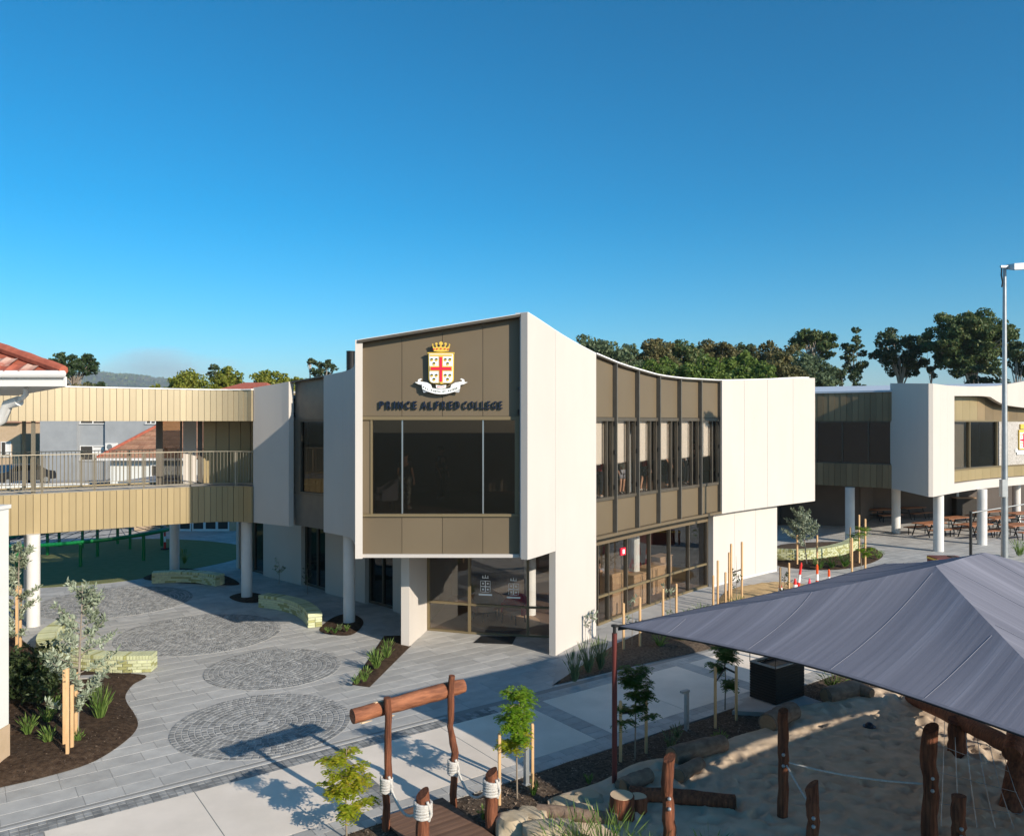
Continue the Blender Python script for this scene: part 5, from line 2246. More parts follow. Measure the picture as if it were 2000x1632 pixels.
bench([(-13.7, 24.3), (-13.35, 22.8), (-12.6, 21.6), (-11.4, 20.95), (-10.3, 20.7), (-9.35, 20.75)], 'long curved pale green brick bench around the left tree bed', both=True, seed=1)
bench([(-14.45, 31.9), (-13.5, 32.15), (-12.5, 31.95), (-11.55, 31.4)], 'far curved green brick bench in the shade beside the round column', seed=2)
bench([(-8.75, 27.85), (-8.0, 27.5), (-7.2, 26.8), (-6.6, 25.9), (-6.2, 25.0)], 'curved green brick bench half in shade with its end lit', seed=3)
bench([tuple(G(1516, 1092)[:2]), tuple(G(1560, 1094)[:2]), tuple(G(1610, 1089)[:2]), tuple(G(1650, 1079)[:2]), tuple(G(1668, 1069)[:2])], 'sunlit green brick bench beyond the cream wall end at the right', h=.5, seed=4)

# ------------------------------------------------------------------ timber playground
def wobble_log(pts, rads, n=12, seed=0, amp=.06, cut=None, seg=10):
    """log through pts: bark relief, slight bends; cut = slanted top"""
    rg = random.Random(seed)
    P = [Vector(p) for p in pts]
    out, rr = [], []
    for i in range(seg + 1):
        f = i / seg * (len(P) - 1)
        k = min(int(f), len(P) - 2)
        q = P[k].lerp(P[k + 1], f - k)
        out.append(q + Vector((rg.uniform(-1, 1), rg.uniform(-1, 1), 0)) * .012)
        r0 = rads[k] + (rads[k + 1] - rads[k]) * (f - k)
        rr.append(r0 * (1 + rg.uniform(-amp, amp)))
    b = MB()
    b.tube(out, rr, n)
    if cut:
        top = b.v[-n:]
        base = len(b.v) - n
        c0 = sum((Vector(v) for v in top), Vector()) / n
        for i in range(n):
            v = Vector(top[i])
            d = v - c0
            b.v[base + i] = (v.x, v.y, v.z + d.dot(Vector(cut)))
    return b


def rope_wrap(parent, c, z, r, loops=6):
    b = MB()
    for i in range(loops):
        pts = []
        for k in range(21):
            a = 2 * math.pi * k / 20
            pts.append((c[0] + (r + .02) * math.cos(a), c[1] + (r + .02) * math.sin(a), z + i * .036 + .012 * math.sin(a + i)))
        b.tube(pts, [.021 + .005 * (k % 2) for k in range(21)], 7, False)
    b.tube([(c[0] + r * .9, c[1] - r * .6, z - .06), (c[0] + (r + .06) * .8, c[1] - r * .95, z + .08), (c[0] + r * .7, c[1] - r * .9, z + .24)], .022, 7)
    return b.build('rope_wrap', M['rope'], parent, smooth=True)


def rope_between(parent, a, b_, sag, r=.02, name='rope', m='rope', n=16):
    pts = []
    for i in range(n + 1):
        t = i / n
        p = Vector(a).lerp(Vector(b_), t)
        p.z -= sag * 4 * t * (1 - t)
        pts.append(p)
    q = MB()
    q.tube(pts, [r * (1 + .12 * (i % 2)) for i in range(n + 1)], 7)
    return q.build(name, M[m], parent, smooth=True)


A1 = Vector((-1.99, 12.58, 0))
A2 = Vector((-0.985, 13.30, 0))
B1 = Vector((-1.32, 11.78, 0))
B2 = Vector((-0.32, 12.50, 0))
arch = root('log_arch', 'red brown log archway of two posts and a thick beam', 'archway', (A1 + A2) / 2)
b = wobble_log([A1, A1 + Vector((0.0, 0, .7)), A1 + Vector((.03, .0, .9)), A1 + Vector((.03, 0, 1.6)), A1 + Vector((0.02, 0, 2.12))], [.066, .058, .064, .056, .056], seed=1, seg=14)
b.build('post', M['log'], arch, smooth=True)
b = wobble_log([A2, A2 + Vector((0.02, 0, .8)), A2 + Vector((.02, .0, 1.05)), A2 + Vector((-.05, 0, 1.35)), A2 + Vector((-.05, 0, 1.7)), A2 + Vector((-0.02, 0, 2.24))], [.062, .056, .066, .05, .056, .052], seed=2, seg=16)
b.build('post', M['log'], arch, smooth=True)
vdir = Vector((VX, VY, 0))
bo = Vector((-.585, .811, 0)) * .165
b0 = A1 + bo + Vector((0, 0, 1.88)) - vdir * .50
b1 = A2 + bo + Vector((0, 0, 1.97)) + vdir * .30
b = wobble_log([b0, b0.lerp(b1, .4), b0.lerp(b1, .75), b1], [.118, .122, .13, .115], seed=3, n=14, seg=12, amp=.04)
b.build('beam', M['log_beam'], arch, smooth=True)
for (p, l) in ((A1 + bo + Vector((-.05, 0, 2.005)), .2), (b0 + vdir * .22 + Vector((0, 0, -.135)), .22), (A1 + bo + Vector((.12, .05, 1.755)), .17)):
    b = MB()
    d = vdir * l
    b.hexa([p - d / 2, p + d * .4, p + d * .5 + Vector((.02, -.03, .012)), p - d * .35 + Vector((.02, -.04, 0)), p - d * .4 + Vector((0, 0, .02)), p + d * .3 + Vector((0, 0, .012)), p + d * .35 + Vector((.01, -.02, .018)), p - d * .3 + Vector((.015, -.03, .022))])
    b.build('splinter', M['splinter'], arch)
rope_wrap(arch, A1, .66, .064)
rope_wrap(arch, A2, .62, .06)
sh = []
for (p, lb) in ((B1, 'short slant cut log post in front of the left arch post'), (B2, 'short slant cut log post below the right arch post')):
    r = root('log_bollard', lb, 'post', p, 'short log posts by the deck')
    b = wobble_log([p, p + Vector((0, 0, .5)), p + Vector((0, 0, .98))], [.105, .10, .096], seed=int(p.x * 10) + 40, n=14, cut=(.5, .35, 0), amp=.02)
    b.build('post', M['log'], r, smooth=True)
    rope_wrap(r, p, .66, .102)
    sh.append(r)
rp1 = root('swag_rope', 'white rope hanging from the left arch post to the short post', 'rope', A1 + Vector((0, 0, .6)), 'ropes of the log arch')
rope_between(rp1, A1 + Vector((.08, -.06, .72)), B1 + Vector((-.05, .11, .70)), .25).name = 'rope'
rp2 = root('swag_rope', 'white rope hanging from the right arch post to the short post', 'rope', A2 + Vector((0, 0, .6)), 'ropes of the log arch')
rope_between(rp2, A2 + Vector((.08, -.06, .68)), B2 + Vector((-.05, .11, .70)), .30).name = 'rope'

# boardwalk
dk = root('boardwalk', 'brown timber boardwalk leading through the log arch', 'boardwalk', TS(5.9, -11.4))
du = MB()
du.box((0, 0, 0), (1.16, .135, .035))
dme = du.mesh('board', M['deck'])
t_mid = ((A1 + A2) / 2).dot(Vector((VX, VY, 0)))
for i in range(26):
    p = TS(t_mid, -11.58 + i * .143, .085)
    inst('board', dme, dk, p, PATH_RZ)
b = MB()
for o in (-.5, 0, .5):
    a = TS(t_mid + o, -11.6, .03)
    c_ = TS(t_mid + o, -7.9, .03)
    b.bar(a, c_, .06, .07)
b.build('joist', M['deck'], dk)

# logs, stumps and boulders around the sand
LOGS = [
    ((1313, 1490), (1412, 1462), .20, .17, 'thick weathered log edging the sand pit behind the sawn post', 'log_old'),
    ((1326, 1522), (1368, 1497), .13, .12, 'small weathered log lying just behind the sawn post', 'log_old'),
    ((1215, 1546), (1268, 1522), .15, .13, 'weathered log beside the maroon shade post', 'log_old'),
    ((1230, 1556), (1436, 1574), .12, .12, 'dark fallen log lying on the shaded sand', 'log'),
    ((1050, 1590), (1205, 1608), .11, .10, 'half buried log between the boulders and the stump', 'log_old'),
    ((1500, 1424), (1548, 1398), .21, .20, 'short thick log in front of the black box', 'log_old'),
    ((1614, 1368), (1676, 1352), .19, .20, 'thick log behind the sand lying by the garden', 'log_old'),
    ((1668, 1352), (1702, 1362), .17, .12, 'bent log end with pale cut face at the far sand edge', 'log_old'),
]
for i, (a, c_, r0, r1, lb, m) in enumerate(LOGS):
    pa, pb = G(*a, z=.1), G(*c_, z=.1)
    pa.z = pb.z = .10 + r0 * .55
    r = root('log', lb, 'log', (pa + pb) / 2 * Vector((1, 1, 0)) if False else ((pa.x + pb.x) / 2, (pa.y + pb.y) / 2, 0), 'logs around the sand pit')
    b = wobble_log([pa, pa.lerp(pb, .5) + Vector((0, 0, .015)), pb], [r0, (r0 + r1) / 2 * 1.03, r1], seed=i + 60, n=14, amp=.05)
    b.build('trunk', M[m], r, smooth=True)
    d = (pb - pa).normalized()
    b = MB()
    for (p, s_, q) in ((pa, -1, r0), (pb, 1, r1)):
        b = MB()
        b.tube([p + d * s_ * .004, p + d * s_ * .014], q * .86, 14)
        b.build('cut_face', M['log_end'], r)
for (px, py, rr_, h, lb) in ((1214, 1598, .21, .36, 'taller round stump beside the fallen dark log'), (1246, 1586, .16, .24, 'lower round stump behind the taller stump')):
    p = G(px, py, .08)
    r = root('stump', lb, 'stump', (p.x, p.y, 0), 'stumps in the sand')
    b = wobble_log([(p.x, p.y, 0), (p.x, p.y, .1 + h)], [rr_, rr_ * .95], seed=px, n=16, seg=4)
    b.build('trunk', M['log'], r, smooth=True)
    b = MB()
    b.disc_tube(p, rr_ * .88, .1 + h, .11 + h, 16)
    b.build('cut_face', M['splinter'], r)


def boulder(c, s, label, seed, m='boulder'):
    b = MB()
    b.sphere((0, 0, 0), 1.0, 22, 14)
    out = []
    for v in b.v:
        p = Vector(v)
        k = 1 + .28 * nz(p.x * 1.3 + seed, p.y * 1.3, p.z * 1.3) + .14 * nz(p.x * 3 + seed, p.y * 3, p.z * 3) + .05 * nz(p.x * 8, p.y * 8 + seed, p.z * 8)
        q = p * k
        q = Vector((max(-.85, min(.85, q.x)), max(-.8, min(.8, q.y)), max(-.7, min(.72, q.z))))
        out.append((c[0] + q.x * s[0], c[1] + q.y * s[1], c[2] + q.z * s[2]))
    b.v = out
    o = b.build('boulder', M[m], smooth=True, loc=(c[0], c[1], 0))
    tag(o, label, 'boulder', 'sandstone boulders by the deck')
    return o


boulder(D(1000, 1612, 12.4), (.30, .28, .22), 'pale sandstone boulder beside the right short post', 1)
boulder(D(1035, 1606, 12.7), (.33, .28, .25), 'pale sandstone boulder with ridged top in the bottom row', 2)
boulder(D(1062, 1632, 12.1), (.38, .3, .24), 'broad pale sandstone boulder at the bottom edge', 3)
boulder(D(1102, 1628, 12.3), (.3, .28, .22), 'pale sandstone boulder behind the leafy shrub at the bottom', 4)
boulder(D(1108, 1572, 13.3), (.34, .24, .16), 'flat tan boulder in the mulch left of the maroon post', 5)
boulder(D(1150, 1560, 13.5), (.28, .22, .15), 'small tan boulder touching the weathered log', 6)
boulder(D(1140, 1583, 13.0), (.22, .18, .12), 'small shaded boulder in front of the flat tan boulder', 7)

# posts standing in the sand
POSTS = [
    (2.34, 11.8, 1.50, .09, (.6, .3, 0), 'stout sawn log post with a knot in the near sand'),
    (4.40, 12.9, 1.80, .085, (.3, .1, 0), 'slim log post with bolts left of the sand pit middle'),
    (4.39, 11.6, 1.20, .093, (.75, -.3, 0), 'slant cut log post at the bottom edge with a round bolt'),
    (6.32, 12.0, 1.86, .115, (.7, .2, 0), 'tall crooked log post in front of the rope net'),
    (6.42, 11.4, 1.12, .10, (.15, .1, 0), 'short dark log post at the bottom right'),
]
pr = []
for i, (x, y, h, r_, ct, lb) in enumerate(POSTS):
    r = root('sand_post', lb, 'post', (x, y, 0), 'log posts standing in the sand')
    rg = random.Random(i + 9)
    pts = [(x, y, -.1)] + [(x + rg.uniform(-.03, .03), y + rg.uniform(-.03, .03), h * f) for f in (.3, .55, .75)] + [(x, y, h)]
    b = wobble_log(pts, [r_ * 1.05, r_, r_ * .97, r_, r_ * .97], seed=i + 80, n=14, cut=ct, seg=12)
    b.build('post', M['log'], r, smooth=True)
    for z in (h * .62, h * .52):
        b = MB()
        b.sphere((x - .2 * r_, y - r_ * 1.0, z), .03, 8, 6)
        b.build('bolt', M['galv'], r)
    pr.append(r)
rope_line = root('tightrope', 'pale rope stretched low across the sand between two log posts', 'rope', (5.2, 12.5, .5), 'ropes across the sand pit')
rope_between(rope_line, (4.47, 12.85, .98), (6.25, 12.05, 1.0), .06, .014)
rope_line2 = root('tightrope', 'pale rope running down from the slim post towards the viewer', 'rope', (4.4, 12.2, .5), 'ropes across the sand pit')
rope_between(rope_line2, (4.43, 12.8, .95), (4.55, 11.7, .62), .03, .014)

# climbing log on the right
cl = root('climbing_log', 'dark leaning climbing logs with rope net at the right edge', 'play equipment', (8.6, 14.5, 0))
q0, q1 = D(1783, 1360, 18.2), D(1985, 1462, 13.3)
b = wobble_log([q0, q0.lerp(q1, .5), q1], [.17, .155, .15], seed=91, n=14, seg=14)
b.build('beam', M['log'], cl, smooth=True)
b = wobble_log([(8.62, 15.36, 0), (8.62, 15.36, .72)], [.17, .16], seed=92, n=14)
b.build('support', M['log'], cl, smooth=True)
b = wobble_log([(8.30, 13.2, 0), (8.5, 13.35, .5), (8.75, 13.6, 1.0)], [.20, .18, .17], seed=93, n=14)
b.build('support', M['log'], cl, smooth=True)
b = wobble_log([q1 + Vector((-.15, -.1, -.05)), q1 + Vector((.7, .9, .35))], [.15, .13], seed=94, n=14)
b.build('brace', M['log'], cl, smooth=True)
nb2 = MB()
anchor = Vector((6.40, 12.05, .75))
for i in range(7):
    t = .28 + i * .10
    pa = q0.lerp(q1, t) + Vector((0, 0, -.05))
    pb = anchor + Vector((.25 * i, .25 * (6 - i) * .2, -.55 + .02 * i))
    nb2.tube([pa, pa.lerp(pb, .5) + Vector((0, 0, -.12)), pb], .006, 5)
for j in range(3):
    pts = []
    for i in range(7):
        t = .28 + i * .10
        pa = q0.lerp(q1, t) + Vector((0, 0, -.05))
        pb = anchor + Vector((.25 * i, .25 * (6 - i) * .2, -.55 + .02 * i))
        pts.append(pa.lerp(pb, .3 + .25 * j) + Vector((0, 0, -.08)))
    nb2.tube(pts, .005, 5)
nb2.build('rope_net', M['galv'], cl, kind='stuff')
hat = root('sun_hat', 'small navy hat lying on the shaded sand', 'hat', G(1698, 1420, .08))
p = G(1698, 1420, .08)
b = MB()
b.tube([(p.x, p.y, .10), (p.x, p.y, .115)], .13, 14)
b.build('brim', M['navy'], hat)
b = MB()
b.sphere((p.x, p.y, .12), .085, 12, 8, (1, 1, .9))
b.build('crown', M['navy'], hat)

# ------------------------------------------------------------------ shade sail
PA = Vector((1.86, 13.93, 2.90))
PU = Vector((.60, -.80, 0))
PV = Vector((.80, .60, 0))
Wd, Ld = 7.5, 9.02
PB = PA + PU * Wd
PC = PA + PU * Wd + PV * Ld
PD = PA + PV * Ld + Vector((0, 0, .12))
K1 = D(1827, 1104, 13.08)
K2 = D(1924, 1078, 14.2)
sail = root('shade_sail', 'big grey fabric shade sail over the sand pit', 'shade sail', (PA.x, PA.y, 0))


def sail_patch(e0, e1, r0, r1, sag_in, nu=26, nv=16, drop=.12):
    """fabric between edge e0-e1 and ridge r0-r1, tensioned to a hollow edge"""
    vs, uv = [], []
    ctr = (r0 + r1) / 2
    for j in range(nv + 1):
        v = j / nv
        for i in range(nu + 1):
            u = i / nu
            pe = e0.lerp(e1, u)
            hollow = 4 * u * (1 - u)
            inw = (ctr - pe)
            inw.z = 0
            if inw.length > 1e-6:
                inw.normalize()
            pe = pe + inw * sag_in * hollow + Vector((0, 0, .10 * hollow))
            pt = r0.lerp(r1, u)
            p = pe.lerp(pt, v)
            p.z -= drop * math.sin(math.pi * v) * (.4 + .6 * hollow)
            p.z += .012 * nz(p.x * 1.5, p.y * 1.5, 2.0)
            vs.append(p)
            ed = (e1 - e0).normalized()
            rel = p - e0
            uv.append((rel.dot(ed), (rel - ed * rel.dot(ed)).length, 0))
    fs = []
    for j in range(nv):
        for i in range(nu):
            a = j * (nu + 1) + i
            fs.append((a, a + 1, a + nu + 2, a + nu + 1))
    b = MB()
    b.add(vs, fs)
    return b, uv


def sail_build(e0, e1, r0, r1, sag, name, **kw):
    b, uv = sail_patch(e0, e1, r0, r1, sag, **kw)
    o = b.build(name, M['sail'], sail, smooth=True)
    at = o.data.attributes.new('weave', 'FLOAT_VECTOR', 'POINT')
    at.data.foreach_set('vector', [c for t in uv for c in t])
    return o


def seams(e0, e1, r0, r1, sag, drop=.12):
    # hem along the cable edge and sewn seams running up the slope
    b, _ = sail_patch(e0, e1, r0, r1, sag)
    nu = 26
    R0, R1 = b.v[:nu + 1], b.v[nu + 1:2 * nu + 2]
    q = MB()
    vs = []
    for a, c_ in zip(R0, R1):
        a, c_ = Vector(a), Vector(c_)
        vs += [a + Vector((0, 0, .004)), a.lerp(c_, .3) + Vector((0, 0, .006))]
    q.add(vs, [(2 * i, 2 * i + 2, 2 * i + 3, 2 * i + 1) for i in range(nu)])
    q.build('hem', M['hem'], sail, smooth=True)
    L_ = (e1 - e0).length
    ed = (e1 - e0).normalized()
    k0, k1 = (r0 - e0).dot(ed), (r1 - e0).dot(ed)
    c = .9
    while c < L_ - .4:
        pts = []
        for j in range(17):
            v = j / 16
            wl_ = (1 - v) * L_ + v * (k1 - k0)
            if wl_ < 1e-4:
                break
            u = (c - v * k0) / wl_
            if u < 0 or u > 1:
                break
            x, y = u * nu, v * 16
            i0, j0 = min(int(x), nu - 1), min(int(y), 15)
            f, g_ = x - i0, y - j0
            P4 = [Vector(b.v[(j0 + dj) * (nu + 1) + i0 + di]) for dj in (0, 1) for di in (0, 1)]
            pts.append(P4[0].lerp(P4[1], f).lerp(P4[2].lerp(P4[3], f), g_) + Vector((0, 0, .003)))
        if len(pts) > 2:
            q = MB()
            q.tube(pts, .004, 5, False)
            q.build('seam', M['seam'], sail)
        c += 1.45


for q4 in ((PA, PB, K1, K1, .36), (PB, PC, K1, K2, .5), (PD, PA, K2, K1, .42)):
    seams(*q4)
sail_build(PA, PB, K1, K1, .36, 'cloth_panel')
sail_build(PB, PC, K1, K2, .5, 'cloth_panel')
sail_build(PC, PD, K2, K2, .42, 'cloth_panel')
sail_build(PD, PA, K2, K1, .42, 'cloth_panel')
b = MB()
for (e0, e1) in ((PA, PB), (PB, PC), (PC, PD), (PD, PA)):
    ctr = (K1 + K2) / 2
    pts = []
    for i in range(21):
        u = i / 20
        pe = e0.lerp(e1, u)
        inw = ((K1 if (e0, e1) == (PA, PB) else K2 if (e0, e1) == (PC, PD) else ctr) - pe)
        inw.z = 0
        inw.normalize()
        h = 4 * u * (1 - u)
        pts.append(pe + inw * (.36 if (e0, e1) == (PA, PB) else .5 if (e0, e1) == (PB, PC) else .42) * h + Vector((0, 0, .10 * h - .006)))
    b.tube(pts, .013, 6)
b.build('edge_cable', M['black'], sail)
for (p, q) in ((PA, -1), (PB, 1), (PC, 1), (PD, -1)):
    b = MB()
    out = (p - (K1 + K2) / 2)
    out.z = 0
    out.normalize()
    base = p + out * .06
    b.tube([(base.x, base.y, 0), (base.x, base.y, 2.78)], .046, 14)
    ps = b.build('post', M['post_red'], sail, smooth=True)
    b = MB()
    b.tube([(base.x, base.y, 2.78), (base.x, base.y, 2.93)], .03, 10)
    b.bar((base.x, base.y, 2.90), p - out * .12 + Vector((0, 0, .02)), .05, .03)
    b.tube([(base.x, base.y, 2.895), (base.x, base.y, 2.925)], .06, 14)
    b.build('bracket', M['black'], ps)
for (a, c_) in ((K1, K2), (K1, PA), (K1, PB), (K2, PC), (K2, PD)):
    b = MB()
    lo_ = Vector((0, 0, .05))
    m_ = a.lerp(c_, .5) - Vector((0, 0, .0 if (a, c_) == (K1, K2) else .14))
    b.tube([a - lo_, m_ - lo_, c_ - lo_], .025, 8)
    b.build('hip_tube', M['black'], sail)
# unseen second sail, added to cast the shade lying on the near sand
QA, QB = PB + PU * -.05 + Vector((0, 0, .06)), PB + PU * 6.2
QC, QD = QB + PV * 7.7, QA + PV * 7.7
KQ1, KQ2 = (QA + QB) / 2 + PV * 2.4 + Vector((0, 0, 1.3)), (QA + QB) / 2 + PV * 5.2 + Vector((0, 0, 1.3))
first = sail
sail = root('shade_sail', 'unseen grey shade sail added beyond the right edge to shade the near sand', 'shade sail', (QA.x, QA.y, 0))
sail_build(QA, QB, KQ1, KQ1, .2, 'cloth_panel')
sail_build(QB, QC, KQ1, KQ2, .25, 'cloth_panel')
sail_build(QC, QD, KQ2, KQ2, .25, 'cloth_panel')
sail_build(QD, QA, KQ2, KQ1, .06, 'cloth_panel')
for p in (QA, QB, QC, QD):
    b = MB()
    b.tube([(p.x, p.y, 0), (p.x, p.y, 2.95)], .046, 12)
    b.build('post', M['post_red'], sail, smooth=True)

# ------------------------------------------------------------------ black slatted box with a glazed lid
bx = root('slatted_box', 'black slatted equipment box with open frame above it', 'box', (6.1, 18.3, 0))
o_ = Vector((5.93, 17.85, .10))
ev = Vector((.811, .585, 0))
eu = Vector((-.585, .811, 0))
LV, LU, BH = 1.08, .70, .82
b = MB()
b.obox(o_ + ev * .03 + eu * .03 + Vector((0, 0, .03)), ev * (LV - .06), eu * (LU - .06), Vector((0, 0, BH - .08)))
b.build('liner', M['black'], bx)
for i in range(13):
    z = .02 + i * .062
    for (p, d, n_) in ((o_, ev * LV, -eu), (o_, eu * LU, -ev), (o_ + ev * LV, eu * LU, ev), (o_ + eu * LU, ev * LV, eu)):
        b = MB()
        b.obox(p + Vector((0, 0, z)) + n_ * .004, d, -n_ * .02, Vector((0, 0, .05)))
        b.build('slat', M['box_black'], bx)
b = MB()
zt = BH + .005
for (p, d, w_) in ((o_, ev * LV, eu * .07), (o_ + eu * (LU - .07), ev * LV, eu * .07)):
    b.obox(p + Vector((0, 0, zt)), d, w_, Vector((0, 0, .025)))
for (p, d, w_) in ((o_ + eu * .07, eu * (LU - .14), ev * .07), (o_ + eu * .07 + ev * (LV - .07), eu * (LU - .14), ev * .07)):
    b.obox(p + Vector((0, 0, zt)), w_, d, Vector((0, 0, .025)))
b.build('rim', M['pale_conc'], bx)
b = MB()
top = zt + .26
cs = [o_, o_ + ev * LV, o_ + ev * LV + eu * LU, o_ + eu * LU]
for c_ in cs:
    b.bar(c_ + Vector((0, 0, zt)), c_ + Vector((0, 0, top)), .015)
for i in range(4):
    b.bar(cs[i] + Vector((0, 0, top)), cs[(i + 1) % 4] + Vector((0, 0, top)), .015)
b.build('frame', M['black'], bx)
b = MB()
cm = sum(cs, Vector()) / 4 + Vector((0, 0, top - .16))
b.add([c_ + Vector((0, 0, top - .01)) for c_ in cs] + [cm], [(0, 1, 4), (1, 2, 4), (2, 3, 4), (3, 0, 4)])
b.build('mesh_cover', M['sail'], bx)

# ------------------------------------------------------------------ bollard lights
for (px, py, h, lb) in ((1028, 1534, .80, 'grey bollard light beside the golden green sapling'), (1341, 1427, .82, 'grey bollard light between the two darker saplings')):
    p = G(px, py)
    r = root('bollard_light', lb, 'bollard light', p, 'bollard lights along the path')
    b = MB()
    b.box((p.x, p.y, h / 2), (.075, .075, h), PATH_RZ)
    b.build('post', M['galv'], r)
    b = MB()
    q = p - Vector((VX, VY, 0)) * .05
    b.box((q.x, q.y, h + .022), (.21, .09, .045), PATH_RZ)
    hd_ = b.build('head', M['galv'], r)
    b = MB()
    b.box((q.x - .03, q.y - .02, h - .005), (.08, .06, .008), PATH_RZ)
    b.build('lens', M['white_trim'], hd_)
    b = MB()
    b.box((p.x, p.y, .03), (.12, .12, .02), PATH_RZ)
    b.build('base_plate', M['galv'], r)

# ------------------------------------------------------------------ traffic bollards and cones
def traffic_bollard(p, h, label, lean=0.0, m='red_plastic'):
    r = root('traffic_bollard', label, 'traffic bollard', p, 'traffic bollards')
    lv = Vector((lean, 0, 1)).normalized()
    for i, (z0, z1, mm) in enumerate(((.06, .36, m), (.36, .62, 'white_paint'), (.62, .96, m))):
        b = MB()
        b.tube([Vector(p) + lv * h * z0, Vector(p) + lv * h * z1], [.062 - .008 * i, .058 - .008 * i], 12)
        b.build(('lower_tube', 'reflective_band', 'upper_tube')[i], M[mm], r, smooth=True)
    b = MB()
    b.tube([Vector(p) + lv * h * .96, Vector(p) + lv * h * 1.02], [.03, .02], 10)
    b.build('handle', M[m], r)
    b = MB()
    b.disc_tube(p, .2, 0.01, .07, 10)
    b.build('base', M['tyre'], r)


def cone(p, h, label, m='red_plastic', band=True):
    r = root('traffic_cone', label, 'traffic cone', p, 'traffic cones')
    P = Vector(p)
    b = MB()
    b.tube([P + Vector((0, 0, .03)), P + Vector((0, 0, h))], [h * .22, h * .05], 14)
    b.build('body', M[m], r, smooth=True)
    if band:
        b = MB()
        b.tube([P + Vector((0, 0, h * .42)), P + Vector((0, 0, h * .66))], [h * .155 + .004, h * .113 + .004], 14)
        b.build('band', M['white_paint'], r, smooth=True)
    b = MB()
    b.box((p[0], p[1], .018), (h * .52, h * .52, .036))
    b.build('base', M[m], r)


traffic_bollard(G(1557, 1158), 1.15, 'leaning red and white traffic bollard by the sand heap', .14)
traffic_bollard(G(1596, 1150), .95, 'upright orange and white traffic bollard behind the sail', 0, 'orange_plastic')
traffic_bollard(G(1619, 1148), .72, 'short orange traffic bollard nearest the far tree bed', 0, 'orange_plastic')
traffic_bollard(G(322, 1073), 1.1, 'red and white traffic bollard under the bridge')
cone(G(1553, 1162), .62, 'red traffic cone with white band below the leaning bollard')
cone(G(1581, 1152), .45, 'small pink traffic cone between two bollards', 'pink_plastic', False)
cone(G(1524, 1166), .55, 'red and white cone among the stakes by the sand heap')

# ------------------------------------------------------------------ plants
def quads_mesh(name, cen, ax, ay, mats, off=(0, 0, 0), bend=None):
    """leaf quads: cen (n,3), half axes ax, ay (n,3) -> kite-shaped leaves"""
    cen = np.asarray(cen, float) - np.array(off)
    n = len(cen)
    V = np.empty((n, 4, 3))
    V[:, 0] = cen - ay
    V[:, 1] = cen + ax
    V[:, 2] = cen + ay
    V[:, 3] = cen - ax
    me = bpy.data.meshes.new(name)
    me.vertices.add(n * 4)
    me.vertices.foreach_set('co', V.reshape(-1))
    me.loops.add(n * 4)
    me.loops.foreach_set('vertex_index', np.arange(n * 4))
    me.polygons.add(n)
    me.polygons.foreach_set('loop_start', np.arange(0, n * 4, 4))
    me.polygons.foreach_set('loop_total', np.full(n, 4))
    me.materials.append(mats)
    me.update(calc_edges=True)
    return me


def unit(v):
    return v / (np.linalg.norm(v, axis=1, keepdims=True) + 1e-9)


def leaf_cloud(nr, clumps, per, size, flat=.75, droop=0.0, elong=1.6):
    """leaves packed around clump centres: more on the outside of each clump"""
    C_, AX, AY = [], [], []
    for (c, r) in clumps:
        k = max(8, int(per * r * r))
        d = unit(nr.normal(size=(k, 3)))
        rad = r * (0.45 + 0.55 * nr.random(k) ** .5)
        p = d * rad[:, None]
        p[:, 2] *= flat
        p += np.array(c)
        nrm = unit(d + nr.normal(scale=.6, size=(k, 3)))
        t = unit(np.cross(nrm, nr.normal(size=(k, 3))))
        t[:, 2] -= droop
        t = unit(t)
        s_ = size * nr.uniform(.6, 1.35, k)[:, None]
        b_ = unit(np.cross(nrm, t))
        C_.append(p)
        AY.append(t * s_ * .5 * elong)
        AX.append(b_ * s_ * .5)
    return np.concatenate(C_), np.concatenate(AX), np.concatenate(AY)


def link_mesh(name, me, parent, off=None):
    o = bpy.data.objects.new(name, me)
    o.parent = parent
    COL.objects.link(o)
    return o


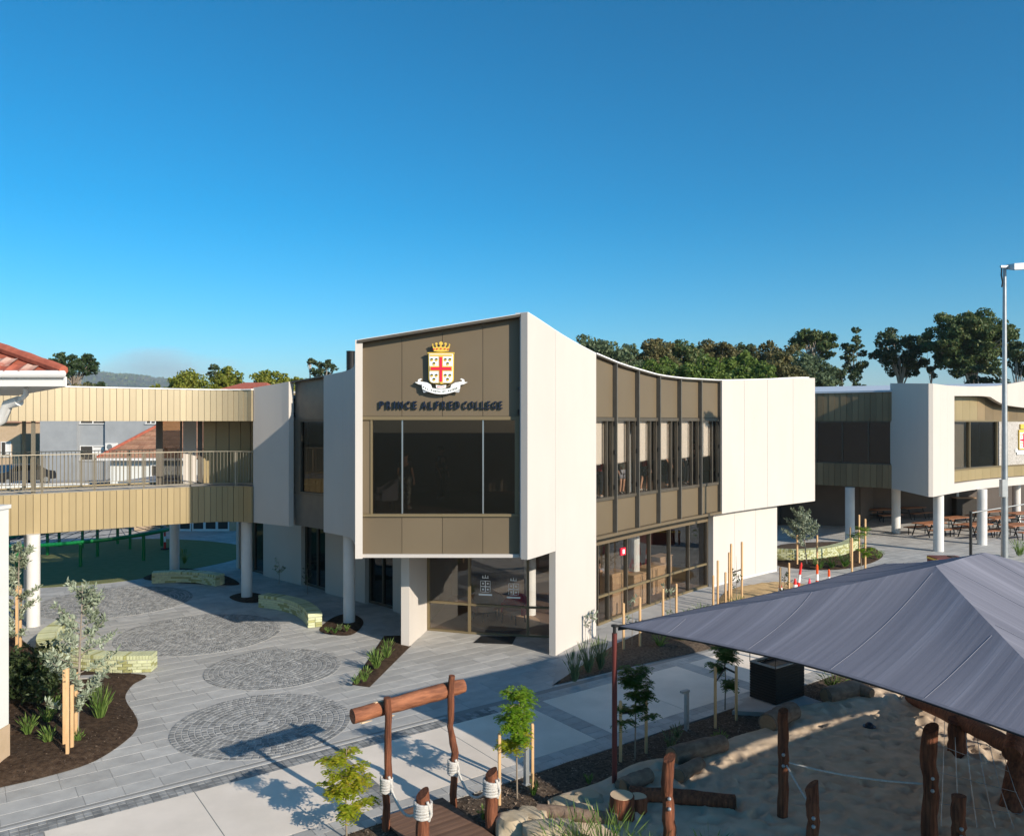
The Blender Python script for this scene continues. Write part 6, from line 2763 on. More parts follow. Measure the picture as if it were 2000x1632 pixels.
def bg_tree(px0, px1, ytop, d, kind, label, seed, base=0.25, n=26, clump=.20, leaf=.42, per=42, shape='round', name='tree', group='trees behind the school', trunk='gumbark', open_=0.0, ybot=None):
    nr = np.random.default_rng(seed)
    k = d / FPX
    cx = ((px0 + px1) / 2 - 1000) * k
    w = (px1 - px0) * k / 2
    top = CAM_H + (YH - ytop) * k
    zb = top * base if ybot is None else CAM_H + (YH - ybot) * k
    r = root(name, label, 'tree', (cx, d, 0), group)
    if ybot is None:
        zb = max(zb, top - 2.3 * w)
    cz = (top + zb) / 2
    hz = (top - zb) / 2
    cl = []
    tries = 0
    while len(cl) < n and tries < 6000:
        tries += 1
        u = nr.normal(size=3)
        u /= np.linalg.norm(u)
        p = u * nr.uniform(.25 if open_ < .1 else .5, 1.0) ** .55
        if shape == 'umbrella' and p[2] < -.2 and nr.random() < .8:
            continue
        if shape == 'cone':
            wz = 1 - (p[2] + 1) / 2 * .55
            p[0] *= wz
            p[1] *= wz
        cr = clump * min(w, hz * 1.4) * nr.uniform(.75, 1.45)
        q = (cx + p[0] * (w - cr * .7), d + p[1] * (w - cr * .7) * .8, cz + p[2] * (hz - cr * .6))
        if any((q[0] - c[0][0]) ** 2 + (q[1] - c[0][1]) ** 2 + (q[2] - c[0][2]) ** 2 < ((cr + c[1]) * (.36 + open_)) ** 2 for c in cl):
            continue
        cl.append((q, cr))
    # ragged sprays on each clump
    fine = []
    for (c, cr) in cl:
        fine.append((c, cr * .8))
        for _ in range(7):
            u = nr.normal(size=3)
            u /= np.linalg.norm(u)
            fine.append(((c[0] + u[0] * cr * .75, c[1] + u[1] * cr * .75, c[2] + u[2] * cr * .55), cr * nr.uniform(.28, .48)))
    P, AX, AY = leaf_cloud(nr, fine, per * 4.2, leaf * .62, .8)
    link_mesh('crown', quads_mesh('crown', P, AX, AY, LF[kind], (cx, d, 0)), r)
    b = MB()
    tr = max(.12, w * .05)
    f1 = Vector((cx + nr.uniform(-.3, .3), d, zb + (cz - zb) * .4))
    b.tube([(cx, d, 0), (cx + nr.uniform(-.2, .2), d, zb * .6), f1], [tr * 1.3, tr, tr * .8], 8)
    b.build('trunk', M[trunk], r, smooth=True)
    b = MB()
    for (c, cr) in cl:
        cc = Vector(c)
        m_ = f1.lerp(cc, .5) + Vector((nr.uniform(-.4, .4), 0, nr.uniform(-.6, .1)))
        s0 = Vector((cx, d, zb * .8)).lerp(f1, nr.uniform(.1, 1))
        b.tube([s0, m_, cc], [tr * .5, tr * .3, tr * .1], 5, False)
    b.build('limbs', M[trunk], r, smooth=True, kind='stuff')
    return r


RT_ = [
    # px0, px1, ytop, d, kind, label, base, n, shape
    (1118, 1215, 652, 92, 'olive', 'grey green olive tree just behind the sloping roof edge', .2, 30, 'round'),
    (1190, 1250, 672, 96, 'olive', 'darker olive tree right of the first olive tree', .2, 22, 'round'),
    (1238, 1312, 660, 104, 'rust', 'rusty brown gum tree behind the window bays', .2, 26, 'round'),
    (1288, 1362, 657, 108, 'gum', 'dark gum tree with gaps behind the window bays', .3, 22, 'round'),
    (1335, 1392, 668, 112, 'gum', 'narrow dark gum tree behind the middle of the roof', .3, 18, 'round'),
    (1368, 1432, 658, 110, 'rust', 'reddish gum crown poking above the tree row', .3, 20, 'round'),
    (1425, 1480, 671, 112, 'gum_dark', 'low dark gum crown left of the broad brown crown', .3, 18, 'round'),
    (1472, 1556, 660, 106, 'rust', 'broad brown gum crown above the roof end', .3, 26, 'round'),
    (1230, 1330, 694, 80, 'green', 'yellow green tree low behind the window bays', .1, 26, 'round'),
    (1310, 1420, 690, 78, 'green', 'bushy green tree low behind the roof middle', .1, 30, 'round'),
    (1400, 1500, 684, 80, 'green', 'bright green bushy tree behind the cream wall', .1, 28, 'round'),
    (1480, 1565, 692, 76, 'rust', 'brownish green bushy tree behind the cream wall', .1, 26, 'round'),
    (1530, 1612, 684, 82, 'olive', 'pale grey green tree behind the cream wall end', .1, 26, 'round'),
    (1430, 1530, 700, 72, 'green', 'dense green tree lowest behind the cream wall', .1, 26, 'round'),
]
for i, (a, c_, yt, d, kd, lb, bs_, n_, shp) in enumerate(RT_):
    bg_tree(a - 20, c_ + 20, yt - 5, d, kd, lb, 100 + i, bs_, int(n_ * 1.9), clump=.27, shape=shp, per=30, leaf=.40 if d > 90 else .34, name='gum_tree' if 'gum' in lb else 'leafy_tree')
bg_tree(1543, 1640, 638, 118, 'gum', 'domed gum tree with pale limbs above the cream wall end', 131, .55, 22, .26, .42, 34, 'umbrella', 'gum_tree', ybot=712)
bg_tree(1604, 1690, 700, 112, 'gum_dark', 'low sparse gum left of the two tall gums', 132, .3, 12, .28, .42, 34, 'round', 'gum_tree', open_=.15)
bg_tree(1640, 1696, 632, 115, 'gum_dark', 'tall narrow gum with separated clumps of leaves', 133, .3, 13, .34, .42, 34, 'round', 'gum_tree', open_=.15, ybot=745)
bg_tree(1690, 1825, 632, 116, 'gum_dark', 'tall sparse gum with bare forked trunk and dark clumps', 134, .3, 24, .24, .42, 34, 'round', 'gum_tree', open_=.15, ybot=742)
bg_tree(1795, 1845, 672, 114, 'gum_dark', 'thin gum left of the biggest gum', 135, .3, 8, .3, .42, 34, 'round', 'gum_tree', open_=.2, ybot=740)
bg_tree(1805, 1990, 597, 108, 'gum', 'biggest spreading gum tree behind the second building', 136, .3, 60, .19, .40, 34, 'round', 'gum_tree', open_=.05, ybot=738)
bg_tree(1925, 2060, 655, 96, 'gum_dark', 'dark dense tree at the right edge behind the second building', 137, .2, 30, .2, .38, 34, 'round', 'leafy_tree')
bg_tree(1850, 1960, 706, 98, 'gum_dark', 'dark low tree in front of the biggest gum', 138, .2, 22, .2, .38, 34, 'round', 'leafy_tree')
bg_tree(1590, 1640, 735, 90, 'green', 'low green bush in the gap beside the cream wall end', 139, .1, 10, .3, .36, 34, 'round', 'leafy_tree')

gl_ = 'trees behind the bridge'
bg_tree(55, 158, 694, 88, 'pine', 'dark spreading pine behind the tiled roof', 150, .3, 24, .24, .34, 40, 'round', 'pine_tree', gl_, 'bark', ybot=755)
bg_tree(88, 196, 685, 90, 'pine', 'flat topped dark pine with an overhanging right limb', 151, .3, 24, .22, .34, 40, 'umbrella', 'pine_tree', gl_, 'bark', ybot=750)
bg_tree(125, 180, 738, 84, 'rust', 'low orange tinted tree under the dark pines', 152, .2, 12, .3, .34, 34, 'round', 'leafy_tree', gl_, 'bark')
bg_tree(160, 222, 735, 86, 'gum_dark', 'low dark tree left of the distant hill', 153, .2, 14, .3, .34, 34, 'round', 'leafy_tree', gl_, 'bark')
bg_tree(296, 438, 713, 82, 'plane', 'yellow green plane tree above the bridge roof', 154, .2, 46, .28, .30, 42, 'round', 'plane_tree', gl_, 'bark')
bg_tree(392, 498, 708, 84, 'plane', 'peaked yellow green plane tree next to the bridge end', 155, .2, 40, .25, .30, 42, 'cone', 'plane_tree', gl_, 'bark')
bg_tree(400, 442, 706, 125, 'gum_dark', 'far thin gum behind the two plane trees', 156, .3, 8, .3, .42, 34, 'round', 'gum_tree', gl_)
bg_tree(480, 572, 714, 80, 'plane', 'yellow green plane tree behind the left cream panel', 157, .2, 34, .26, .30, 42, 'round', 'plane_tree', gl_, 'bark')
bg_tree(530, 622, 717, 82, 'plane', 'yellow green plane tree behind the recessed window', 158, .2, 34, .26, .30, 42, 'round', 'plane_tree', gl_, 'bark')
bg_tree(596, 620, 697, 120, 'gum_dark', 'far slender gum with one small round crown', 159, .5, 5, .4, .40, 34, 'round', 'gum_tree', gl_, ybot=716)
bg_tree(605, 662, 699, 118, 'gum_dark', 'far gum with stacked clumps left of the black flue', 160, .4, 11, .3, .40, 34, 'round', 'gum_tree', gl_, open_=.15, ybot=745)
bg_tree(280, 330, 748, 90, 'plane', 'low yellow green tree between the hill and the plane trees', 161, .2, 10, .3, .32, 36, 'round', 'plane_tree', gl_, 'bark')

# distant hill with scrub
hd_ = 4200.0
mb = MB()
NX_, NY_ = 90, 26
vs = []
for j in range(NY_ + 1):
    for i in range(NX_ + 1):
        x = -3600 + 4200 * i / NX_
        y = hd_ - 1500 + 3600 * j / NY_
        prof_ = 1.25 * np.interp(1000 + x / y * FPX, [-400, 0, 60, 190, 260, 330, 420, 560, 700, 900], [.5, .85, .95, 1.0, .98, .85, .70, .45, .2, 0.0])
        hgt = 262 * prof_ * math.sin(math.pi * min(1, (j / NY_) * 1.25) * .5) ** 1.4
        hgt += 16 * nz(x * .004, y * .004) + 9 * nz(x * .012, y * .012, 2)
        vs.append((x, y, max(-5, hgt)))
fs = []
for j in range(NY_):
    for i in range(NX_):
        a = j * (NX_ + 1) + i
        fs.append((a, a + 1, a + NX_ + 2, a + NX_ + 1))
mb.add(vs, fs)
ho = mb.build('hill', M['hill'], smooth=True)
tag(ho, 'distant wooded hill behind the bridge', 'hill', kind='structure')
nr = np.random.default_rng(5)
sel = np.array(vs)
pp = sel[nr.integers(0, len(sel), 9000)] + nr.normal(scale=(28, 60, 0), size=(9000, 3))
# heights by nearest grid row/col
gi = np.clip(np.round((pp[:, 0] + 3600) / 4200 * NX_).astype(int), 0, NX_)
gj = np.clip(np.round((pp[:, 1] - hd_ + 1500) / 3600 * NY_).astype(int), 0, NY_)
pp[:, 2] = sel[gj * (NX_ + 1) + gi, 2] + 4
t_ = unit(nr.normal(size=(9000, 3)))
t_[:, 2] = np.abs(t_[:, 2]) + .6
t_ = unit(t_)
b_ = unit(np.cross(t_, nr.normal(size=(9000, 3))))
so_ = bpy.data.objects.new('hill_scrub', quads_mesh('hill_scrub', pp, b_ * 8, t_ * 8, LF['gum']))
COL.objects.link(so_)
tag(so_, 'dark scrub and trees covering the distant hill', 'scrub', kind='stuff')
nrh = np.random.default_rng(8)
for i in range(7):
    x = -2050 + nrh.uniform(0, 420)
    y = hd_ - 300 + nrh.uniform(0, 500)


# ------------------------------------------------------------------ staked saplings
def sapling(px, py, top, kind, label, seed, crown_lo=.42, width=.48, stakes=(), nleaf=120, low_gold=False):
    nr = np.random.default_rng(seed)
    p = G(px, py, .03)
    r = root('sapling', label, 'tree', (p.x, p.y, 0), 'staked saplings')
    b = MB()
    th = top * .86
    pts = [(p.x, p.y, 0), (p.x + nr.uniform(-.02, .02), p.y, th * .5), (p.x + nr.uniform(-.05, .05), p.y, th)]
    b.tube(pts, [.016, .013, .006], 7)
    br = []
    for i in range(16):
        z = th * nr.uniform(crown_lo, 1.0)
        a = nr.uniform(0, 6.28)
        ln = width * nr.uniform(.45, .9) * (1 - .45 * (z - th * crown_lo) / (th * (1 - crown_lo)))
        e_ = Vector((p.x + math.cos(a) * ln, p.y + math.sin(a) * ln, z + nr.uniform(.0, .16)))
        s0 = Vector((p.x, p.y, z - .05))
        b.tube([s0, s0.lerp(e_, .5) + Vector((0, 0, .05)), e_], [.007, .005, .003], 5, False)
        br.append((s0, e_))
    b.build('stem', M['twig'], r, smooth=True)
    C_, AX, AY = [], [], []
    for k in range(nleaf):
        s0, e_ = br[nr.integers(len(br))]
        q = s0.lerp(e_, nr.uniform(.3, 1.08))
        a = nr.uniform(0, 6.28)
        d = Vector((math.cos(a), math.sin(a), nr.uniform(-.25, .55))).normalized()
        L_ = nr.uniform(.12, .22)
        side = d.cross(Vector((0, 0, 1))).normalized()
        npair = 6
        for j in range(npair):
            f = (j + .6) / npair
            c0 = q + d * L_ * f + Vector((0, 0, -.08 * f * f))
            for sg in (-1, 1):
                ld = (side * sg + d * .35 + Vector((0, 0, nr.uniform(-.35, .05)))).normalized()
                hl = .032 * (1 - .35 * abs(f - .5))
                C_.append(c0 + ld * hl * 1.3)
                AY.append(ld * hl * 1.35)
                n_ = Vector((nr.uniform(-.3, .3), nr.uniform(-.3, .3), 1)).normalized()
                AX.append(n_.cross(ld).normalized() * hl * .62)
    C_, AX, AY = np.array(C_), np.array(AX), np.array(AY)
    if low_gold:
        lo = C_[:, 2] < th * (crown_lo + .12)
        link_mesh('foliage', quads_mesh('foliage', C_[~lo], AX[~lo], AY[~lo], LF[kind], (p.x, p.y, 0)), r)
        if lo.any():
            o = link_mesh('foliage', quads_mesh('foliage', C_[lo], AX[lo], AY[lo], LF['locust_gold'], (p.x, p.y, 0)), r)
            o['label'] = 'yellowing lower leaves'
    else:
        link_mesh('foliage', quads_mesh('foliage', C_, AX, AY, LF[kind], (p.x, p.y, 0)), r)
    return r, p


def stake(px, py, h, label, w=.045, m='stake', group='timber tree stakes'):
    p = G(px, py, .03)
    b = MB()
    b.box((p.x, p.y, h / 2 + .015), (w, w, h + .03), .3)
    b.hexa([(p.x - w * .5, p.y - w * .5, h + .03), (p.x + w * .5, p.y - w * .5, h + .03), (p.x + w * .5, p.y + w * .5, h + .03), (p.x - w * .5, p.y + w * .5, h + .03),
            (p.x - w * .35, p.y - w * .35, h + .045), (p.x + w * .35, p.y - w * .35, h + .045), (p.x + w * .35, p.y + w * .35, h + .045), (p.x - w * .35, p.y + w * .35, h + .045)])
    o = b.build('tree_stake', M[m], loc=(p.x, p.y, 0))
    tag(o, label, 'stake', group)
    return p


def tie(a, mid, b_, label):
    b = MB()
    b.bar(a, mid, .012, .045)
    b.bar(mid, b_, .012, .045)
    o = b.build('tree_tie', M['strap'], loc=tuple(mid))
    tag(o, label, 'tie', 'rubber tree ties')


sapling(677, 1634, 1.68, 'locust_gold', 'yellow green sapling in front of the log arch', 11, .22, .50, nleaf=260)
_, p2 = sapling(1010, 1560, 2.12, 'locust', 'bright green sapling with yellowing lower leaves beside the arch', 12, .50, .46, nleaf=340, low_gold=True)
a = stake(975.5, 1571, 1.20, 'sunlit stake left of the bright green sapling')
c_ = stake(1040, 1543, 1.16, 'sunlit stake right of the bright green sapling')
tie(a + Vector((0, 0, .88)), p2 + Vector((0, 0, .95)), c_ + Vector((0, 0, 1.0)), 'tie holding the bright green sapling')
_, p3 = sapling(1240, 1480, 1.95, 'locust_dark', 'dark green sapling behind the maroon shade post', 13, .45, .48, nleaf=330)
a = stake(1212, 1487, 1.15, 'stake just right of the maroon shade post')
c_ = stake(1262, 1468, 1.08, 'stake right of the dark green sapling')
tie(a + Vector((0, 0, .92)), p3 + Vector((0, 0, .9)), c_ + Vector((0, 0, .95)), 'tie holding the dark green sapling')
_, p4 = sapling(1416, 1383, 1.62, 'locust_dark', 'dark green sapling below the sail edge beside the black box', 14, .38, .45, nleaf=300)
a = stake(1397, 1421, 1.28, 'stake left of the sapling below the sail edge')
c_ = stake(1438, 1404, 1.15, 'stake right of the sapling below the sail edge')
tie(a + Vector((0, 0, .95)), p4 + Vector((0, 0, .92)), c_ + Vector((0, 0, 1.0)), 'tie holding the sapling below the sail edge')

# ------------------------------------------------------------------ silver leaved trees
def silver_tree(px, py, top, width, label, seed, lean=.0, n=26, dense=70, lo=.28):
    nr = np.random.default_rng(seed)
    p = G(px, py, .05)
    r = root('silver_tree', label, 'tree', (p.x, p.y, 0), 'silver leaved young trees')
    b = MB()
    b.tube([(p.x, p.y, 0), (p.x + lean * .5, p.y, top * .5), (p.x + lean, p.y, top * .86)], [.03, .022, .006], 8)
    C_, AX, AY = [], [], []
    for i in range(n):
        f = lo + (1 - lo) * (i + nr.uniform(0, 1)) / n
        z = top * f * .9
        a = nr.uniform(0, 6.28)
        ln = width * (1.15 - .85 * abs(f - .45) * 1.4) * nr.uniform(.5, 1.0)
        ln = max(.12, ln)
        s0 = Vector((p.x + lean * f, p.y, z * .93))
        e_ = Vector((s0.x + math.cos(a) * ln, s0.y + math.sin(a) * ln, z * .93 + ln * nr.uniform(.4, .9)))
        m_ = s0.lerp(e_, .55) + Vector((0, 0, -.05))
        b.tube([s0, m_, e_], [.010, .007, .003], 5, False)
        for k in range(dense):
            t = nr.uniform(.25, 1.05)
            q = (s0.lerp(m_, t / .55) if t < .55 else m_.lerp(e_, (t - .55) / .45))
            d = Vector((nr.normal(), nr.normal(), nr.normal() + .9)).normalized()
            L_ = nr.uniform(.045, .075)
            C_.append(q + d * L_ + Vector((nr.normal(), nr.normal(), nr.normal())) * .02)
            AY.append(d * L_)
            AX.append(d.cross(Vector((nr.normal(), nr.normal(), nr.normal()))).normalized() * L_ * .34)
    b.build('stem', M['bark'], r, smooth=True)
    link_mesh('foliage', quads_mesh('foliage', np.array(C_), np.array(AX), np.array(AY), LF['silver'], (p.x, p.y, 0)), r)
    return p


ps1 = silver_tree(150, 1448, 3.72, .74, 'nearest silver leaved tree in the left bed tied to stakes', 21, .12, 32, 72, .2)
for (px, py, h, lb) in ((132, 1481, 1.72, 'longest stake in front of the nearest silver tree'), (126, 1462, 1.55, 'stake left of the nearest silver tree'), (149, 1452, 1.42, 'stake behind the nearest silver tree'),
                        (141, 1468, 1.3, 'short stake hard against the nearest silver tree')):
    stake(px, py, h, lb, .055)
b = MB()
q = G(168, 1432, .05)
b.box((q.x, q.y, 1.22), (.42, .2, .02), .2)
o = b.build('plant_tag', M['pale_conc'], loc=(q.x, q.y, 1.2))
tag(o, 'grey board tied to the nearest silver tree', 'tag')
silver_tree(34, 1272, 3.5, .55, 'silver leaved tree at the left edge before the white column', 22, .05, 28, 75, .14)
stake(33, 1274, 1.9, 'stake of the silver tree at the left edge', .06)
stake(40, 1268, 1.8, 'second stake of the silver tree at the left edge', .06)
silver_tree(1576, 1102, 2.75, .85, 'silver leaved tree by the cream wall end', 23, -.25, 34, 120, .38)
for (px, py, h, lb) in ((1557, 1104, 1.35, 'stake left of the silver tree by the cream wall'), (1596, 1104, 1.35, 'stake right of the silver tree by the cream wall')):
    stake(px, py, h, lb, .06)
pt_ = sapling(1682, 1117, 2.3, 'locust', 'leafy green sapling with three stakes in the far bed', 24, .3, .8, nleaf=260)
for (px, py, h, lb) in ((1664, 1120, 1.5, 'stake in front of the leafy sapling in the far bed'), (1690, 1112, 2.2, 'tall stake right of the leafy sapling in the far bed'), (1678, 1100, 2.2, 'tall stake behind the leafy sapling in the far bed'),
                        (1661, 1098, 1.6, 'stake beside the far bench end')):
    stake(px, py, h, lb, .06)
for i, (px, py, h, lb) in enumerate([(1218, 1272, 1.35, 'stake nearest the sail corner in the long bed'), (1250, 1266, 1.45, 'second stake along the long bed'), (1295, 1232, 1.3, 'stake in the long bed before the glazing'),
                                     (1321, 1224, 1.35, 'fourth stake along the long bed'), (1393, 1200, 1.3, 'stake left of the cluster at the bed end'), (1402, 1196, 1.75, 'taller stake in the cluster at the bed end'),
                                     (1417, 1192, 1.3, 'short stake in the cluster at the bed end'), (1424, 1190, 1.95, 'tall stake in the cluster at the bed end'), (1428, 1186, 2.2, 'tallest stake in the cluster at the bed end'),
                                     (1449, 1180, 2.2, 'stake right of the slim seedling by the cream wall'), (1524, 1180, 1.3, 'stake left of the seedling on the sand heap'), (1541, 1176, 1.4, 'stake right of the seedling on the sand heap')]):
    stake(px, py, h, lb, .055)
tie(G(1428, 1186) + Vector((0, 0, 1.2)), G(1438, 1183) + Vector((0, 0, 1.22)), G(1449, 1180) + Vector((0, 0, 1.25)), 'tie of the slim seedling by the cream wall')


def seedling(px, py, h, label, seed, kind='silver', n=60):
    nr = np.random.default_rng(seed)
    p = G(px, py, .05)
    r = root('seedling', label, 'plant', (p.x, p.y, 0), 'thin seedlings among the stakes')
    b = MB()
    b.tube([(p.x, p.y, 0), (p.x + .02, p.y, h * .6), (p.x - .01, p.y, h)], [.012, .008, .004], 6)
    C_, AX, AY = [], [], []
    for i in range(7):
        z = h * nr.uniform(.3, .95)
        a = nr.uniform(0, 6.28)
        e_ = Vector((p.x + .22 * math.cos(a), p.y + .22 * math.sin(a), z + .15))
        b.tube([(p.x, p.y, z), e_], [.006, .003], 5)
        for k in range(n // 7):
            q = Vector((p.x, p.y, z)).lerp(e_, nr.uniform(.3, 1.1))
            d = Vector((nr.normal(), nr.normal(), nr.normal() + .5)).normalized()
            L_ = nr.uniform(.04, .07)
            C_.append(q + d * L_)
            AY.append(d * L_)
            AX.append(d.cross(Vector((nr.normal(), nr.normal(), nr.normal()))).normalized() * L_ * .45)
    b.build('stem', M['twig'], r)
    link_mesh('foliage', quads_mesh('foliage', np.array(C_), np.array(AX), np.array(AY), LF[kind], (p.x, p.y, 0)), r)


seedling(1234, 1262, 1.5, 'thin seedling between the first two stakes of the long bed', 31)
seedling(1308, 1228, 1.3, 'thin seedling between the glazing stakes', 32)
seedling(1438, 1183, 1.8, 'slim seedling tied between the tall stakes by the cream wall', 33, 'shrub')
seedling(1532, 1178, 1.1, 'small seedling on the sand heap', 34, 'shrub')
seedling(1152, 1250, .9, 'bare seedling against the cream wall corner', 35)
seedling(545, 1138, .9, 'pale seedling in the shade before the lower wall', 36)
seedling(600, 1158, 1.0, 'bare seedling before the dark ground floor door', 37, 'shrub', 30)


# ------------------------------------------------------------------ shrubs, tufts and ground plants
def tuft(p, h, n, spread, label, seed, kind='tuft', wd=.012, group='low tufted plants', flower=None):
    nr = np.random.default_rng(seed)
    C_, AX, AY = [], [], []
    for i in range(n):
        a = nr.uniform(0, 6.28)
        rad = spread * nr.uniform(0, .6)
        b0 = Vector((p.x + rad * .4 * math.cos(a), p.y + rad * .4 * math.sin(a), p.z))
        ln = h * nr.uniform(.5, 1.1)
        out = spread * nr.uniform(.2, 1.0)
        e_ = b0 + Vector((math.cos(a) * out, math.sin(a) * out, ln))
        m_ = b0.lerp(e_, .5) + Vector((0, 0, ln * .14))
        for (u_, v_, w_) in ((b0, m_, wd), (m_, e_, wd * .8)):
            d = (v_ - u_)
            C_.append((u_ + v_) / 2)
            AY.append(d * .55)
            AX.append(d.cross(Vector((nr.normal(), nr.normal(), .3))).normalized() * w_)
    o = bpy.data.objects.new('tuft_plant', quads_mesh('tuft_plant', np.array(C_), np.array(AX), np.array(AY), LF[kind], tuple(p)))
    o.location = p
    COL.objects.link(o)
    tag(o, label, 'plant', group)
    return o


def shrub(p, r_, h, label, seed, kind='shrub', leaf=.06, n=14, per=900, elong=2.2):
    nr = np.random.default_rng(seed)
    cl = []
    for i in range(n):
        u = unit(nr.normal(size=(1, 3)))[0]
        cl.append(((p.x + u[0] * r_ * .62, p.y + u[1] * r_ * .62, p.z + h * .5 + u[2] * h * .34), r_ * nr.uniform(.3, .5)))
    P, AX, AY = leaf_cloud(nr, cl, per, leaf, 1.0, -.3, elong)
    ok = P[:, 2] > p.z
    r = root('shrub', label, 'shrub', (p.x, p.y, p.z), 'shrubs in the beds')
    link_mesh('foliage', quads_mesh('foliage', P[ok], AX[ok], AY[ok], LF[kind], tuple(p)), r)
    b = MB()
    for i in range(7):
        c = Vector(cl[i][0])
        b.tube([p, p.lerp(c, .5), c], [.015, .01, .005], 5, False)
    b.build('stems', M['twig'], r)


shrub(G(62, 1376, .1), .72, 1.45, 'dense dark shrub in the left bed', 41, 'shrub', .06, 18, 1100, 2.6)
shrub(G(22, 1360, .1), .55, .9, 'lighter feathery shrub at the left edge of the left bed', 42, 'greytuft', .05, 12, 700, 3.2)
TF = [
    (55, 1435, .42, 60, .22, 'fine leaved tuft low in the left bed beside the wall'), (92, 1412, .40, 50, .20, 'fine leaved tuft left of the tree stakes'), (104, 1392, .38, 46, .2, 'fine leaved tuft behind the tree stakes'),
    (196, 1405, .70, 90, .28, 'tall fine leaved tuft right of the tree stakes'), (95, 1450, .36, 46, .2, 'small tuft in front of the wall side tufts'), (185, 1375, .5, 60, .2, 'tuft beside the grey board'),
    (150, 1450, .3, 40, .15, 'small tuft at the foot of the nearest silver tree'), (30, 1335, .4, 40, .2, 'tuft beside the dark shrub'),
    (735, 1304, .52, 80, .26, 'long grassy tuft in the middle of the wedge bed'), (755, 1283, .5, 60, .22, 'grassy tuft at the top of the wedge bed'), (712, 1330, .34, 50, .22, 'grassy tuft near the tip of the wedge bed'), (697, 1335, .24, 36, .16, 'small tuft at the tip of the wedge bed'),
    (1122, 1330, .75, 70, .26, 'greyish bush tuft nearest the bed tip'), (1150, 1312, .8, 80, .28, 'greyish bush tuft second from the bed tip'), (1172, 1306, .8, 80, .28, 'greyish bush tuft beside the maroon post'),
    (1290, 1262, .4, 60, .3, 'low spreading tuft in the sunny part of the long bed'), (1330, 1250, .35, 50, .3, 'low spreading tuft right of the sunny tuft'),
    (1370, 1206, .45, 60, .35, 'grassy clump below the stakes of the long bed'), (1350, 1212, .4, 50, .35, 'grassy clump at the back of the long bed'), (1440, 1190, .5, 60, .35, 'grassy clump at the foot of the tall stakes'),
    (640, 1234, .16, 40, .12, 'tiny green plant in the column bed'), (654, 1236, .16, 40, .12, 'tiny leafy plant second in the column bed'), (664, 1230, .18, 40, .12, 'tiny plant with grey leaves in the column bed'), (677, 1232, .2, 40, .1, 'tiny purple flowered plant in the column bed'),
    (1600, 1110, .5, 60, .35, 'low leafy plant in front of the far bench'), (1625, 1108, .45, 60, .35, 'low leafy plant left of the leafy sapling'), (1650, 1106, .55, 70, .4, 'dense low plant beneath the leafy sapling'), (1715, 1090, .4, 50, .3, 'low plant at the end of the far bed'),
    (944, 1600, .24, 30, .12, 'small tuft beside the right short post'), (1042, 1552, .25, 30, .12, 'small leafy weed at the foot of the sunlit stake'), (1150, 1530, .2, 26, .12, 'small weed in the shaded mulch'),
    (1310, 1462, .34, 40, .2, 'dark weed in the shaded mulch by the path'), (1322, 1440, .28, 36, .18, 'dark weed beside the second bollard light'), (1405, 1450, .26, 40, .18, 'bright weed at the end of the thick log'),
    (1625, 1340, .3, 60, .4, 'bright grass patch behind the black box'), (360, 1100, .7, 40, .35, 'bright strappy plant behind the far bench'),
    (1990, 1085, .8, 70, .5, 'grassy plant behind the light pole'), (1860, 1000, .7, 60, .5, 'potted leafy plant behind the front columns'),
]
for i, (px, py, h, n_, sp_, lb) in enumerate(TF):
    kd = 'greytuft' if ('grey' in lb or 'dark' in lb) else ('locust_dark' if 'leafy' in lb else 'tuft')
    tuft(G(px, py, .09), h, n_, sp_, lb, 200 + i, kd, .010 + h * .006)
# willowy shrub at the very bottom of the picture
for i, (px, d, h, lb) in enumerate([(1130, 11.9, .62, 'bright willowy shrub at the bottom edge among boulders'), (1180, 11.8, .72, 'bright willowy shrub at the bottom edge before the stump'), (1215, 11.7, .66, 'willowy shrub at the bottom edge right of the stump'),
                                    (1080, 11.8, .5, 'willowy sprig at the bottom edge left of the others'), (1270, 11.6, .45, 'thin willowy sprig beside the sawn post'), (1385, 11.7, .42, 'lone willowy sprig at the bottom edge right of the sawn post')]):
    c = D(px, 1640, d)
    tuft(Vector((c.x, c.y, .05)), h, 46, .4, lb, 300 + i, 'tuft', .011, 'willowy shrubs at the bottom edge')
# scattered debris in soil beds and mulch: chips of bark, one stuff object
nr = np.random.default_rng(77)
C_, AX, AY = [], [], []
lp_ = smooth_loop([(p[0], p[1]) for p in left_bed], 4)


def chips(n, sampler, z, s):
    for _ in range(n):
        x, y = sampler()
        a = nr.uniform(0, 6.28)
        L_ = s * nr.uniform(.5, 1.5)
        AY.append((math.cos(a) * L_, math.sin(a) * L_, nr.uniform(-.3, .3) * L_))
        AX.append((-math.sin(a) * L_ * .4, math.cos(a) * L_ * .4, nr.uniform(-.2, .3) * L_))
        C_.append((x, y, z(x, y) + .012))


def s_mulch():
    p = TS(nr.uniform(3, 20), nr.uniform(-11.6, -10.0))
    return p.x, p.y


chips(9000, s_mulch, lambda x, y: mulch_z(x, y, 1.0), .022)
ob = bpy.data.objects.new('bark_chips', quads_mesh('bark_chips', np.array(C_), np.array(AX), np.array(AY), M['mulch']))
ob.data.materials.clear()
ob.data.materials.append(mat('bark_chip', (0.10, 0.07, 0.05), (0.24, 0.18, 0.13), rough=1.0, scale=20, island=.5))
COL.objects.link(ob)
tag(ob, 'loose bark chips on the mulch strip', 'bark chips', kind='stuff')
C_, AX, AY = [], [], []


def s_left():
    while True:
        x, y = nr.uniform(-14, -6.5), nr.uniform(14, 24)
        if inpoly(x, y, lp_):
            return x, y


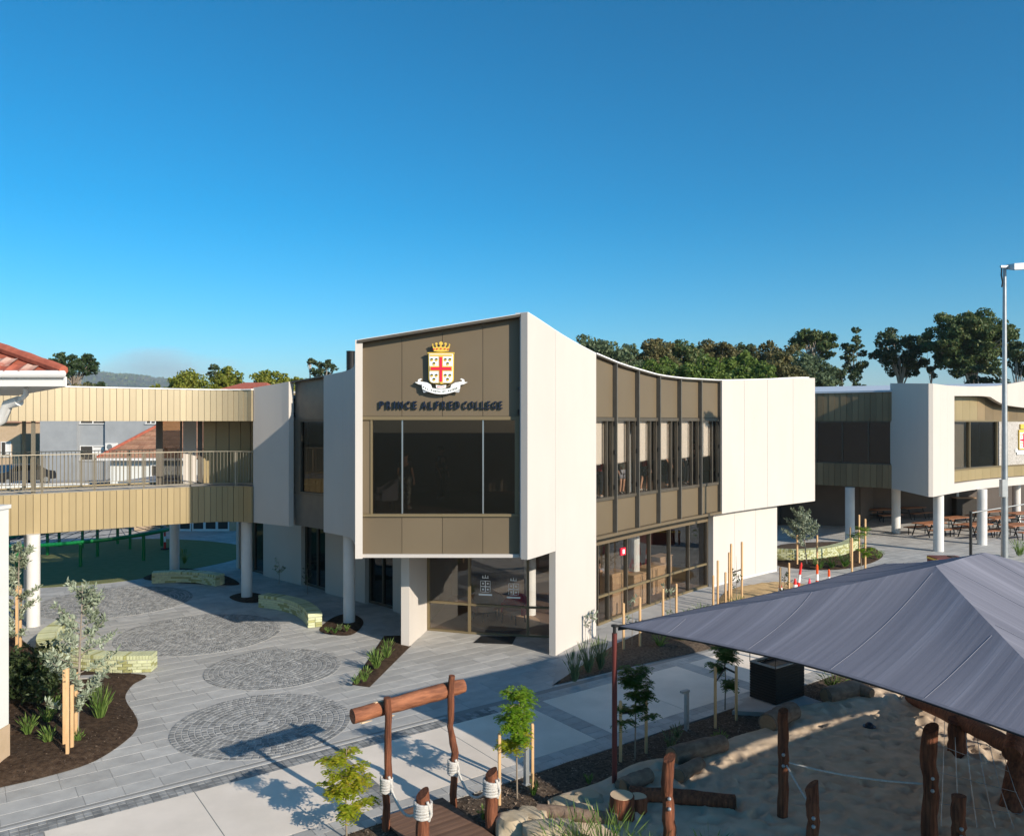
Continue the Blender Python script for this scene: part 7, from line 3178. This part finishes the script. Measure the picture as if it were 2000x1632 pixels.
chips(2600, s_left, lambda x, y: .125, .02)
ob = bpy.data.objects.new('soil_litter', quads_mesh('soil_litter', np.array(C_), np.array(AX), np.array(AY), M['soil']))
ob.data.materials.clear()
ob.data.materials.append(mat('soil_clod', (0.045, 0.03, 0.02), (0.14, 0.10, 0.07), rough=1.0, scale=20, island=.6))
COL.objects.link(ob)
tag(ob, 'small clods and litter on the left soil bed', 'litter', kind='stuff')

# ------------------------------------------------------------------ people inside the building
def skin_body(joints, edges, radii, name):
    me = bpy.data.meshes.new(name)
    me.from_pydata([tuple(j) for j in joints], edges, [])
    ob = bpy.data.objects.new(name, me)
    COL.objects.link(ob)
    md = ob.modifiers.new('skin', 'SKIN')
    for i, sv in enumerate(me.skin_vertices[0].data):
        r = radii[i]
        sv.radius = r if isinstance(r, tuple) else (r, r)
    me.skin_vertices[0].data[0].use_root = True
    md.use_smooth_shade = True
    sb = ob.modifiers.new('sub', 'SUBSURF')
    sb.levels = 1
    sb.render_levels = 1
    dg = bpy.context.evaluated_depsgraph_get()
    out = bpy.data.meshes.new_from_object(ob.evaluated_get(dg))
    bpy.data.objects.remove(ob)
    bpy.data.meshes.remove(me)
    return out


def person(label, loc, rz, h=1.5, top='cloth_red', bottom='cloth_black', shorts=True, step=.0, backpack=None, long_sleeve=False, apron=None):
    k = h / 1.70
    J = {
        'pelvis': (0, 0, .92), 'belly': (0, -.01, 1.08), 'chest': (0, 0, 1.28), 'neck': (0, .01, 1.44), 'jaw': (0, -.01, 1.52), 'head': (0, .0, 1.60), 'crown': (0, .01, 1.67),
        'hipL': (-.09, 0, .88), 'kneeL': (-.10, -.02 - step, .48), 'ankleL': (-.10, .03 - step * .6, .09), 'toeL': (-.11, -.13 - step * .6, .04),
        'hipR': (.09, 0, .88), 'kneeR': (.10, -.02 + step, .48), 'ankleR': (.10, .03 + step * 1.6, .09), 'toeR': (.11, -.13 + step * 1.6, .04),
        'shL': (-.17, 0, 1.37), 'elL': (-.23, .03, 1.10), 'wrL': (-.22, -.10, .88), 'paL': (-.215, -.13, .81),
        'shR': (.17, 0, 1.37), 'elR': (.23, .03, 1.10), 'wrR': (.22, -.10, .88), 'paR': (.215, -.13, .81),
    }
    R_ = {'pelvis': (.135, .10), 'belly': (.125, .09), 'chest': (.145, .10), 'neck': .05, 'jaw': .07, 'head': .088, 'crown': .06, 'hip': .085, 'knee': .055, 'ankle': .04, 'toe': .036,
          'sh': .05, 'el': .037, 'wr': .027, 'pa': (.034, .018)}
    E = [('pelvis', 'belly'), ('belly', 'chest'), ('chest', 'neck'), ('neck', 'jaw'), ('jaw', 'head'), ('head', 'crown')]
    for s_ in 'LR':
        E += [('pelvis', 'hip' + s_), ('hip' + s_, 'knee' + s_), ('knee' + s_, 'ankle' + s_), ('ankle' + s_, 'toe' + s_), ('chest', 'sh' + s_), ('sh' + s_, 'el' + s_), ('el' + s_, 'wr' + s_), ('wr' + s_, 'pa' + s_)]
        sg = -1 if s_ == 'L' else 1
        for f, (dx, ln) in enumerate(((-.026, .062), (-.009, .074), (.009, .07), (.026, .056))):
            a = J['pa' + s_]
            J['f%d%s' % (f, s_)] = (a[0] + dx * .4, a[1] + dx, a[2] - .035)
            J['g%d%s' % (f, s_)] = (a[0] + dx * .5 - sg * .012, a[1] + dx * 1.2 - .008, a[2] - .035 - ln)
            E += [('pa' + s_, 'f%d%s' % (f, s_)), ('f%d%s' % (f, s_), 'g%d%s' % (f, s_))]
        a = J['wr' + s_]
        J['t0' + s_] = (a[0] - sg * .01, a[1] - .045, a[2] - .05)
        J['t1' + s_] = (a[0] - sg * .02, a[1] - .06, a[2] - .10)
        E += [('wr' + s_, 't0' + s_), ('t0' + s_, 't1' + s_)]
    names = list(J)
    rad = []
    for n_ in names:
        b_ = n_.rstrip('LR')
        v = R_.get(n_, R_.get(b_, .009))
        rad.append(tuple(c * k for c in v) if isinstance(v, tuple) else v * k)
    ix = {n_: i for i, n_ in enumerate(names)}
    P = [Vector(J[n_]) * k for n_ in names]
    r = root('person', label, 'person', loc)
    r.rotation_euler = (0, 0, rz)

    def put(me, name, m):
        me.materials.clear()
        me.materials.append(M[m])
        o = bpy.data.objects.new(name, me)
        o.parent = r
        COL.objects.link(o)
        return o
    put(skin_body(P, [(ix[a], ix[b_]) for a, b_ in E], rad, 'body'), 'body', 'skin')

    def garment(nodes, eds, extra, name, m):
        pts = [Vector(J[n_]) * k if isinstance(n_, str) else Vector(n_) * k for n_ in nodes]
        return put(skin_body(pts, eds, [tuple(c * k for c in e_) if isinstance(e_, tuple) else e_ * k for e_ in extra], name), name, m)
    sl = ['shL', 'elL', 'shR', 'elR']
    garment(['belly', 'pelvis', 'chest', (0, 0, 1.40), 'shL', (-.21, .02, 1.2), 'shR', (.21, .02, 1.2)] + (['wrL', 'wrR'] if long_sleeve else []),
            [(0, 1), (0, 2), (2, 3), (2, 4), (4, 5), (2, 6), (6, 7)] + ([(5, 8), (7, 9)] if long_sleeve else []),
            [(.145, .11), (.155, .118), (.162, .118), .07, .066, .058, .066, .058] + ([.04, .04] if long_sleeve else []), 'shirt', top)
    lowL, lowR = ((-.10, -.02 - step * .8, .55), (.10, -.02 + step * .8, .55)) if shorts else (J['ankleL'], J['ankleR'])
    if shorts:
        garment(['pelvis', 'hipL', lowL, 'hipR', lowR], [(0, 1), (1, 2), (0, 3), (3, 4)], [(.15, .115), .105, .095, .105, .095], 'shorts', bottom)
    else:
        garment(['pelvis', 'hipL', 'kneeL', lowL, 'hipR', 'kneeR', lowR], [(0, 1), (1, 2), (2, 3), (0, 4), (4, 5), (5, 6)], [(.15, .115), .105, .075, .06, .105, .075, .06], 'trousers', bottom)
    for s_ in 'LR':
        b = MB()
        a, t = Vector(J['ankle' + s_]) * k, Vector(J['toe' + s_]) * k
        b.sphere(((a.x + t.x) / 2, (a.y + t.y) / 2, .045 * k), .1 * k, 10, 7, (.48, 1.35, .5))
        o = bpy.data.objects.new('shoe', b.mesh('shoe', M['shoe'], smooth=True))
        o.parent = r
        COL.objects.link(o)
    b = MB()
    b.sphere((0, .02 * k, 1.63 * k), .105 * k, 12, 9, (.95, 1.05, .85))
    b.v = [(x, y, max(z, 1.575 * k) if y < .03 * k else max(z, 1.5 * k)) for x, y, z in b.v]
    o = bpy.data.objects.new('hair', b.mesh('hair', M['hair'], smooth=True))
    o.parent = r
    COL.objects.link(o)
    b = MB()
    b.sphere((0, -.10 * k, 1.575 * k), .016 * k, 8, 6, (.8, 1, 1.3))
    o = bpy.data.objects.new('nose', b.mesh('nose', M['skin'], smooth=True))
    o.parent = r
    COL.objects.link(o)
    for sg in (-1, 1):
        b = MB()
        b.sphere((sg * .032 * k, -.082 * k, 1.60 * k), .011 * k, 8, 6)
        o = bpy.data.objects.new('eye', b.mesh('eye', M['hair'], smooth=True))
        o.parent = r
        COL.objects.link(o)
    if backpack:
        b = MB()
        b.sphere((0, .16 * k, 1.22 * k), .19 * k, 12, 9, (.85, .5, 1.15))
        o = bpy.data.objects.new('backpack', b.mesh('backpack', M[backpack], smooth=True))
        o.parent = r
        COL.objects.link(o)
    if apron:
        b = MB()
        b.box((0, -.13 * k, .92 * k), (.34 * k, .03, .7 * k))
        o = bpy.data.objects.new('apron', b.mesh('apron', M[apron]))
        o.parent = r
        COL.objects.link(o)
    return r


def inside(px, off, z=3.99):
    q = RC.at(RC.s_at(px, off), off)
    return (q[0], q[1], z)


fz = 3.99
person('child in red top and dark trousers at the first upper window', inside(1169, -1.0), 2.6, 1.55, 'cloth_red', 'cloth_black', False)
person('child in cream top with cream backpack at the second upper window', inside(1215, -1.1), .4, 1.5, 'cloth_cream', 'cloth_grey', True, .05, 'cloth_cream')
person('child in red top and black shorts at the third upper window', inside(1259, -1.1), 2.2, 1.55, 'cloth_red', 'cloth_black', True, .06)
person('adult in dark clothes at the fourth upper window', inside(1304, -1.3), 1.2, 1.7, 'cloth_grey', 'cloth_black', False)
person('adult with pale top at the fifth upper window', inside(1339, -1.4), .5, 1.7, 'cloth_grey', 'cloth_black', False, long_sleeve=True)
person('adult in black at the fifth upper window beside the pale top', inside(1353, -1.6), -.4, 1.7, 'cloth_black', 'cloth_black', False)
person('person with blue apron behind the ground floor glazing', inside(1169, GO - 1.2, .02), .3, 1.65, 'cloth_grey', 'cloth_black', False, apron='cloth_blue')
person('person in floral trousers standing behind the big front window', ((792 - 1000) / FPX * 22.6, 22.6, 3.99), 2.8, 1.65, 'cloth_black', 'cloth_floral', False)
person('seated group guest in dark clothes deep in the front room', ((862 - 1000) / FPX * 25.3, 25.3, 3.99), 1.0, 1.7, 'cloth_black', 'cloth_black', False)


# ------------------------------------------------------------------ furniture inside
def armchair(loc, rz, label, seat='chair_tan', back='chair_tan'):
    r = root('armchair', label, 'chair', loc)
    r.rotation_euler = (0, 0, rz)

    def bl(b, name, m, sm=True):
        o = bpy.data.objects.new(name, b.mesh(name, M[m], smooth=sm))
        o.parent = r
        COL.objects.link(o)
    b = MB()
    b.tube([(0, 0, .32), (0, 0, .46)], [.36, .34], 20)
    bl(b, 'seat', seat)
    b = MB()
    ins, outs = [], []
    for i in range(15):
        a = -.25 + (math.pi + .5) * i / 14
        h = .62 + .26 * math.sin(max(0, min(math.pi, a)))
        ins.append((.36 * math.cos(a), .36 * math.sin(a), h))
        outs.append((.43 * math.cos(a), .43 * math.sin(a), h))
    vs, fs = [], []
    for i in range(15):
        vs += [(ins[i][0], ins[i][1], .3), (outs[i][0], outs[i][1], .3), outs[i], ins[i]]
    for i in range(14):
        for q in range(4):
            fs.append((4 * i + q, 4 * i + 4 + q, 4 * i + 4 + (q + 1) % 4, 4 * i + (q + 1) % 4))
    fs += [(0, 1, 2, 3), (59, 58, 57, 56)]
    b.add(vs, fs)
    bl(b, 'backrest', back)
    for x in (-.24, .24):
        for y in (-.24, .24):
            b = MB()
            b.bar((x, y, .32), (x * 1.15, y * 1.15, 0), .035)
            bl(b, 'leg', 'black', False)


def D0(px, d, z):
    return ((px - 1000) / FPX * d, d, z)


armchair(D0(948, 25.9, .02), .6, 'tan tub chair left inside the entrance')
armchair(D0(978, 26.6, .02), 2.2, 'tan tub chair in the middle inside the entrance')
armchair(D0(1003, 25.5, .02), -.6, 'red backed tub chair inside the entrance', 'chair_tan', 'chair_red')
b = MB()
c = D0(985, 25.7, 0)
b.disc_tube((c[0], c[1]), 1.15, .021, .03, 30)
o = b.build('rug', M['timber_light'])
tag(o, 'round tan rug under the tub chairs', 'rug')
armchair(D0(748, 22.3, 3.99), -1.2, 'upholstered armchair behind the big front window', 'cloth_grey', 'cloth_grey')
dm = root('door_mat', 'dark mat on the paving before the entrance', 'mat', G(965, 1247))
p = G(965, 1249)
b = MB()
b.prism([tuple(G(925, 1255)[:2]), tuple(G(940, 1242)[:2]), tuple(G(1008, 1243)[:2]), tuple(G(1000, 1258)[:2])], .003, .014)
b.build('mat', M['black'], dm)
for i, (px, d, w_, h, lb) in enumerate([(1198, 26.9, .9, 1.35, 'tall brown cabinet with round top behind the ground glazing'), (1238, 28.2, .8, 1.05, 'brown counter block in the middle behind the ground glazing'),
                                        (1272, 30.0, 1.3, 1.0, 'long brown cabinet further along behind the ground glazing'), (1290, 31.6, .9, 1.1, 'end brown cabinet behind the ground glazing')]):
    c = D0(px, d, 0)
    r = root('cabinet', lb, 'cabinet', c, 'cabinets behind the ground floor glazing')
    b = MB()
    b.box((c[0], c[1], h / 2 + .02), (w_, .5, h), .85)
    b.build('carcass', M['timber_light'], r)
    b = MB()
    b.box((c[0], c[1], h + .04), (w_ + .06, .56, .04), .85)
    b.build('top', M['timber_light'], r)
    nx_, ny_ = math.sin(.85), -math.cos(.85)
    for sg in (-1, 1):
        b = MB()
        b.box((c[0] + nx_ * .26 + sg * w_ * .25 * math.cos(.85), c[1] + ny_ * .26 + sg * w_ * .25 * math.sin(.85), h / 2 + .02), (w_ * .47, .018, h * .9), .85)
        b.build('door', M['timber_light'], r)
ex = root('exit_sign', 'small red and white sign hanging behind the ground glazing', 'sign', D0(1216, 25.9, 2.2))
c = D0(1216, 25.9, 2.25)
b = MB()
b.box(c, (.28, .05, .24), .8)
b.build('board', M['red_paint'], ex)
b = MB()
b.box((c[0] + .03, c[1] - .035, c[2]), (.12, .01, .14), .8)
b.build('symbol', M['white_paint'], ex)

# ------------------------------------------------------------------ air: haze and the smoke plume behind the hill
def volmat(name, col, dens, noise_=None):
    m = bpy.data.materials.new(name)
    m.use_nodes = True
    N = m.node_tree.nodes
    L = m.node_tree.links
    N.remove(N['Principled BSDF'])
    v = N.new('ShaderNodeVolumePrincipled')
    v.inputs['Color'].default_value = (*col, 1)
    v.inputs['Density'].default_value = dens
    v.inputs['Anisotropy'].default_value = 0.0
    if noise_:
        tc = N.new('ShaderNodeTexCoord')
        n_ = N.new('ShaderNodeTexNoise')
        n_.inputs['Scale'].default_value = 2.2
        n_.inputs['Detail'].default_value = 4
        L.new(tc.outputs['Generated'], n_.inputs['Vector'])
        # soft outline inside the box
        sep = N.new('ShaderNodeVectorMath')
        sep.operation = 'SUBTRACT'
        sep.inputs[1].default_value = (.5, .5, .42)
        L.new(tc.outputs['Generated'], sep.inputs[0])
        sc = N.new('ShaderNodeVectorMath')
        sc.operation = 'MULTIPLY'
        sc.inputs[1].default_value = (2, 2, 2)
        L.new(sep.outputs[0], sc.inputs[0])
        ln = N.new('ShaderNodeVectorMath')
        ln.operation = 'LENGTH'
        L.new(sc.outputs[0], ln.inputs[0])
        ad = N.new('ShaderNodeMath')
        ad.operation = 'MULTIPLY_ADD'
        ad.inputs[1].default_value = 1.6
        L.new(n_.outputs['Fac'], ad.inputs[0])
        mi = N.new('ShaderNodeMath')
        mi.operation = 'MULTIPLY'
        mi.inputs[1].default_value = -1.0
        L.new(ln.outputs['Value'], mi.inputs[0])
        L.new(mi.outputs[0], ad.inputs[2])
        mr = N.new('ShaderNodeMapRange')
        mr.inputs[1].default_value = 0.0
        mr.inputs[2].default_value = 0.6
        mr.inputs[3].default_value = 0.0
        mr.inputs[4].default_value = dens
        L.new(ad.outputs[0], mr.inputs[0])
        L.new(mr.outputs[0], v.inputs['Density'])
    L.new(v.outputs[0], N['Material Output'].inputs['Volume'])
    return m


b = MB()
b.box((-500, 2900, 182), (9000, 6700, 370))
hz = b.build('haze', volmat('haze', (.75, .86, 1.0), 0.00009))
tag(hz, 'thin summer haze over the whole place', 'haze', kind='stuff')
b = MB()
b.box((-3150, 7400, 545), (1900, 900, 470))
sm_ = b.build('smoke', volmat('smoke', (.97, .95, .98), 0.0022, True))
tag(sm_, 'pale grey smoke plume drifting above the distant hill', 'smoke', kind='stuff')
